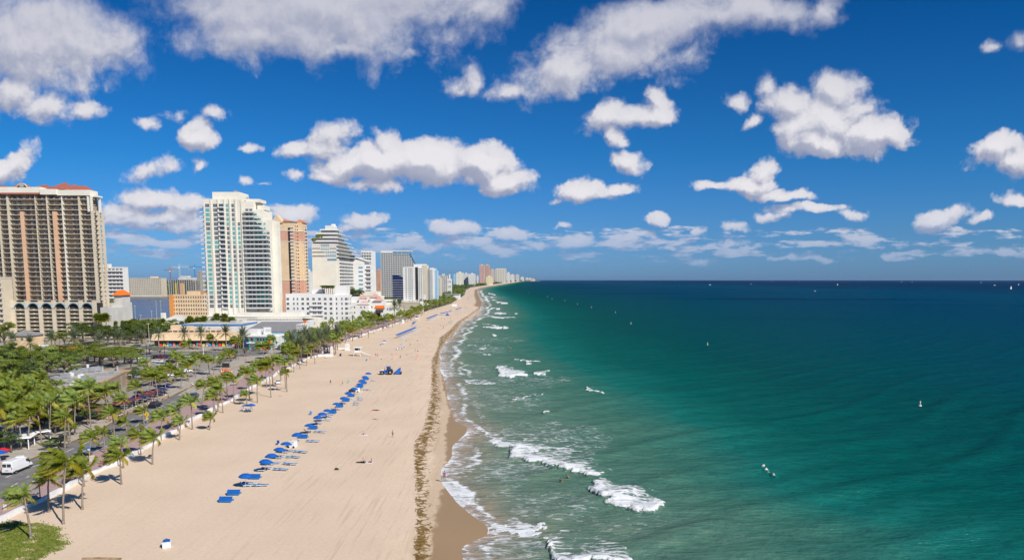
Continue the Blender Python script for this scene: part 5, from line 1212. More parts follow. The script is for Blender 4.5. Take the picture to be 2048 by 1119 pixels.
# shops
def shops():
    Y = 380; X = lambda p: XA(p, Y, 680)
    b = Bd('shop_row', 'long yellow shop row with a deep sloping yellow fascia by the car park', 'shops', X(395), Y + 8)
    mb = MB(); mb.box(X(302), X(484), Y + 3.2, Y + 14, 0, 7.0); mb.box(X(327), X(440), Y + 6, Y + 14, 7, 9.0); b.part('wall', mb, YELW)
    mb = MB(); mb.poly([(X(302), Y, 3.4), (X(484), Y, 3.4), (X(484), Y + 1.6, 6.6), (X(302), Y + 1.6, 6.6), (X(302), Y + 3.3, 6.6), (X(484), Y + 3.3, 6.6), (X(302), Y + 3.3, 3.4), (X(484), Y + 3.3, 3.4)], [(0, 1, 2, 3), (3, 2, 5, 4), (0, 3, 4, 6), (1, 7, 5, 2), (0, 6, 7, 1)]); b.part('fascia', mb, YELW)
    mb = MB(); mb.box(X(304), X(482), Y + 3.0, Y + 3.2, 0, 3.2); b.part('shop_front', mb, GL_D)
    for k in range(10): b.win('slide', X(330 + k * 11), Y + 5.97, 8.1, 2.6, .9)
    cols = [(.75, .05, .07), (.7, .6, .05), (.75, .75, .72), (.05, .3, .6), (.8, .25, .3), (.05, .5, .4)]
    for k in range(24):
        c = cols[k % 6]; x = X(318 + k * 6.6); mb = MB(); mb.box(x - .8, x + .7, Y + 1.4 + (k % 3) * .4, Y + 1.9 + (k % 3) * .4, 0.1, 1.3 + (k * 7 % 5) * .25, taper=.8); b.part('goods_rack', mb, mat(f'goods_{k % 6}', c, .8))
    mb = MB(); mb.box(X(360), X(372), Y + 7, Y + 10, 9, 11); mb.box(X(330), X(345), Y + 7, Y + 11, 9, 11.5); b.part('roof_plant', mb, YELW); b.done()
    Y = 400; X = lambda p: XA(p, Y, 660)
    b = Bd('warehouse_store', 'large white flat roofed store with a blue roof edge behind the yellow shops', 'store', X(420), Y + 18)
    mb = MB(); mb.box(X(357), X(483), Y, Y + 36, 0, 11); b.part('wall', mb, WHT); mb = MB(); mb.box(X(356.5), X(483.5), Y - .25, Y, 10.3, 11.3); mb.box(X(483), X(483) + .25, Y, Y + 36, 10.3, 11.3); b.part('roof_edge', mb, mat('blue_trim', (.08, .22, .50), .6)); b.box('roof', LGREY, X(358), X(482), Y + .5, Y + 35, 11, 11.05)
    for p in (396, 419): b.win('dk', X(p), Y - .03, 8.4, 1.5, 1.4)
    for p in (390, 405, 440): b.box('roof_plant', GREYC, X(p), X(p) + 2.5, Y + 15, Y + 18, 11.05, 12.4)
    b.done()
    Y = 374; X = lambda p: XA(p, Y, 665)
    b = Bd('grey_roofed_building', 'building with a broad sloping grey roof and pale blue front behind the white corner bar', 'building', X(540), Y + 15)
    mb = MB(); mb.poly([(X(484), Y, 0), (X(592), Y, 0), (X(592), Y + 32, 0), (X(484), Y + 32, 0), (X(484), Y, 8.6), (X(592), Y, 8.6), (X(592), Y + 32, 12.4), (X(484), Y + 32, 12.4)], [(0, 1, 5, 4), (1, 2, 6, 5), (2, 3, 7, 6), (3, 0, 4, 7)]); b.part('wall', mb, LBLUE)
    mb = MB(); mb.poly([(X(484) - .3, Y - .4, 8.62), (X(592) + .3, Y - .4, 8.62), (X(592) + .3, Y + 32.3, 12.5), (X(484) - .3, Y + 32.3, 12.5)], [(0, 1, 2, 3)]); b.part('roof', mb, ROOFM)
    mb = MB(); mb.box(X(484) - .4, X(592) + .4, Y + 32.1, Y + 32.5, 12, 13.1); mb.box(X(592) + .3, X(592) + .6, Y, Y + 32, 8.6, 12.8, taper=1); b.part('roof_edge', mb, WHT)
    b.box('sign_panel', WHT, X(534), X(548.5), Y - 5, Y - 4.4, 6.6, 11.6)
    mb = MB()
    for r in range(2):
        for c in range(5): mb.box(X(538) + c * .72, X(538) + c * .72 + .42, Y - 5.04, Y - 5.0, 9.9 - r * .8, 10.4 - r * .8)
    b.part('sign_marks', mb, M_STEEL); b.done()
    # two-storey white and teal bar
    Y = 362; X = lambda p: XA(p, Y, 680)
    b = Bd('corner_bar', 'two storey white bar with teal posts and open corner balcony', 'bar', X(525), Y + 6)
    mb = MB(); mb.box(X(495), X(556), Y + 2, Y + 11, 0, 6.9); mb.box(X(475), X(512), Y + 3, Y + 11, 6.9, 10.5); b.part('wall', mb, WHT)
    for z, t in ((3.5, .45), (7.0, .7)):
        mb = MB(); mb.prism([(X(493), Y - .4), (X(545), Y - .4), (X(565), Y + 9), (X(558), Y + 12), (X(493), Y + 3)], z, z + t); b.part('roof_slab' if z > 5 else 'balcony_slab', mb, WHT)
    for p in (498, 509, 519, 530, 541, 547, 553, 560):
        yy = Y if p < 545 else Y + (p - 545) / 18 * 8; mb = MB(); mb.box(X(p) - .16, X(p) + .16, yy - .1, yy + .2, 0, 7.0); b.part('post', mb, TEALP)
    for k, p in enumerate((501, 513, 518.5, 525, 529.5, 534)): b.win('dk', X(p), Y + 1.97, 5.3, 1.1, 1.5)
    mb = MB(); mb.box(X(521), X(538), Y + 1.9, Y + 2, 0, 2.8); b.part('bar_opening', mb, DARKR)
    mb = MB(); mb.box(X(510), X(523), Y - .5, Y - .42, 3.95, 4.4); mb.box(X(545), X(558), Y - .5, Y - .42, 3.95, 4.4, rz=.5); b.part('railing', mb, TEALP)
    b.box('orange_sign', ORNG, X(538.5), X(543.5), Y - .75, Y - .6, 3.2, 4.9)
    for p in (528, 531): b.box('red_bench', mat('red_paint', (.6, .05, .04), .6), X(p), X(p) + 1.0, Y - 1.4, Y - .9, 0, .9)
    b.done()
    Y = 425; X = lambda p: XA(p, Y, 650)
    b = Bd('market_hall', 'long cream hall with a rooftop terrace behind the grey roofed building', 'building', X(550), Y + 20)
    mb = MB(); mb.box(X(482), X(606), Y, Y + 28, 0, 11.5); b.part('wall', mb, CREAM2); mb = MB(); mb.poly([(X(606), Y, 0), (XA(642, 470), 470, 0), (XA(642, 470) - 9, 476, 0), (X(606) - 9, Y + 28, 0), (X(606), Y, 11.5), (XA(642, 470), 470, 11.5), (XA(642, 470) - 9, 476, 11.5), (X(606) - 9, Y + 28, 11.5)], [(4, 5, 6, 7), (0, 1, 5, 4), (1, 2, 6, 5)]); b.part('side_wall', mb, CREAM2)
    for p in (500, 520, 543, 562, 585): b.box('blank_panel', LGREY, X(p) - 2.6, X(p) + 2.6, Y - .12, Y, 6, 10)
    for k in range(16): b.box('roof_unit', GREYC, X(487 + k * 7), X(487 + k * 7) + 1.4, Y + 6, Y + 8, 11.5, 12.5)
    b.done()
    Y = 372; X = lambda p: XA(p, Y, 655)
    b = Bd('lattice_sign', 'dark lattice frame carrying a round orange sign beside the pale blue wall', 'sign', X(600), Y + 2)
    mb = MB()
    for k in range(9): x = X(593.5) + k * .5; mb.box(x, x + .12, Y, Y + .12, 0, 12.6)
    for k in range(5): mb.box(X(593.5), X(593.5) + 4.1, Y - .03, Y, 2.5 + k * 2.4, 2.65 + k * 2.4)
    b.part('frame', mb, M_DARK); mb = MB(); mb.tube([(X(610), Y - .3, 14.6), (X(610), Y, 14.6)], .85, 16); b.part('round_sign', mb, ORNG); b.box('pole', ORNG, X(610) - .12, X(610) + .12, Y - .1, Y + .1, 0, 13.8); b.done()
    # restaurant strip at the crossroads
    Y = 345; X = lambda p: XA(p, Y, 695)
    b = Bd('open_air_restaurant', 'low restaurant with a long red orange awning behind the bright hedge', 'restaurant', X(140), Y + 5)
    mb = MB(); mb.box(X(108), X(168), Y + 2, Y + 10, 0, 3.0); b.part('wall', mb, DARKR); mb = MB(); mb.box(X(100), X(168), Y - .5, Y + 2.4, 2.5, 3.3); b.part('awning', mb, ORNG); b.box('end_block', WHT, X(168), X(181), Y - .5, Y + 6, 0, 3.9); b.box('roof', DARKR, X(166), X(183), Y - .6, Y + 6.2, 3.9, 5.4); b.done()
    Y = 375; X = lambda p: XA(p, Y, 675)
    b = Bd('yellow_house', 'small yellow house with a grey hipped roof in the palms at the left', 'house', X(42), Y + 5); b.box('wall', YELW, X(24), X(62), Y, Y + 10, 0, 6.5); mb = MB(); mb.hip(X(17), X(63), Y - .5, Y + 10.5, 6.5, 9.2); b.part('roof', mb, ROOFM); [b.win('dk', X(p), Y - .03, 4.6, 1.6, 1.6) for p in (30, 44, 56)]; b.done()
    Y = 470; X = lambda p: XA(p, Y, 625)
    b = Bd('villa', 'white villa with a pale hipped roof in the palm grove by the waterway', 'house', X(345), Y + 6); b.box('wall', WHT, X(322), X(368), Y, Y + 12, 0, 9); mb = MB(); mb.hip(X(325), X(369), Y, Y + 12, 9, 13); b.part('roof', mb, LGREY); b.box('chimney', WHT, X(322), X(329), Y - .5, Y + 2, 9, 14.5); [b.win('dk', X(p), Y - .03, 6, 2, 2) for p in (332, 342, 352, 362)]; b.done()
    Y = 450; X = lambda p: XA(p, Y, 600)
    b = Bd('terrace_pavilion', 'stepped concrete pavilion with a small orange roof beside the beige tower', 'building', X(230), Y + 8)
    mb = MB(); mb.box(X(216), X(240), Y, Y + 14, 0, 22); mb.box(X(222), X(246), Y - 3, Y, 0, 15); mb.box(X(225), X(240), Y + 2, Y + 12, 22, 27); b.part('wall', mb, LGREY); mb = MB(); mb.hip(X(223), X(242), Y + 1, Y + 13, 27, 30.4); b.part('roof', mb, ORNG)
    for k in range(4): b.box('floor_band', GREYC, X(216), X(240), Y - .12, Y, 3 + k * 4.6, 5.2 + k * 4.6)
    mb = MB(); mb.box(X(217), X(226), Y + .3, Y + 1.4, 22, 23.4); b.part('planter_hedge', mb, M_BROAD2); b.done()
    # tan flat-roofed restaurant with rooftop machines
    rp = [(96,779),(110,786),(148,786),(187,769),(216,760),(250,743),(262,740),(168,738),(130,750),(92,768)]
    pts = [G(a, c, 5.0) for a, c in rp][::-1]; cx = sum(p[0] for p in pts) / len(pts); cy = sum(p[1] for p in pts) / len(pts)
    b = Bd('flat_roofed_restaurant', 'tan flat roofed restaurant covered with grey rooftop machines beside the beach road', 'restaurant', cx, cy)
    mb = MB(); mb.prism(pts, 0, 4.8); b.part('wall', mb, TAN)
    mb = MB(); mb.prism([(cx + (x - cx) * .985, cy + (y - cy) * .985) for x, y in pts], 4.8, 4.84); b.part('roof', mb, ROOFG)
    mb = MB(); n = len(pts)
    for i in range(n):
        (x0, y0), (x1, y1) = pts[i], pts[(i + 1) % n]; L_ = math.hypot(x1 - x0, y1 - y0); a = math.atan2(y1 - y0, x1 - x0); mx, my = (x0 + x1) / 2, (y0 + y1) / 2
        mb.box(mx - L_ / 2, mx + L_ / 2, my - .16, my + .16, 4.8, 5.35, rz=a)
    b.part('parapet', mb, mat('tan_trim', (.50, .33, .19), .85)); 
    units = [(98,766,1.6,1.2),(112,760,2.4,1.4),(121,762,1.4,1),(131,755,2.2,1.6),(141,752,1.6,1.3),(150,748,2.2,1.4),(158,748,2,1.5),(167,744,2.2,1.5),(176,741,.8,2.2),(185,742,2.4,1.5),(197,741,2.2,1.6),(205,741,.8,1.6),(163,756,1.6,1.4),(172,760,2.2,1.6),(182,762,2.4,1.7),(142,766,1.3,1.6),(146,771,1.2,1.3),(224,745,1.1,1.1),(235,740,.8,1.5),(160,765,1.8,1.2)]
    for i, (px, py, w, h) in enumerate(units):
        x, y = G(px, py, 5.0)
        u = MB()
        if w < 1: u.cone(x, y, 4.84, 4.84 + h, w / 2, w / 2, 10); u.cone(x, y, 4.84 + h, 5.1 + h, w * .7, w * .2, 10)
        else: u.box(x - w / 2, x + w / 2, y - w * .42, y + w * .42, 5.1, 4.9 + h); u.box(x - w / 2 + .1, x + w / 2 - .1, y - w * .3, y + w * .3, 4.84, 5.1); u.cone(x, y, 4.9 + h, 5.05 + h, w * .28, w * .28, 10)
        o = b.part('rooftop_machine', u, M_STEEL if i % 4 else M_WHITE)
    b.done()
    # thatch canopy
    x, y = G(182, 838); t = empty('thatched_canopy', (x, y, 0), .35); tag(t, 'brown thatched canopy on posts beside the restaurant terrace', 'canopy')
    mb = MB(); mb.hip(-4, 4, -3, 3, 2.6, 4.4); mb.obj('roof', mat('thatch', (.16, .10, .065), .95, .3, 3), t); mb = MB(); [mb.box(a - .1, a + .1, c - .1, c + .1, 0, 2.6) for a in (-3.6, 3.6) for c in (-2.6, 2.6)]; mb.obj('post', M_BARK, t)
shops()
# waterway
sheet('waterway', [(225,612),(262,592),(345,592),(352,604),(350,632),(225,640)], .02, mat('waterway_water', (.02, .055, .12), .25, .2, .02, spec=.4))
sheet('quay', [(262,590.5),(345,590.5),(345,592.3),(262,592.3)], .4, LGREY)
# pier
Yp = 17500; p = Bd('pier', 'long fishing pier reaching into the sea at the far headland', 'pier', XA(1063, Yp), Yp); p.box('deck', CREAM, XA(1046, Yp), XA(1080, Yp), Yp, Yp + 12, 5, 9)
mb = MB(); [mb.box(XA(1046 + k * 2.8, Yp), XA(1046 + k * 2.8, Yp) + 6, Yp + 2, Yp + 9, -1, 5) for k in range(13)]; p.part('piles', mb, CREAM)
# ------------------------------------------------------------------ things on the beach
def umbrella_meshes():
    mb = MB(); n = 8; R = 1.25
    rim = [(R * math.cos(2 * math.pi * k / n), R * math.sin(2 * math.pi * k / n), 2.05) for k in range(n)]
    mid = [(R * .55 * math.cos(2 * math.pi * k / n), R * .55 * math.sin(2 * math.pi * k / n), 2.42) for k in range(n)]
    lip = [(x * 1.0, y * 1.0, 1.90) for x, y, z in rim]
    P = rim + mid + [(0, 0, 2.55)] + lip
    fs = [(k, (k + 1) % n, n + (k + 1) % n, n + k) for k in range(n)] + [(n + k, n + (k + 1) % n, 2 * n) for k in range(n)] + [(2 * n + 1 + k, 2 * n + 1 + (k + 1) % n, (k + 1) % n, k) for k in range(n)]
    mb.poly(P, fs); c = mb.mesh('canopy', M_BLUE)
    mb = MB(); mb.tube([(0, 0, 0), (0, 0, 2.5)], .028, 6); return c, mb.mesh('pole', M_WHITE)
UM = umbrella_meshes()
def umbrella(x, y, label, group, rs, tilt=True):
    r = empty('beach_umbrella', (x, y, 0), rs.uniform(0, 1)); link('pole', UM[1], r); link('canopy', UM[0], r)
    if tilt: r.rotation_euler = (rs.uniform(-.08, .08), rs.uniform(-.02, .14), rs.uniform(0, 1))
    tag(r, label, 'umbrella', group); return r
def lounger_meshes(raised):
    mb = MB(); mb.box(-.95, .35, -.31, .31, .30, .36); mb.box(-.95, .35, -.33, -.31, .27, .37, 1); mb.box(-.95, .35, .31, .33, .27, .37, 1)
    seat = mb.mesh('seat', [M_BLUE2, M_WHITE])
    mb = MB(); h = .62 if raised else .14
    mb.poly([(.35, -.31, .30), (.35, .31, .30), (.98, .31, .30 + h), (.98, -.31, .30 + h), (.35, -.31, .36), (.35, .31, .36), (.95, .31, .37 + h), (.95, -.31, .37 + h)], [(0, 1, 2, 3), (7, 6, 5, 4), (0, 4, 5, 1), (1, 5, 6, 2), (2, 6, 7, 3), (3, 7, 4, 0)])
    back = mb.mesh('backrest', M_BLUE2); mb = MB()
    for s in (-.3, .3): mb.tube([(0, s, 0), (0, s, .3)], .025, 5)
    return seat, back, mb.mesh('leg', M_WHITE)
LG = [lounger_meshes(False), lounger_meshes(True)]
def lounger(x, y, rz, raised, label, group):
    s, b, l = LG[raised]; r = empty('sun_lounger', (x, y, 0), rz); link('seat', s, r); link('backrest', b, r); link('leg', l, r, (-.75, 0, 0)); link('leg', l, r, (.4, 0, 0))
    tag(r, label, 'sun lounger', group); return r
def hood_meshes():
    mb = MB(); n = 7; P = []
    for x in (-1.05, 1.05):
        for k in range(n):
            a = math.pi * .06 + math.pi * .62 * k / (n - 1); P.append((x, -.55 * math.cos(a) - .05, .12 + .78 * math.sin(a)))
    fs = [(k, k + 1, n + k + 1, n + k) for k in range(n - 1)] + [tuple(range(n))[::-1], tuple(range(n, 2 * n))]
    mb.poly(P, fs); hood = mb.mesh('hood', M_BLUE)
    mb = MB(); mb.box(-1.0, 1.0, -.7, .75, .16, .26); base = mb.mesh('seat', M_BLUE2)
    mb = MB()
    for x in (-.95, 0, .95):
        for y in (-.6, .65): mb.box(x - .03, x + .03, y - .03, y + .03, 0, .16)
    return hood, base, mb.mesh('leg', M_DARK)
HD = hood_meshes()
def cabana(x, y, rz, label, group):
    r = empty('hooded_beach_lounge', (x, y, 0), rz); link('hood', HD[0], r); link('seat', HD[1], r); link('leg', HD[2], r); tag(r, label, 'beach lounge', group)
R5 = random.Random(21)
ump = [(489.2,949.7),(528.7,921),(542.7,909.6),(557,897.4),(570.5,886.4),(594.5,867.5),(616.9,849.6),(635.6,833),(644,826.5),(653.7,820),(672.5,806.8),(686.7,795),(695.6,785.3),(707.6,776.2),(718,767.6),(723.3,760.3),(729.4,752.7),(736,745.9)]
for i, p in enumerate(ump):
    x, y = G(*p, 2.2); umbrella(x, y, f'open blue umbrella in the long diagonal row on the sand, {ordn(i + 1)} from the front', 'blue umbrellas in the long diagonal row', R5)
x, y = G(502, 809, 2.2); umbrella(x, y, 'blue umbrella beside the small open frame cabana near the palms', 'beach umbrellas', R5)
hoods = [(452.6,1002),(468.3,988),(510,956),(607,875),(627,857),(665.6,825.5),(679.4,813.5),(692.4,802),(702.8,792.5),(719.7,775),(727.7,767),(732,759)]
for i, p in enumerate(hoods): cabana(*G(*p), R5.uniform(-.1, .1), f'blue hooded double beach lounge in the diagonal row, {ordn(i + 1)} from the front', 'blue hooded lounges')
lou = [(495.6,968,0),(491.6,972.6,1),(517,972,0),(526.5,971.4,0),(533.4,938,0),(521,942,0),(557.5,940,0),(567,940.5,0),(550.8,927,0),(540.4,929,1),(576,929,0),(585.5,929.5,0),(560,914,0),(556.6,916.7,0),(582,915,0),(591,915.5,0),(577.5,902.3,0),(569.4,905.2,0),(597,904.5,0),(606.5,905.5,0),(621,883.5,0),(631,883.5,0),(590,883,0),(616,864.6,1),(636.5,864.6,0),(645,865,0),(637.4,847.6,0),(658,833.7,0),(655.3,840.9,1),(668.7,819.4,0),(684.8,807.8,0),(676.3,819.4,0),(688.4,807.4,0),(699.6,797.3,0),(712.5,788,0),(719.7,779,0),(732,780,0),(739,780.5,0),(721.3,795.3,0),(721,800.4,0),(714,805.4,0),(712.5,810.3,0),(747.9,761.5,0),(725,771.6,0),(739,756.3,0),(589.5,886,0),(662,829,0)]
for i, (px, py, ra) in enumerate(lou):
    lounger(*G(px, py), math.pi + R5.uniform(-.25, .25), ra, ('blue lounger with raised back' if ra else 'low blue lounger') + f' in the diagonal row, {ordn(i + 1)} listed from the front', 'blue loungers in the long row')
# fix ordinals of loungers by distance
ls = sorted([o for o in COL.objects if o.name.startswith('sun_lounger')], key=lambda o: o.location.y)
for i, o in enumerate(ls): o['label'] = ('blue lounger with raised back' if 'raised' in o['label'] else 'low blue lounger') + f' by the diagonal umbrella row, {ordn(i + 1)} from the front'
far = [((794.7,668.8),(830,654.5),17,'second umbrella row, left of the tilted volleyball shadow'),((826,646.5),(829,643.5),3,'short row beside the far lifeguard tower'),((854.7,635.9),(874,628.5),12,'third umbrella row, beyond the far lifeguard tower'),((882,625.8),(895,623.6),8,'fourth umbrella row'),((899,621.6),(902,620.6),2,'pair beyond the fourth row'),((912.7,618),(921.5,614.7),5,'fifth umbrella row near the water')]
for a, c, n, nm in far:
    for i in range(n):
        t = i / max(1, n - 1); p = (a[0] + (c[0] - a[0]) * t, a[1] + (c[1] - a[1]) * t); x, y = G(*p, 2.2)
        nm2 = nm.split(',')[0]
        umbrella(x, y, f'small blue umbrella standing in the {nm2}', f'far umbrellas in the {nm2}', R5, False)
        for q in (1, 2.6): lounger(x + .6 + q, y - 2 - q * .8, math.pi + .2, 0, f'small lounger below the {nm2}', f'far loungers below the {nm2}')
for i, p in enumerate([(937,587.5),(941,590.5),(942.6,593),(936,594),(935.8,598)]):
    x, y = G(p[0], p[1], 2.2); umbrella(x, y, f'blue umbrella in the farthest cluster by the last palms, {ordn(i + 1)} from the top', 'farthest umbrella cluster', R5, False)
M_TURQ = mat('turquoise_canvas', (.08, .50, .40), .7); M_YELC = mat('yellow_cloth', (.75, .62, .10), .8); M_LIL = mat('lilac_cloth', (.36, .40, .75), .8); M_RED = mat('red_cloth', (.55, .02, .03), .8)
def custom_umbrella(px, py, m, label, R=1.3):
    x, y = G(px, py, 2.1); r = empty('beach_umbrella', (x, y, 0)); mb = MB(); mb.tube([(0, 0, 1.9), (0, 0, 2.5)], R, 10, 0, .12); mb.obj('canopy', m, r); link('pole', UM[1], r); tag(r, label, 'umbrella')
custom_umbrella(903.3, 641.8, M_TURQ, 'turquoise umbrella over sunbathers near the seaweed line', 2.0)
custom_umbrella(932, 615.5, M_TURQ, 'distant turquoise umbrella near the water beyond the fifth row')
custom_umbrella(805, 688, M_LIL, 'lilac umbrella on the sand above the group of chairs')
custom_umbrella(769, 681, M_BLUE, 'small dark blue umbrella above a white box before the wall')
custom_umbrella(5, 898, M_RED, 'red umbrella at the left edge behind the white van', 1.5)
custom_umbrella(0, 903, M_BLUE, 'blue umbrella partly hidden below the red one at the left edge', 1.4)
# blue tent, white tents, boxes
def box_thing(name, label, cat, px, py, w, d, h, m, top=None, rz=0, lid=None, group=None):
    x, y = G(px, py); r = empty(name, (x, y, 0), rz); mb = MB(); mb.box(-w / 2, w / 2, -d / 2, d / 2, .05, h, taper=.96); mb.obj('body', m, r)
    mb = MB(); mb.box(-w / 2 - .04, w / 2 + .04, -d / 2 - .04, d / 2 + .04, h, h + .08); mb.obj('lid', lid or m, r)
    if top: top(r, w, d, h)
    tag(r, label, cat, group); return r
def blue_items(r, w, d, h):
    for k in range(3): mb = MB(); mb.box(-w * .4 + k * w * .28, -w * .18 + k * w * .28, -d * .3, d * .3, h + .08, h + .35 + .1 * (k % 2), rz=.2 * k); mb.obj('folded_canvas', M_BLUE, r)
box_thing('beach_locker', 'white beach locker topped with folded blue canvas alone on the sand at the bottom', 'locker', 334, 1094, 1.05, .8, .8, M_WHITE, blue_items, .35)
def wheels(r, w, d, h):
    for s in (-1, 1): mb = MB(); mb.tube([(s * w * .45 - .05, -d * .5 - .1, .22), (s * w * .45 - .05, -d * .5 + .1, .22)], .22, 10); mb.obj('wheel', M_BLACK, r)
box_thing('storage_trailer', 'white cube storage trailer among the umbrellas in the diagonal row', 'trailer', 586, 893.5, 1.35, 1.5, 1.35, M_WHITE, wheels, -.2)
box_thing('storage_trailer', 'small white box trailer beside the dark rack farther up the diagonal row', 'trailer', 714.5, 783, 1.2, 1.4, 1.2, M_WHITE, wheels, -.2)
box_thing('storage_rack', 'dark low rack of stacked frames left of the small white trailer', 'rack', 704.5, 783.5, 2.3, .7, .7, M_DARK)
box_thing('storage_box', 'small white box under the blue umbrella before the wall', 'box', 768.5, 684.5, 1.2, 1, 1.0, M_WHITE)
box_thing('storage_box', 'blue bin at the foot of the white gate pillar', 'bin', 681, 711.5, .8, .8, 1.1, mat('navy_plastic', (.01, .03, .18), .5))
box_thing('shelter_tent', 'white far tent beside the green bank of sand plants', 'tent', 908.6, 612, 7, 4, 3, M_WHITE)
def frame_cabana():
    x, y = G(494, 822); r = empty('frame_cabana', (x, y, 0), .1); mb = MB()
    for a in (-1.2, 1.2):
        for b_ in (-.8, .8): mb.tube([(a, b_, 0), (a * .93, b_ * .93, 1.7)], .05, 5)
    mb.obj('frame', M_BLUE, r); mb = MB(); mb.tube([(-1.15, 0, 1.65), (0, 0, 1.9), (1.15, 0, 1.65)], .12, 6); mb.box(-1.15, 1.15, -.75, .75, 1.62, 1.72); mb.obj('roof', M_BLUE, r)
    mb = MB(); mb.box(-.9, -.1, -.5, .4, .1, .8, taper=.8); mb.box(.1, .8, -.4, .5, .1, .6, taper=.7); mb.obj('white_bag', M_WHITE, r); tag(r, 'small blue framed cabana with white bags on the sand by the palms', 'cabana')
frame_cabana()
def pyramid_tent(px, py, w, m, label):
    x, y = G(px, py); r = empty('pyramid_tent', (x, y, 0), .3); mb = MB(); mb.poly([(-w, -w, .3), (w, -w, .3), (w, w, .3), (-w, w, .3), (0, 0, w * 1.5)], [(0, 1, 4), (1, 2, 4), (2, 3, 4), (3, 0, 4), (3, 2, 1, 0)]); mb.obj('canvas', m, r); mb = MB(); [mb.tube([(a, b_, 0), (a, b_, .35)], .04, 4) for a in (-w, w) for b_ in (-w, w)]; mb.obj('post', M_WHITE, r); tag(r, label, 'tent')
pyramid_tent(895, 631, 1.9, M_BLUE, 'blue pyramid tent below the fourth umbrella row')
def folding_chair(px, py, m, label):
    x, y = G(px, py); r = empty('beach_chair', (x, y, 0), R5.uniform(-.6, .6)); mb = MB(); mb.box(-.3, .3, -.3, .3, .33, .39); mb.obj('seat', m, r); mb = MB(); mb.box(-.3, .3, .28, .34, .36, 1.0); mb.obj('backrest', m, r)
    for a in (-.27, .27): mb = MB(); mb.tube([(a, -.28, 0), (a, .3, .36)], .02, 4); mb.tube([(a, .28, 0), (a, -.3, .36)], .02, 4); mb.obj('leg', M_WHITE, r)
    tag(r, label, 'chair', 'beach chairs')
folding_chair(622, 829, M_BLUE2, 'lone light blue chair on the sand left of the umbrella row'); folding_chair(555, 889, M_BLUE, 'dark blue chair left of the umbrella beside the cube trailer')
folding_chair(697, 765, M_TURQ, 'pale aqua chair left of the far umbrella row'); folding_chair(761, 691, M_BLUE2, 'light blue chair on the open sand beyond the lifeguard tower'); folding_chair(733, 722, M_BLUE2, 'light blue chair in front of the lifeguard tower ramp')
for k, px in enumerate((792.5, 795.2, 797.8, 800.4, 803)): folding_chair(px, 700 - (k % 2), M_WHITE if k % 2 else GREYC, f'{"white" if k % 2 else "grey"} chair in the tight group of five, {ordn(k + 1)} from the left')
# traffic cones
for i, (px, py) in enumerate([(793.6,709),(835.5,711.5),(741.6,718),(784.7,718),(832.3,719.5),(751,709.5)]):
    x, y = G(px, py); r = empty('marker_cone', (x, y, 0)); mb = MB(); mb.cone(0, 0, .05, .9, .3, .06, 8); mb.obj('cone', mat('pink_orange_plastic', (.85, .22, .13), .6), r); mb = MB(); mb.box(-.35, .35, -.35, .35, 0, .05); mb.obj('base', mat('pink_orange_plastic', (.85, .22, .13), .6), r); tag(r, f'orange marker cone near the lifeguard tower, {ordn(sorted([741.6,751,784.7,793.6,832.3,835.5]).index(px) + 1)} from the left', 'cone', 'orange cones')
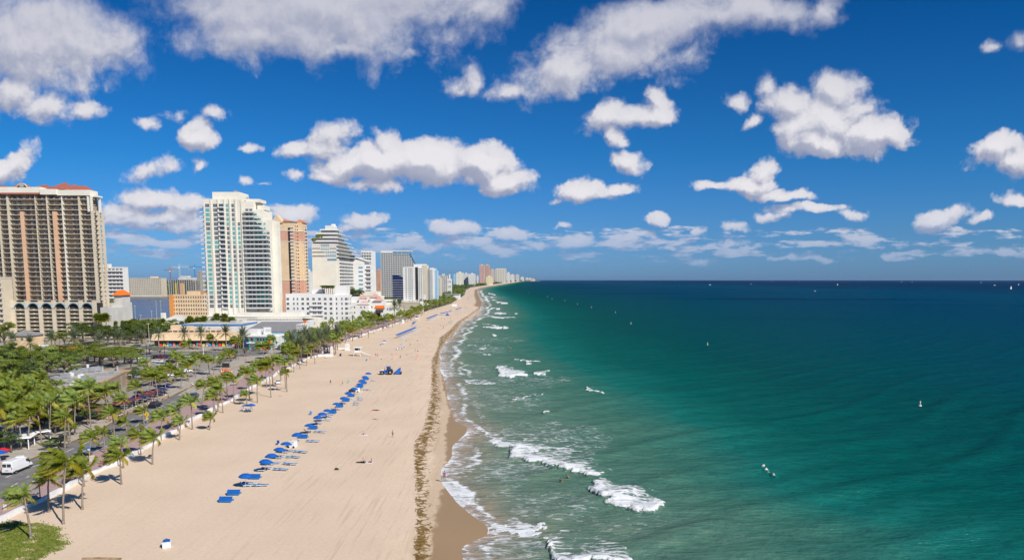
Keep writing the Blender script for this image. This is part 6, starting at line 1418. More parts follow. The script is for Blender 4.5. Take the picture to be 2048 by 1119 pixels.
# lifeguard towers
def guard_tower(px, py, s, label, ramp=True):
    x, y = G(px, py); r = empty('lifeguard_tower', (x, y, 0)); tag(r, label, 'lifeguard tower'); S = s
    mb = MB(); mb.box(-1.5 * S, 1.3 * S, -1.3 * S, 1.3 * S, 2.0 * S, 2.2 * S); mb.box(1.3 * S, 2.3 * S, -1.5 * S, 1.5 * S, 2.0 * S, 2.15 * S); mb.obj('deck', M_WHITE, r)
    mb = MB(); mb.box(-1.4 * S, .9 * S, -1.2 * S, 1.2 * S, 2.2 * S, 3.0 * S)
    for a in (-1.4, .75): 
        for b_ in (-1.2, 1.05): mb.box(a * S, (a + .15) * S, b_ * S, (b_ + .15) * S, 3.0 * S, 4.3 * S)
    mb.obj('cabin', M_WHITE, r); mb = MB(); mb.box(-1.2 * S, .72 * S, -1.12 * S, -1.0 * S, 3.0 * S, 4.25 * S); mb.box(.70 * S, .8 * S, -.9 * S, .9 * S, 3 * S, 4.25 * S); mb.box(-1.2 * S, .7 * S, .9 * S, 1.0 * S, 3 * S, 4.25 * S); mb.obj('window', DARKR, r)
    mb = MB(); mb.poly([(-1.8 * S, -1.7 * S, 4.3 * S), (2.4 * S, -1.7 * S, 4.3 * S), (2.4 * S, 1.7 * S, 4.5 * S), (-1.8 * S, 1.7 * S, 4.5 * S), (-1.8 * S, -1.7 * S, 4.45 * S), (2.4 * S, -1.7 * S, 4.45 * S), (2.4 * S, 1.7 * S, 4.65 * S), (-1.8 * S, 1.7 * S, 4.65 * S)], [(3, 2, 1, 0), (4, 5, 6, 7), (0, 1, 5, 4), (1, 2, 6, 5), (2, 3, 7, 6), (3, 0, 4, 7)]); mb.obj('roof', M_WHITE, r)
    for a, b_ in ((-1, -1), (1, -1), (-1, 1), (1, 1)): mb = MB(); mb.tube([(a * 2.0 * S, b_ * 1.6 * S, 0), (a * 1.1 * S, b_ * 1.0 * S, 2.1 * S)], .11 * S, 5); mb.obj('leg', M_WHITE, r)
    mb = MB()
    for k in range(6): mb.box((1.4 + k * .18) * S, (1.44 + k * .18) * S, -1.48 * S, -1.44 * S, 2.15 * S, 3.1 * S)
    mb.box(1.35 * S, 2.3 * S, -1.48 * S, -1.44 * S, 3.1 * S, 3.16 * S); mb.obj('railing', M_WHITE, r)
    if ramp: mb = MB(); mb.poly([(2.2 * S, -.5 * S, 2.0 * S), (2.2 * S, .5 * S, 2.0 * S), (7.0 * S, .5 * S, .05), (7.0 * S, -.5 * S, .05), (2.2 * S, -.5 * S, 2.15 * S), (2.2 * S, .5 * S, 2.15 * S), (7.0 * S, .5 * S, .2), (7.0 * S, -.5 * S, .2)], [(0, 1, 2, 3), (7, 6, 5, 4), (0, 3, 7, 4), (1, 5, 6, 2)]); mb.obj('ramp', M_WHITE, r)
guard_tower(715.5, 711.5, .95, 'white lifeguard tower on stilts with a long ramp, the nearer of two')
guard_tower(834, 641.5, 1.1, 'white lifeguard tower far up the beach beside a blue umbrella row', False)
x, y = G(744.5, 712); r = empty('surf_board', (x, y, 0)); mb = MB(); mb.prism([(math.cos(a) * 1.3, math.sin(a) * .35) for a in [k * math.pi / 6 for k in range(12)]], .2, .32); mb.obj('board', M_WHITE, r); tag(r, 'white rescue board lying at the foot of the lifeguard ramp', 'board')
x, y = G(673.6, 939); r = empty('beach_bag', (x, y, 0)); mb = MB(); mb.tube([(-.35, 0, .18), (0, 0, .28), (.35, 0, .16)], .2, 8, 0, .16); mb.obj('bag', M_DARK, r, smooth=True); mb = MB(); mb.tube([(-.2, 0, .4), (0, 0, .55), (.2, 0, .4)], .02, 4); mb.obj('strap', M_DARK, r); tag(r, 'black bag lying alone on the open sand', 'bag')
x, y = G(204, 1117.5); mb = MB(); mb.tube([(-2.6, 0, .1), (-.5, .08, .14), (2.6, -.05, .1)], .16, 7); tag(mb.obj('driftwood_log', mat('driftwood', (.30, .21, .12), .9, .3, 2), None, (x, y, 0)), 'weathered log on the sand at the bottom edge', 'log')
# tractor and beach cleaner
def tractor():
    x, y = G(774, 748); r = empty('tractor', (x, y, 0), .12); tag(r, 'blue tractor with big black wheels towing the beach cleaner', 'tractor')
    BL = mat('tractor_blue', (.02, .13, .48), .4, .08)
    def wheel(wx, wy, R, w):
        mb = MB(); mb.tube([(wx, wy - w / 2, R), (wx, wy + w / 2, R)], R, 18); t = mb.obj('wheel', M_BLACK, r); mb = MB(); mb.tube([(wx, wy - w / 2 - .02, R), (wx, wy + w / 2 + .02, R)], R * .36, 12); mb.obj('rim', M_STEEL, t)
    for yy in (-1.35, -.85, .85, 1.35): wheel(1.35, yy, .98, .42)
    for yy in (-1.2, 1.2): wheel(-1.75, yy, .78, .5)
    for yy in (-.85, .85): wheel(-1.75, yy, .78, .0001 + .3)
    mb = MB(); mb.box(-2.7, .2, -.42, .42, .9, 1.75, taper=.92); mb.box(-2.3, 1.6, -.35, .35, .6, .95); mb.obj('hood', BL, r)
    mb = MB(); mb.box(-2.85, -2.7, -.38, .38, .7, 1.5); mb.obj('grille', M_DARK, r)
    mb = MB(); mb.box(-.15, 1.45, -.75, .75, 1.3, 1.8); 
    for sy in (-1, 1): mb.box(.5, 2.2, sy * 1.15 - .25, sy * 1.15 + .25, 2.0, 2.1)
    mb.obj('fender', BL, r); mb = MB(); mb.box(-.05, 1.35, -.72, .72, 1.8, 2.95, taper=.92); mb.obj('cab_glass', GL_D, r); mb = MB(); mb.box(-.2, 1.5, -.8, .8, 2.95, 3.15); mb.obj('cab_roof', BL, r)
    mb = MB()
    for a in (-.1, 1.35):
        for b_ in (-.74, .70): mb.box(a, a + .07, b_, b_ + .07, 1.8, 2.95)
    mb.obj('cab_post', M_DARK, r); mb = MB(); mb.tube([(-.9, .3, 1.7), (-.9, .3, 2.8)], .06, 6); mb.obj('exhaust', M_DARK, r); mb = MB(); mb.box(-2.6, -1.1, -.43, .43, 1.55, 1.76, taper=.95); mb.obj('hood_stripe', M_WHITE, r)
    x, y = G(795, 747.5); c = empty('beach_cleaner', (x, y, 0), .12); tag(c, 'blue beach cleaning machine hitched behind the tractor', 'beach cleaner')
    mb = MB(); mb.poly([(-1.5, -1.3, .3), (1.2, -1.3, .3), (1.3, -1.3, 2.4), (.5, -1.3, 2.2), (-1.5, 1.3, .3), (1.2, 1.3, .3), (1.3, 1.3, 2.4), (.5, 1.3, 2.2)], [(0, 1, 2, 3), (7, 6, 5, 4), (1, 5, 6, 2), (0, 4, 5, 1)]); mb.obj('hopper', BL, c)
    mb = MB(); mb.poly([(-1.4, -1.2, .5), (-1.4, 1.2, .5), (.5, 1.2, 2.1), (.5, -1.2, 2.1)], [(0, 1, 2, 3)]); mb.obj('conveyor', M_DARK, c)
    for sy in (-1.35, 1.35): mb = MB(); mb.tube([(1.3, sy - .15, .4), (1.3, sy + .15, .4)], .4, 12); mb.obj('wheel', M_BLACK, c)
    mb = MB(); mb.tube([(-2.6, 0, .6), (-1.4, 0, .5)], .08, 5); mb.obj('drawbar', M_DARK, c)
tractor()

# ------------------------------------------------------------------ people
M_SKIN = [mat('skin_light', (.52, .30, .20), .6, .08), mat('skin_tan', (.38, .20, .12), .6, .08), mat('skin_dark', (.14, .07, .045), .6, .08)]
HAIRM = [mat('dark_hair', (.02, .014, .01), .8), mat('fair_hair', (.34, .22, .09), .8)]
CL = {'navy': mat('navy_cloth', (.015, .02, .08), .8), 'black': mat('black_cloth', (.015, .015, .015), .85), 'red': M_RED, 'purple': mat('purple_cloth', (.24, .04, .22), .8), 'white': mat('white_cloth', (.75, .74, .72), .8), 'blue': mat('blue_cloth', (.05, .14, .42), .8), 'teal': mat('teal_cloth', (.03, .38, .42), .8), 'orange': mat('orange_cloth', (.75, .2, .04), .8), 'pink': mat('pink_cloth', (.70, .28, .30), .8), 'green': mat('green_cloth', (.05, .3, .1), .8)}
def skin_mesh(name, J, Eg, m, root=0):
    me = bpy.data.meshes.new(name); me.from_pydata([j[:3] for j in J], Eg, []); o = bpy.data.objects.new(name, me); COL.objects.link(o)
    md = o.modifiers.new('skin', 'SKIN'); md.use_smooth_shade = True; o.modifiers.new('sub', 'SUBSURF').levels = 1
    for i, j in enumerate(J):
        v = me.skin_vertices[0].data[i]; v.radius = (j[3], j[4] if len(j) > 4 else j[3]); v.use_root = (i == root)
    dg = bpy.context.evaluated_depsgraph_get(); out = bpy.data.meshes.new_from_object(o.evaluated_get(dg)); out.materials.clear(); out.materials.append(m); bpy.data.objects.remove(o); return out
POSES = {}
def limbs(pose):
    # hip, chest, neck, head; shoulders, elbows, wrists; hips, knees, ankles, toes   (faces -y)
    if pose == 'stand': return dict(p=(0, 0, .95), c=(0, 0, 1.35), n=(0, 0, 1.50), h=(0, -.02, 1.64), e=[(-.24, .03, 1.15), (.24, .03, 1.15)], w=[(-.26, -.08, .90), (.26, -.08, .90)], k=[(-.10, -.02, .50), (.10, -.02, .50)], a=[(-.11, .02, .08), (.11, .02, .08)], t=[(-.13, -.14, .04), (.13, -.14, .04)])
    if pose == 'walk': return dict(p=(0, 0, .93), c=(0, -.03, 1.33), n=(0, -.05, 1.48), h=(0, -.08, 1.62), e=[(-.24, -.10, 1.14), (.24, .14, 1.14)], w=[(-.25, -.28, .95), (.25, .10, .90)], k=[(-.10, .03, .49), (.10, -.20, .52)], a=[(-.10, .30, .14), (.10, -.24, .08)], t=[(-.10, .20, .04), (.10, -.40, .05)])
    if pose == 'sit': return dict(p=(0, 0, .12), c=(0, .10, .50), n=(0, .08, .66), h=(0, .04, .80), e=[(-.26, .05, .34), (.26, .05, .34)], w=[(-.24, -.20, .36), (.24, -.20, .36)], k=[(-.14, -.34, .44), (.14, -.34, .44)], a=[(-.13, -.52, .08), (.13, -.52, .08)], t=[(-.13, -.66, .04), (.13, -.66, .04)])
    if pose == 'lie': return dict(p=(0, 0, .12), c=(0, .42, .14), n=(0, .58, .15), h=(0, .72, .17), e=[(-.30, .35, .10), (.30, .35, .10)], w=[(-.28, .10, .09), (.28, .10, .09)], k=[(-.10, -.44, .14), (.10, -.44, .14)], a=[(-.12, -.86, .08), (.12, -.86, .08)], t=[(-.13, -.93, .18), (.13, -.93, .18)])
    if pose == 'wade': d = limbs('stand'); d['e'] = [(-.32, -.05, 1.2), (.32, -.05, 1.2)]; d['w'] = [(-.42, -.25, 1.15), (.42, -.25, 1.15)]; return d
def build_pose(pose):
    L = limbs(pose); V = lambda q: Vector(q); p, c, n, h = V(L['p']), V(L['c']), V(L['n']), V(L['h']); up = (c - p).normalized()
    J = [(*p, .135, .10), (*p.lerp(c, .5), .115, .09), (*c, .15, .10), (*n, .052), (*h.lerp(n, .5), .055)]; Eg = [(0, 1), (1, 2), (2, 3), (3, 4)]
    for s, sg in ((0, -1), (1, 1)):
        sh = c + Vector((sg * .17, 0, 0)) + up * .04; e, w = V(L['e'][s]), V(L['w'][s]); b = len(J); fd = (w - e).normalized()
        J += [(*sh, .06), (*e, .042), (*w, .027), (*(w + fd * .06), .034, .018)]; Eg += [(2, b), (b, b + 1), (b + 1, b + 2), (b + 2, b + 3)]
        sd = Vector((0, 1, 0)) if abs(fd.y) < .8 else Vector((1, 0, 0))
        for q, (o_, ln) in enumerate(((-.028, .075), (-.010, .088), (.010, .082), (.027, .065))):
            k1 = w + fd * .10 + sd * o_; k2 = k1 + fd * ln * .6 + Vector((-sg * .012, 0, -.004)); i = len(J); J += [(*k1, .010), (*k2, .008)]; Eg += [(b + 3, i), (i, i + 1)]
        k1 = w + fd * .045 - sd * .045; i = len(J); J += [(*k1, .011), (*(k1 + fd * .04 - sd * .012), .009)]; Eg += [(b + 3, i), (i, i + 1)]
        hp = p + Vector((sg * .09, 0, 0)) - up * .05; k, a, t = V(L['k'][s]), V(L['a'][s]), V(L['t'][s]); b = len(J)
        J += [(*hp, .095), (*k, .058), (*a, .038), (*t, .040, .025)]; Eg += [(0, b), (b, b + 1), (b + 1, b + 2), (b + 2, b + 3)]
    bodies = [skin_mesh('body', J, Eg, m) for m in M_SKIN]
    # head joined into the body mesh
    for bi, me in enumerate(bodies):
        bm = bmesh.new(); bm.from_mesh(me); rot = Matrix.Rotation(math.pi / 2, 4, 'X') if pose == 'lie' else Matrix.Identity(4)
        hm = Matrix.Translation(h) @ rot
        bmesh.ops.create_uvsphere(bm, u_segments=10, v_segments=8, radius=1, matrix=hm @ Matrix.Diagonal((.075, .09, .112, 1)))
        def blob(x, y, z, r, mi):
            f0 = len(bm.faces); bmesh.ops.create_uvsphere(bm, u_segments=6, v_segments=4, radius=r, matrix=hm @ Matrix.Translation((x, y, z))); bm.faces.ensure_lookup_table()
            for f in bm.faces[f0:]: f.material_index = mi
        blob(0, -.092, -.012, .017, 0); blob(-.03, -.078, .008, .011, 1); blob(.03, -.078, .008, .011, 1); blob(0, -.078, -.055, .016, 2); blob(-.075, 0, -.005, .02, 0); blob(.075, 0, -.005, .02, 0)
        bm.to_mesh(me); bm.free(); me.materials.append(HAIRM[0]); me.materials.append(M_RED)
        me.polygons.foreach_set('use_smooth', [True] * len(me.polygons))
    # clothing shells
    dn = [p + Vector((sg * .09, 0, 0)) - up * .05 for sg in (-1, 1)]; kn = [V(q) for q in L['k']]
    short = skin_mesh('shorts', [(*(p + up * .04), .145, .11), (*dn[0], .112), (*dn[0].lerp(kn[0], .5), .095), (*dn[1], .112), (*dn[1].lerp(kn[1], .5), .095)], [(0, 1), (1, 2), (0, 3), (3, 4)], CL['navy'])
    sh = [c + Vector((sg * .17, 0, 0)) + up * .04 for sg in (-1, 1)]; el = [V(q) for q in L['e']]
    shirt = skin_mesh('shirt', [(*(p + up * .02), .145, .112), (*p.lerp(c, .5), .13, .105), (*c, .165, .115), (*sh[0], .075), (*sh[0].lerp(el[0], .6), .062), (*sh[1], .075), (*sh[1].lerp(el[1], .6), .062)], [(0, 1), (1, 2), (2, 3), (3, 4), (2, 5), (5, 6)], CL['navy'])
    bm = bmesh.new(); bmesh.ops.create_uvsphere(bm, u_segments=10, v_segments=8, radius=1, matrix=Matrix.Translation(h) @ (Matrix.Rotation(math.pi / 2, 4, 'X') if pose == 'lie' else Matrix.Identity(4)) @ Matrix.Translation((0, .018, .022)) @ Matrix.Diagonal((.083, .09, .105, 1))); hair = bpy.data.meshes.new('hair'); bm.to_mesh(hair); bm.free(); hair.polygons.foreach_set('use_smooth', [True] * len(hair.polygons))
    POSES[pose] = (bodies, short, shirt, hair)
CACHE = {}
def recolor(me, m, key):
    if key not in CACHE: c = me.copy(); c.materials.clear(); c.materials.append(m); CACHE[key] = c
    return CACHE[key]
for q in ('stand', 'walk', 'sit', 'lie', 'wade'): build_pose(q)
def person(px, py, pose, sk, shirt, shorts, label, group='people on the beach', rz=None, z=0.0, xy=None, hair=0, s=1.0):
    x, y = xy or G(px, py); r = empty('person', (x, y, z), R5.uniform(0, 6.28) if rz is None else rz); r.scale = (s, s, s); B = POSES[pose]
    link('body', B[0][sk], r); link('hair', recolor(B[3], HAIRM[hair], ('h', pose, hair)), r)
    if shorts: link('shorts', recolor(B[1], CL[shorts], ('s', pose, shorts)), r)
    if shirt: link('shirt', recolor(B[2], CL[shirt], ('t', pose, shirt)), r)
    tag(r, label, 'person', group); return r
def towel(px, py, m, label, rz=1.4):
    x, y = G(px, py); mb = MB(); mb.box(-.45, .45, -1.0, 1.0, .01, .04); mb.box(-.45, .45, -1.06, -1.0, .01, .03); tag(mb.obj('beach_towel', m, None, (x, y, 0), rz), label, 'towel')
person(661, 768, 'stand', 1, 'navy', 'black', 'person in dark clothes standing on open sand, left of the two by the far umbrellas')
person(685, 770, 'walk', 0, None, 'navy', 'bare chested person walking on open sand, right of the two by the far umbrellas')
person(785.5, 874, 'stand', 0, None, 'black', 'bare chested person in black shorts standing alone on the lower sand', rz=2.6)
person(889, 959, 'walk', 1, 'purple', 'purple', 'person in purple walking at the edge of the foam', rz=3.5)
person(727, 868.5, 'sit', 0, None, 'navy', 'person with dark hair sitting on a pale towel on the sand', rz=1.4); towel(726, 869, CL['white'], 'pale towel under the seated person in mid beach')
person(727, 923, 'sit', 0, None, 'black', 'person in black swimwear sitting, left of the pair on the lower sand', rz=1.7); person(742.5, 924.5, 'sit', 1, 'pink', 'black', 'person in a dark hat sitting, right of the pair on the lower sand', rz=-1.3)
towel(734.5, 924.5, CL['white'], 'white towel between the seated pair on the lower sand'); towel(722, 924, CL['black'], 'dark towel beside the seated pair on the lower sand')
person(751, 838, 'lie', 0, None, 'blue', 'sunbather in blue lying on the sand below the red towel', rz=1.45); person(753, 820, 'lie', 2, None, 'black', 'dark sunbather lying on the red towel', rz=1.5); towel(750, 820, M_RED, 'red towel under the dark sunbather')
person(561, 792, 'lie', 0, None, 'pink', 'sunbather lying near the palms above the blue frame cabana', rz=1.2); towel(560, 792, CL['white'], 'pale towel under the sunbather near the palms')
more = [(812.7,684,'stand','red'),(820.3,689,'sit','red'),(834.9,681.6,'sit','black'),(831,702.5,'stand',None),(835.5,702.7,'sit','orange'),(800.6,717,'walk','black'),(814,709.6,'lie',None),(751.7,713,'stand','orange'),(755.5,713,'stand','pink'),(882.5,714,'walk',None),(867,668,'stand','red'),(857,656,'sit','orange'),(887,655,'stand','black'),(881,651.5,'sit','black'),(897.7,672,'walk','navy'),(883,637.5,'stand','black'),(888.8,637.5,'sit','navy'),(894.5,637.8,'stand','red'),(892.5,649.6,'sit','pink'),(896.7,646.2,'stand','red'),(901.4,646,'sit','black'),(925,642,'walk','pink'),(886,656,'sit','red'),(808,694,'lie',None),(763,718,'lie','black'),(905,645,'lie','teal'),(784,709,'lie',None),(915,630,'stand','pink'),(921,630,'stand',None),(938,623,'stand','black'),(944,622,'stand','pink'),(948,628,'walk','navy'),(952,628,'walk','pink'),(930,612,'stand','pink'),(946,609,'stand','black'),(936,605,'sit','pink'),(928,625,'sit','pink'),(899,632,'lie','red'),(901,636,'sit',None),(670,709.5,'sit','navy'),(668,708,'stand','pink'),(672,707.5,'stand','white'),(650,716,'lie','black'),(941,601,'stand',None),(949,598,'stand','red'),(952,590,'stand','blue')]
more.sort(key=lambda q: -q[1])
for i, (px, py, po, sh) in enumerate(more): person(px, py, po, i % 2, sh, ('navy', 'black', 'blue', 'red')[i % 4], f'{ {"stand": "person standing", "sit": "person sitting", "walk": "person walking", "lie": "sunbather lying"}[po] }' + (f' in a {sh} top' if sh else ' bare chested') + f' on the far sand, {ordn(i + 1)} from the front')
for i, (px, py, sk, sh) in enumerate([(1134.6,953,0,'orange'),(1120.7,962,1,'black'),(1017.2,694,0,'orange'),(1021.7,696,0,'orange'),(1150,960,0,None)][:4]):
    x, y = G(px, py, -.3); person(0, 0, 'wade', sk, sh, 'navy', f'swimmer in a {sh} top ' + ('beside the near breaking wave' if i < 2 else 'in the shallows far up the surf') + (', upper right of the two' if i == 0 else ', lower left of the two' if i == 1 else ', left of the pair' if i == 2 else ', right of the pair'), 'swimmers', xy=(x, y), z=-1.35)
# people on the promenade and pavement
pr = [(194,879,'teal'),(200,879,'white'),(160,880,'orange'),(232,838,'green'),(239,836,'red'),(298,815,'white'),(303,812,'red'),(285,820,'white'),(384,772,'white'),(386,775,'white'),(407,758,'white'),(415,756,'blue'),(489,715,'pink'),(501,711,'navy'),(492,722,'pink'),(545,738,'navy'),(400,769,'pink'),(372,785,'blue'),(563,744,'black'),(592,722,'navy'),(204,934,'navy'),(345,745,'white'),(470,712,'white'),(458,712,'red'),(590,727,'black')]
pr.sort(key=lambda q: -q[1])
for i, (px, py, sh) in enumerate(pr): person(px, py, 'walk' if i % 3 else 'stand', i % 3, sh, ('navy', 'black', 'white')[i % 3], f'person in a {sh} shirt on the paving by the beach road, {ordn(i + 1)} from the front', 'people on the pavement', z=.02)

# ------------------------------------------------------------------ vehicles
PAINT = {}
def paint(n, c): 
    if n not in PAINT:
        m = mat('paint_' + n, c, .28, .04, .5, spec=.5, metal=0.0); PAINT[n] = m
    return PAINT[n]
PC = {'white': (.76, .76, .75), 'silver': (.42, .44, .46), 'black': (.018, .018, .02), 'navy': (.02, .05, .19), 'red': (.42, .02, .025), 'grey': (.12, .13, .14), 'dark red': (.20, .02, .03)}
def car_meshes(kind):
    mb = MB(); L_, W, zr = {'sedan': (2.3, .88, 1.42), 'suv': (2.35, .93, 1.72)}[kind]
    prof = {'sedan': [(-2.3, .35), (-2.3, .75), (-2.15, .95), (-1.55, 1.0), (1.0, 1.0), (2.1, .85), (2.3, .65), (2.28, .35)], 'suv': [(-2.35, .4), (-2.35, .9), (-2.25, 1.1), (1.15, 1.1), (2.15, .98), (2.35, .75), (2.32, .4)]}[kind]
    def ext(pr, w0, w1, mi=0):
        n = len(pr); P = [(x, -w0, z) if z < .99 else (x, -w1, z) for x, z in pr] + [(x, w0, z) if z < .99 else (x, w1, z) for x, z in pr]
        mb.poly(P, [tuple(range(n)), tuple(range(n, 2 * n))[::-1]] + [(i, n + i, n + (i + 1) % n, (i + 1) % n) for i in range(n)], mi)
    ext(prof, W, W - .04)
    x0, x1, x2, x3 = {'sedan': (-1.7, -1.0, .35, 1.1), 'suv': (-2.25, -1.95, .45, 1.15)}[kind]; zb = 1.0 if kind == 'sedan' else 1.1; wr = W - .2
    body = None
    mb.poly([(x1 - .05, -wr - .02, zr - .06), (x2 + .05, -wr - .02, zr - .06), (x2 + .05, wr + .02, zr - .06), (x1 - .05, wr + .02, zr - .06), (x1, -wr, zr), (x2, -wr, zr), (x2, wr, zr), (x1, wr, zr)], [(4, 5, 6, 7), (0, 1, 5, 4), (1, 2, 6, 5), (2, 3, 7, 6), (3, 0, 4, 7)])
    for xx in ((x1 + x2) / 2 - .05,):
        for sg in (-1, 1): mb.poly([(xx - .05, sg * (W - .055), zb), (xx + .05, sg * (W - .055), zb), (xx + .05, sg * (wr + .015), zr - .05), (xx - .05, sg * (wr + .015), zr - .05)], [(0, 1, 2, 3)])
    body = (mb.v, mb.f, mb.mi)
    g = MB(); g.poly([(x0, -W + .07, zb), (x3, -W + .07, zb), (x3, W - .07, zb), (x0, W - .07, zb), (x1, -wr, zr - .05), (x2, -wr, zr - .05), (x2, wr, zr - .05), (x1, wr, zr - .05)], [(0, 1, 5, 4), (1, 2, 6, 5), (2, 3, 7, 6), (3, 0, 4, 7)]); glass = g.mesh('windows', GL_D)
    w = MB(); w.tube([(0, -.11, 0), (0, .11, 0)], .33, 14); w.tube([(0, -.125, 0), (0, .125, 0)], .19, 10, 1); wheel = w.mesh('wheel', [M_BLACK, M_CHROME])
    h = MB(); h.box(-.04, .04, -.16, .16, -.08, .08); hl = h.mesh('headlight', M_CHROME); tl = h.mesh('tail_light', mat('tail_red', (.4, .01, .01), .4))
    return mb, glass, wheel, hl, tl, W, zb
CM = {k: car_meshes(k) for k in ('sedan', 'suv')}
CBODY = {}
def car(px, py, rz, kind, col, label, z=.01, group='parked cars'):
    mb, glass, wheel, hl, tl, W, zb = CM[kind]
    if (kind, col) not in CBODY: CBODY[kind, col] = mb.mesh('body', paint(col, PC[col]))
    x, y = G(px, py); r = empty('car', (x, y, z), rz); link('body', CBODY[kind, col], r); link('windows', glass, r)
    for wx in (-1.42, 1.42):
        for wy in (-W + .1, W - .1): link('wheel', wheel, r, (wx, wy, .33))
    for sy in (-.62, .62): link('headlight', hl, r, (2.26, sy, .7)); link('tail_light', tl, r, (-2.29, sy, .82))
    tag(r, label, 'car', group)
cars = [(315,724,3.0,'sedan','white','white saloon in the middle of the beach car park'),(325,731.5,.1,'suv','silver','silver estate nearer the road in the car park'),(325.5,715.5,1.4,'suv','dark red','dark red car in the back row of the car park'),(339,715.5,1.4,'sedan','navy','navy car right of the dark red one in the back row'),(311.6,716,1.4,'suv','black','black car left of the dark red one in the back row'),(348,719,.2,'sedan','black','black saloon in front of the navy car'),(342,726,1.3,'suv','black','black car between the silver estate and the lamp post'),(349,724.5,1.3,'sedan','silver','silver saloon close to the double armed lamp post'),(347.4,740,.2,'suv','white','white people carrier below the double armed lamp post'),(348.7,752,.2,'sedan','white','white saloon half hidden by palms below the people carrier'),(362.6,747,.6,'sedan','grey','grey saloon at the kerb by the sloping verge'),(373.3,744,.6,'sedan','white','white saloon ahead of the grey one at the verge'),(369.7,715.5,1.4,'sedan','white','white car in the back row right of the lamp post'),(380.4,713.5,.1,'suv','white','white pick up sized car in the back row'),(393.8,715.5,1.4,'suv','black','black car at the right end of the back row'),(429.6,719,.5,'sedan','silver','silver car under the palms near the bike racks'),(437.6,716,.3,'sedan','white','white car under the palms near the bike racks'),
 (223.6,733.5,.1,'sedan','black','black saloon behind the flat roofed restaurant'),(274.7,717.5,.4,'sedan','white','white car under the flat topped green trees'),(277,694,1.2,'suv','navy','navy car on the side road by the yellow parasols'),(289.8,696,1.5,'suv','white','white car beside the navy one on the side road'),(89,707,.1,'sedan','white','white car passing behind the bright hedge at the left'),(10,697,.2,'suv','silver','silver car at the far left edge by the date palm'),(88,692.5,.2,'sedan','white','white car in the street left of the orange awning'),(84.7,683,.2,'sedan','grey','dark grey car in the street above the white one'),(86,676,.2,'sedan','silver','silver car farthest up the street by the yellow house'),
 (5.4,874,.3,'sedan','silver','silver blue car at the left edge above the white canopy'),(24.7,876,.3,'sedan','black','black car beside the silver blue one at the left edge'),(48,874,.4,'sedan','navy','navy car at the right end of the left edge group'),(311,813.5,1.62,'suv','black','black car driving on the beach road past the maroon umbrellas'),(388,795,1.68,'suv','grey','grey car driving on the beach road behind the palms'),(512,701,.1,'suv','grey','grey car parked in front of the white corner bar'),(557,766,1.9,'sedan','white','white car between the palms on the beach road'),(470,768,1.75,'sedan','silver','silver car on the beach road near the plaza palms'),(617,713,1.8,'sedan','black','black car on the beach road near the crossroads'),(655,698,1.8,'suv','white','white car on the beach road beyond the crossroads')]
for c in cars: car(*c)
for i in range(26):
    y = RS.uniform(430, 640); x = float(rl(y) + 2 + 4 * (i % 2)); px, py = proj(x, y); car(float(px), float(py), 1.57 + .02, 'sedan' if i % 3 else 'suv', ('white', 'silver', 'black', 'grey')[i % 4], f'{("white", "silver", "black", "grey")[i % 4]} car on the far beach road behind the dense palms', group=f'{("white", "silver", "black", "grey")[i % 4]} cars on the far beach road')
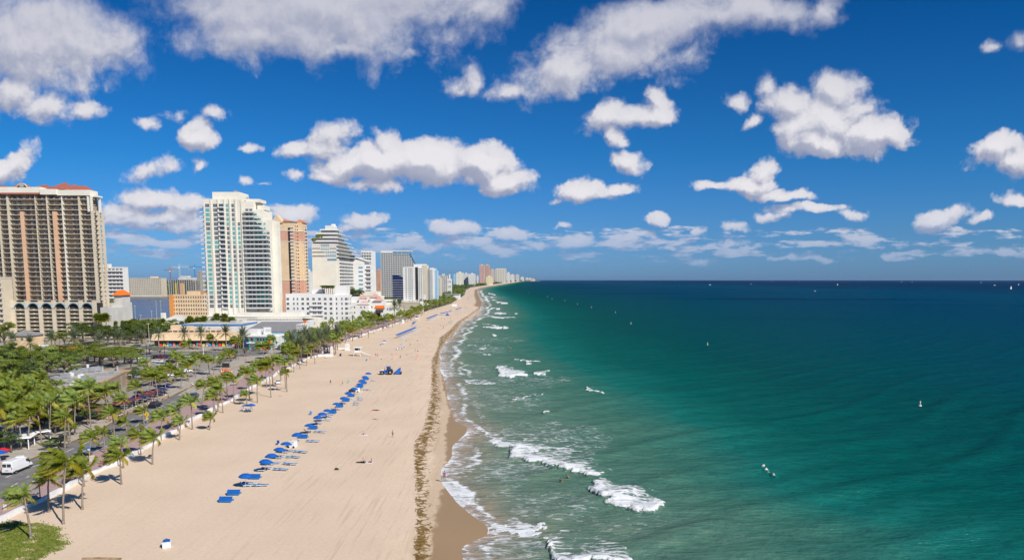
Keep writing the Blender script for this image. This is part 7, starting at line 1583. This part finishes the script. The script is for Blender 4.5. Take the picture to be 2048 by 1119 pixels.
def van():
    x, y = G(36, 941); r = empty('delivery_van', (x, y, .01), 1.60); tag(r, 'white high roofed delivery van driving away on the near beach road', 'van')
    wp = paint('white', PC['white']); mb = MB(); W = 1.0
    def sec(xx, z0, z1, w0, w1): return [(xx, -w0, z0), (xx, w0, z0), (xx, w0, z0 + (z1 - z0) * .45), (xx, w1, z1 - .12), (xx, w1 - .15, z1), (xx, -w1 + .15, z1), (xx, -w1, z1 - .12), (xx, -w0, z0 + (z1 - z0) * .45)]
    S = [sec(-2.95, .45, 2.45, .97, .86), sec(-2.8, .35, 2.6, 1.0, .90), (sec(1.0, .35, 2.62, 1.0, .90)), sec(1.75, .35, 2.35, 1.0, .84), sec(2.35, .35, 1.45, .98, .88), sec(2.95, .4, 1.1, .92, .82)]
    P = [p_ for s in S for p_ in s]; n = 8; fs = [(i * n + k, i * n + (k + 1) % n, (i + 1) * n + (k + 1) % n, (i + 1) * n + k) for i in range(len(S) - 1) for k in range(n)] + [tuple(range(n))[::-1], tuple((len(S) - 1) * n + k for k in range(n))]
    mb.poly(P, [f[::-1] for f in fs]); mb.obj('body', wp, r)
    mb = MB(); 
    for s in (-1, 1): mb.box(-2.99, -2.94, s * .44 - .36, s * .44 + .36, 1.55, 2.15)
    mb.obj('rear_window', GL_D, r); mb = MB(); mb.poly([(1.78, -.84, 2.28), (1.78, .84, 2.28), (2.38, .84, 1.5), (2.38, -.84, 1.5)], [(0, 1, 2, 3)]); mb.obj('windscreen', GL_D, r)
    for s in (-1, 1): mb = MB(); mb.poly([(1.05, s * .965, 1.45), (2.2, s * .965, 1.45), (1.7, s * .93, 2.15), (1.05, s * .93, 2.15)], [(0, 1, 2, 3)]); mb.obj('side_window', GL_D, r); mb = MB(); mb.box(1.75, 1.9, s * 1.12 - .1, s * 1.12 + .1, 1.4, 1.75); mb.obj('mirror', M_DARK, r)
    mb = MB(); mb.box(-3.08, -2.9, -.98, .98, .3, .55); mb.box(2.8, 3.02, -.92, .92, .3, .6); [mb.box(-2.8, 2.8, s * 1.0 - .02, s * 1.0 + .02, .35, .6) for s in (-1, 1)]; mb.obj('bumper', M_DARK, r)
    for wx in (-1.95, 1.95):
        for wy in (-.88, .88): mb = MB(); mb.tube([(wx, wy - .13, .36), (wx, wy + .13, .36)], .36, 16); w = mb.obj('wheel', M_BLACK, r); mb = MB(); mb.tube([(wx, wy - .14, .36), (wx, wy + .14, .36)], .2, 10); mb.obj('rim', M_CHROME, w)
    for s in (-1, 1): mb = MB(); mb.box(-3.0, -2.95, s * .92 - .06, s * .92 + .06, 1.1, 1.45); mb.obj('tail_light', mat('tail_red', (.4, .01, .01), .4), r)
    mb = MB(); mb.box(-3.01, -2.97, -.3, .3, .85, 1.0); mb.obj('number_plate', M_STEEL, r); mb = MB(); mb.box(.3, 1.4, -.5, .5, 2.62, 2.78, taper=.85); mb.obj('roof_vent', wp, r)
van()
# boats and buoys
def motor_boat(px, py, s, label, wake=True):
    x, y = G(px, py, SEA); r = empty('motor_boat', (x, y, SEA), math.pi + .3); r.scale = (s, s, s); mb = MB()
    P = [(-5, -1.6, 0), (-5, 1.6, 0), (-5, 1.8, 1.3), (-5, -1.8, 1.3), (2, -1.6, 0), (2, 1.6, 0), (2, 1.9, 1.6), (2, -1.9, 1.6), (6, 0, .4), (6.6, 0, 2.1)]
    mb.poly(P, [(0, 1, 5, 4), (3, 7, 6, 2), (0, 4, 7, 3), (1, 2, 6, 5), (0, 3, 2, 1), (4, 8, 9, 7), (5, 6, 9, 8), (7, 9, 6), (4, 5, 8)]); mb.obj('hull', M_WHITE, r)
    mb = MB(); mb.box(-2.5, 2.2, -1.2, 1.2, 1.5, 2.9, taper=.85); mb.obj('cabin', M_WHITE, r); mb = MB(); mb.box(-2.3, 2.25, -1.16, 1.16, 2.0, 2.5, taper=.93); mb.box(-2.8, 1.2, -1.4, 1.4, 3.6, 3.7); mb.obj('windows', GL_D, r); tag(r, label, 'boat')
def sail_boat(px, py, s, label):
    x, y = G(px, py, SEA); r = empty('sailing_boat', (x, y, SEA), .5); r.scale = (s, s, s); mb = MB(); mb.poly([(-5, -1, 0), (-5, 1, 0), (-5, 1.2, 1), (-5, -1.2, 1), (2, -1.1, 0), (2, 1.1, 0), (2, 1.3, 1.1), (2, -1.3, 1.1), (6, 0, 1.3)], [(0, 1, 5, 4), (3, 7, 6, 2), (0, 4, 7, 3), (1, 2, 6, 5), (0, 3, 2, 1), (4, 8, 7), (5, 6, 8), (7, 8, 6), (4, 5, 8)]); mb.obj('hull', M_WHITE, r)
    mb = MB(); mb.tube([(.5, 0, 1), (.5, 0, 14)], .12, 5); mb.tube([(.5, 0, 2), (-4.5, .3, 2)], .1, 5); mb.obj('mast', M_STEEL, r)
    mb = MB(); mb.poly([(.3, .05, 2.2), (-4.4, .5, 2.2), (.35, .05, 13.5), (-1.6, .55, 6)], [(0, 1, 3), (0, 3, 2), (1, 2, 3)]); mb.obj('mainsail', CL['white'], r); mb = MB(); mb.poly([(5.6, 0, 1.4), (.8, .5, 2.2), (.6, 0, 12)], [(0, 1, 2)]); mb.obj('jib', CL['white'], r); tag(r, label, 'sailing boat')
sail_boat(1675, 570, .95, 'small white sailing boat near the horizon, left of the three sails'); sail_boat(2022, 578, 1.1, 'largest white sailing boat at the right edge of the sea'); sail_boat(2037, 570, .9, 'small sailing boat beyond the largest one at the right edge')
for i, (px, py, s) in enumerate([(1420,569.5,1.5),(1989,570.5,1.5),(1502,568,1.2),(1544,562.3,2.4),(1630,582,.6),(1803,563.5,2.5),(1824,563.5,2.2),(1599,562.2,2.5),(1350,561.6,2.4),(1283,562,2),(1962,565,1.8)]):
    motor_boat(px, py, s, f'white motor boat on the open sea, {ordn(sorted([1420,1989,1502,1544,1630,1803,1824,1599,1350,1283,1962]).index(px) + 1)} from the left')
for i, (px, py, h) in enumerate([(1840,811,1.3),(1415,689.5,1.4),(1262,647.5,1.5),(1231,625,1.5),(1183,615,1.6),(1155,608.5,1.7),(1130,601,1.7),(1104,598,1.7),(1095,594,1.8),(1058,585,2)]):
    x, y = G(px, py, SEA); r = empty('marker_buoy', (x, y, SEA)); mb = MB(); mb.cone(0, 0, -.5, h, .22, .16, 8); mb.cone(0, 0, h, h + .25, .16, .03, 8); mb.obj('post', M_WHITE, r); mb = MB(); mb.cone(0, 0, h * .45, h * .62, .225, .215, 8); mb.obj('orange_band', ORNG, r); mb = MB(); mb.cone(0, 0, -.2, .22, .5, .42, 10); mb.obj('float', M_WHITE, r); tag(r, f'white marker buoy with an orange band offshore, {ordn(i + 1)} from the right', 'buoy', 'line of marker buoys')

# ------------------------------------------------------------------ street furniture
def lamp(px, py, pyt, arms, label, m=M_STEEL):
    x, y = G(px, py); h = ZA(pyt, y); r = empty('street_lamp', (x, y, 0)); mb = MB(); mb.tube([(0, 0, 0), (0, 0, h)], .14, 8, 0, .08); mb.cone(0, 0, 0, .5, .22, .18, 8); mb.obj('post', m, r)
    for a in arms:
        mb = MB(); mb.tube([(0, 0, h - .3), (a * .9, 0, h + .15), (a * 2.6, 0, h + .3)], .045, 5); mb.obj('arm', m, r); mb = MB(); mb.tube([(a * 2.4, 0, h + .3), (a * 2.9, 0, h + .3), (a * 3.3, 0, h + .26)], .12, 6, 0, .07); mb.obj('lamp_head', M_WHITE, r)
    tag(r, label, 'street lamp', 'street lamps')
lamp(101, 878, 793, (1,), 'grey street lamp in front of the left palms, nearest the camera'); lamp(245, 806, 751, (1,), 'grey street lamp beside the maroon umbrella terrace'); lamp(355, 730, 708, (-1, 1), 'pale double armed lamp in the car park', M_WHITE); lamp(407, 710, 688, (-1, 1), 'pale double armed lamp before the yellow shops', M_WHITE)
lamp(295, 734, 688, (-1,), 'tall black lamp post behind the flat topped trees', M_DARK); lamp(330, 718, 668, (-1,), 'tall black lamp post before the left end of the yellow shops', M_DARK); lamp(5, 735, 708, (1,), 'pale lamp at the left edge by the bright hedge', M_WHITE); lamp(74, 712, 686, (-1,), 'dark lamp between the two left date palms', M_DARK); lamp(121, 708, 676, (-1, 1), 'dark double armed lamp by the orange awning', M_DARK); lamp(561, 702, 668, (), 'thick cream pole at the corner bar', CREAM)
for i, (px, py, pt) in enumerate([(252,668,640),(256,668,648),(283,660,628),(305,658,620),(314,640,600),(323,640,600),(272,655,610),(299,690,645),(362,655,620),(255,660,612)]):
    x, y = G(px, py); h = ZA(pt, y); r = empty('utility_pole', (x, y, 0)); mb = MB(); mb.tube([(0, 0, 0), (0, 0, h)], .16, 6, 0, .1); mb.obj('post', LGREY, r); mb = MB(); mb.box(-1.2, 1.2, -.06, .06, h - .8, h - .65); mb.obj('crossarm', LGREY, r); tag(r, f'pale utility pole in the palm grove by the waterway, {ordn(sorted([252,256,283,305,314,323,272,299,362,255]).index(px) + 1)} from the left', 'utility pole', 'utility poles')
x, y = G(295, 846); r = empty('warning_sign', (x, y, 0)); mb = MB(); mb.tube([(0, 0, 0), (0, 0, 2.2)], .05, 6); mb.obj('post', M_STEEL, r); mb = MB(); mb.poly([(0, -.08, 1.7), (.7, -.08, 2.4), (0, -.08, 3.1), (-.7, -.08, 2.4), (0, -.03, 1.7), (.7, -.03, 2.4), (0, -.03, 3.1), (-.7, -.03, 2.4)], [(0, 1, 2, 3), (7, 6, 5, 4), (0, 4, 5, 1), (1, 5, 6, 2), (2, 6, 7, 3), (3, 7, 4, 0)]); mb.box(-.3, .3, -.08, -.03, 1.1, 1.6); mb.obj('sign_plate', mat('sign_yellow', (.80, .52, .03), .5), r); mb = MB(); mb.box(-.05, .05, -.1, -.08, 2.2, 2.6); mb.box(-.14, -.05, -.1, -.08, 2.0, 2.25, rz=0); mb.box(.05, .14, -.1, -.08, 2.05, 2.2); mb.box(-.06, .06, -.1, -.08, 2.62, 2.74); mb.obj('pictogram', M_DARK, r); tag(r, 'yellow diamond crossing sign beside the beach road', 'sign')
x, y = G(452, 744); r = empty('message_board_trailer', (x, y, 0)); mb = MB(); mb.box(-1.4, 1.4, -.1, .1, 2.0, 3.7); mb.obj('panel', M_DARK, r); mb = MB(); mb.box(-1.2, 1.2, -.6, .6, .5, .9); mb.box(-.1, .1, -.1, .1, .9, 2.0); mb.box(-1.2, 1.2, -.65, -.6, 1.5, 1.8); mb.obj('chassis', ORNG, r); [link('wheel', CM['sedan'][2], r, (a, 0, .33), math.pi / 2) for a in (-.9, .9)]; tag(r, 'orange message board trailer with a dark panel on the plaza', 'message board')
for i, px in enumerate((443, 446.5, 459, 463)): x, y = G(px, 745 + (i % 2)); r = empty('traffic_barrel', (x, y, 0)); mb = MB(); mb.cone(0, 0, 0, 1.1, .38, .28, 10); mb.obj('barrel', mat('pink_orange_plastic', (.85, .22, .13), .6), r); mb = MB(); mb.cone(0, 0, .5, .7, .345, .33, 10); mb.obj('white_band', M_WHITE, r); tag(r, f'orange traffic barrel around the message board trailer, {ordn(i + 1)} from the left', 'traffic barrel', 'traffic barrels')
# white pillars and gates in the wall
def pillar(px, py, w, h, label, cap=True):
    x, y = G(px, py); r = empty('wall_pillar', (x, y, 0)); mb = MB(); mb.box(-w, w, -w, w, 0, h); mb.obj('shaft', M_WALLW, r)
    if cap: mb = MB(); mb.box(-w * .7, w * .7, -w * .7, w * .7, h, h + .35, taper=.5); mb.box(-w * 1.25, w * 1.25, -w * 1.25, w * 1.25, h * .0, h * .12); mb.obj('cap', M_WALLW, r)
    tag(r, label, 'pillar', 'white pillars')
pillar(663.5, 711, .55, 4.4, 'tall white pillar at the left of the beach entrance'); pillar(695, 700, 1.0, 3.3, 'broad white pillar at the right of the beach entrance'); pillar(645, 707, .4, 3.2, 'slim white pillar left of the beach entrance'); pillar(806, 646, .9, 3, 'white pillar at the far end of the wave wall'); pillar(10.5, 1019, .16, 1.15, 'short white bollard at the lower left, nearer of two', False); pillar(43.5, 1002, .16, 1.1, 'short white bollard at the lower left, farther of two', False)
x0, y0 = G(668, 698); x1, y1 = G(690, 698); mb = MB(); mb.box(x0, x1, y0 - .2, y0 + .2, 0, .9); mb.box(x0, x1, y0 - .26, y0 + .26, .9, 1.0); tag(mb.obj('entrance_wall', M_WALLW), 'straight low white wall behind the beach entrance', 'wall')
x0, y0 = G(649, 712.5); x1, y1 = G(668, 711.5); mb = MB(); mb.box(x0, x1, y0 - .3, y0 + .3, 0, 1.2); mb.box(x0, x1, y0 - .36, y0 + .36, 1.2, 1.28); tag(mb.obj('entrance_wall', M_WALLW), 'short thick white wall at the tall entrance pillar', 'wall')
x, y = G(184.5, 921); r = empty('litter_bin', (x, y, .02)); mb = MB(); mb.box(-.38, .38, -.38, .38, 0, 1.0, taper=.95); mb.obj('body', CREAM, r); mb = MB(); mb.box(-.42, .42, -.42, .42, 1.0, 1.12, taper=.7); mb.obj('lid', CREAM, r); tag(r, 'square beige litter bin on the pink promenade', 'bin')
x, y = G(179.5, 921); r = empty('bus_stop_sign', (x, y, .02)); mb = MB(); mb.tube([(0, 0, 0), (0, 0, 3)], .06, 6); mb.obj('post', mat('sign_orange_post', (.6, .3, .05), .5), r); mb = MB(); mb.box(-.28, .28, -.06, -.02, 2.2, 3.0); mb.obj('sign_plate', M_BLUE2, r); mb = MB(); mb.box(-.24, .24, -.08, -.06, 2.25, 2.5); mb.obj('white_panel', M_WHITE, r); tag(r, 'blue and white bus stop sign on an orange post', 'sign')
x, y = G(80.5, 997); r = empty('information_post', (x, y, .02)); mb = MB(); mb.tube([(0, 0, 0), (0, 0, 3.3)], .09, 7); mb.box(-.2, .2, -.2, .2, 0, .3); mb.obj('post', M_DARK, r); mb = MB(); mb.box(-1.0, -.25, -.1, .1, .8, 2.2); mb.obj('panel', GREYC, r); mb = MB(); mb.box(-1.1, -.1, -.05, .05, 2.7, 3.1); mb.obj('sign_plate', M_WHITE, r); tag(r, 'dark post with a grey panel and white plate on the near promenade', 'post')
# maroon and navy terrace umbrellas with tables
M_MAR = mat('maroon_canvas', (.14, .035, .045), .8, .1); M_NAV = mat('navy_canvas', (.015, .035, .14), .8, .1)
um2 = MB(); um2.tube([(0, 0, 2.2), (0, 0, 2.75)], 1.55, 4, 0, .08); um2m = {k: None for k in 'mn'}
um2m['m'] = um2.mesh('canopy', M_MAR); um2m['n'] = um2.mesh('canopy', M_NAV); tb_ = MB(); tb_.cone(0, 0, .70, .75, .5, .5, 10); tb_.cone(0, 0, 0, .7, .06, .06, 6); tbm = tb_.mesh('table', M_DARK)
k = 0
for i in range(14):
    for j in range(2):
        t = i / 13; px, py = 205 + 132 * t, (840 - 52 * t) - j * 6; x, y = G(px + R5.uniform(-2, 2), py + R5.uniform(-1, 1)); c = 'n' if (i + j * 2) % 5 == 3 or i > 11 else 'm'; r = empty('terrace_umbrella', (x, y, .05), .8); link('canopy', um2m[c], r); link('pole', UM[1], r)
        tag(r, f'{ {"m": "maroon", "n": "navy"}[c] } square umbrella over the restaurant terrace, {ordn(i + 1)} of the {("road side", "inner")[j]} row from the front', 'umbrella', 'terrace umbrellas'); 
        t_ = link('cafe_table', tbm, None, (x - .7, y - .6, .06)); tag(t_, f'round dark table beside the {ordn(i + 1)} terrace umbrella of the {("road side", "inner")[j]} row', 'table', 'terrace tables')
for i in range(22):
    t = (i + .5) / 22; x, y = G(212 + 128 * t, 846 - 52 * t); person(0, 0, 'sit' if i % 2 else 'stand', i % 2, ('white', 'red', 'black', 'teal', 'pink')[i % 5], 'navy', f'guest in a {("white", "red", "black", "teal", "pink")[i % 5]} top at the terrace edge, {ordn(i + 1)} from the front', 'restaurant guests', xy=(x, y), z=.3 if i % 2 else .02)
# white canopy roof and hedges at the left edge
for px, py, w, d, h, rz, lb in ((22, 897, 9, 5, 2.6, .35, 'long white canopy roof at the left edge behind the van'), (68, 884, 7, 2.4, 2.3, .75, 'narrow white slanted canopy right of the long one')):
    x, y = G(px, py); r = empty('white_canopy', (x, y, 0), rz); mb = MB(); mb.box(-w / 2, w / 2, -d / 2, d / 2, h, h + .2, taper=.9); mb.obj('roof', M_WHITE, r); mb = MB(); [mb.box(a - .08, a + .08, b_ - .08, b_ + .08, 0, h) for a in (-w / 2.3, w / 2.3) for b_ in (-d / 2.4, d / 2.4)]; mb.obj('post', M_WHITE, r); tag(r, lb, 'canopy')

# ------------------------------------------------------------------ air
def haze():
    mb = MB(); mb.box(-60000, 60000, -500, 95000, -3, 112); m = bpy.data.materials.new('air'); m.use_nodes = True; nt = m.node_tree; nt.nodes.clear(); k = N(nt)
    v = k.new('VolumePrincipled', {'Color': (.5, .72, 1, 1), 'Density': HAZE_D, 'Anisotropy': .3}); o = k.new('OutputMaterial'); k.l.new(v.outputs[0], o.inputs['Volume'])
    tag(mb.obj('haze', m), kind='stuff')
HAZE_D = .000006
haze()
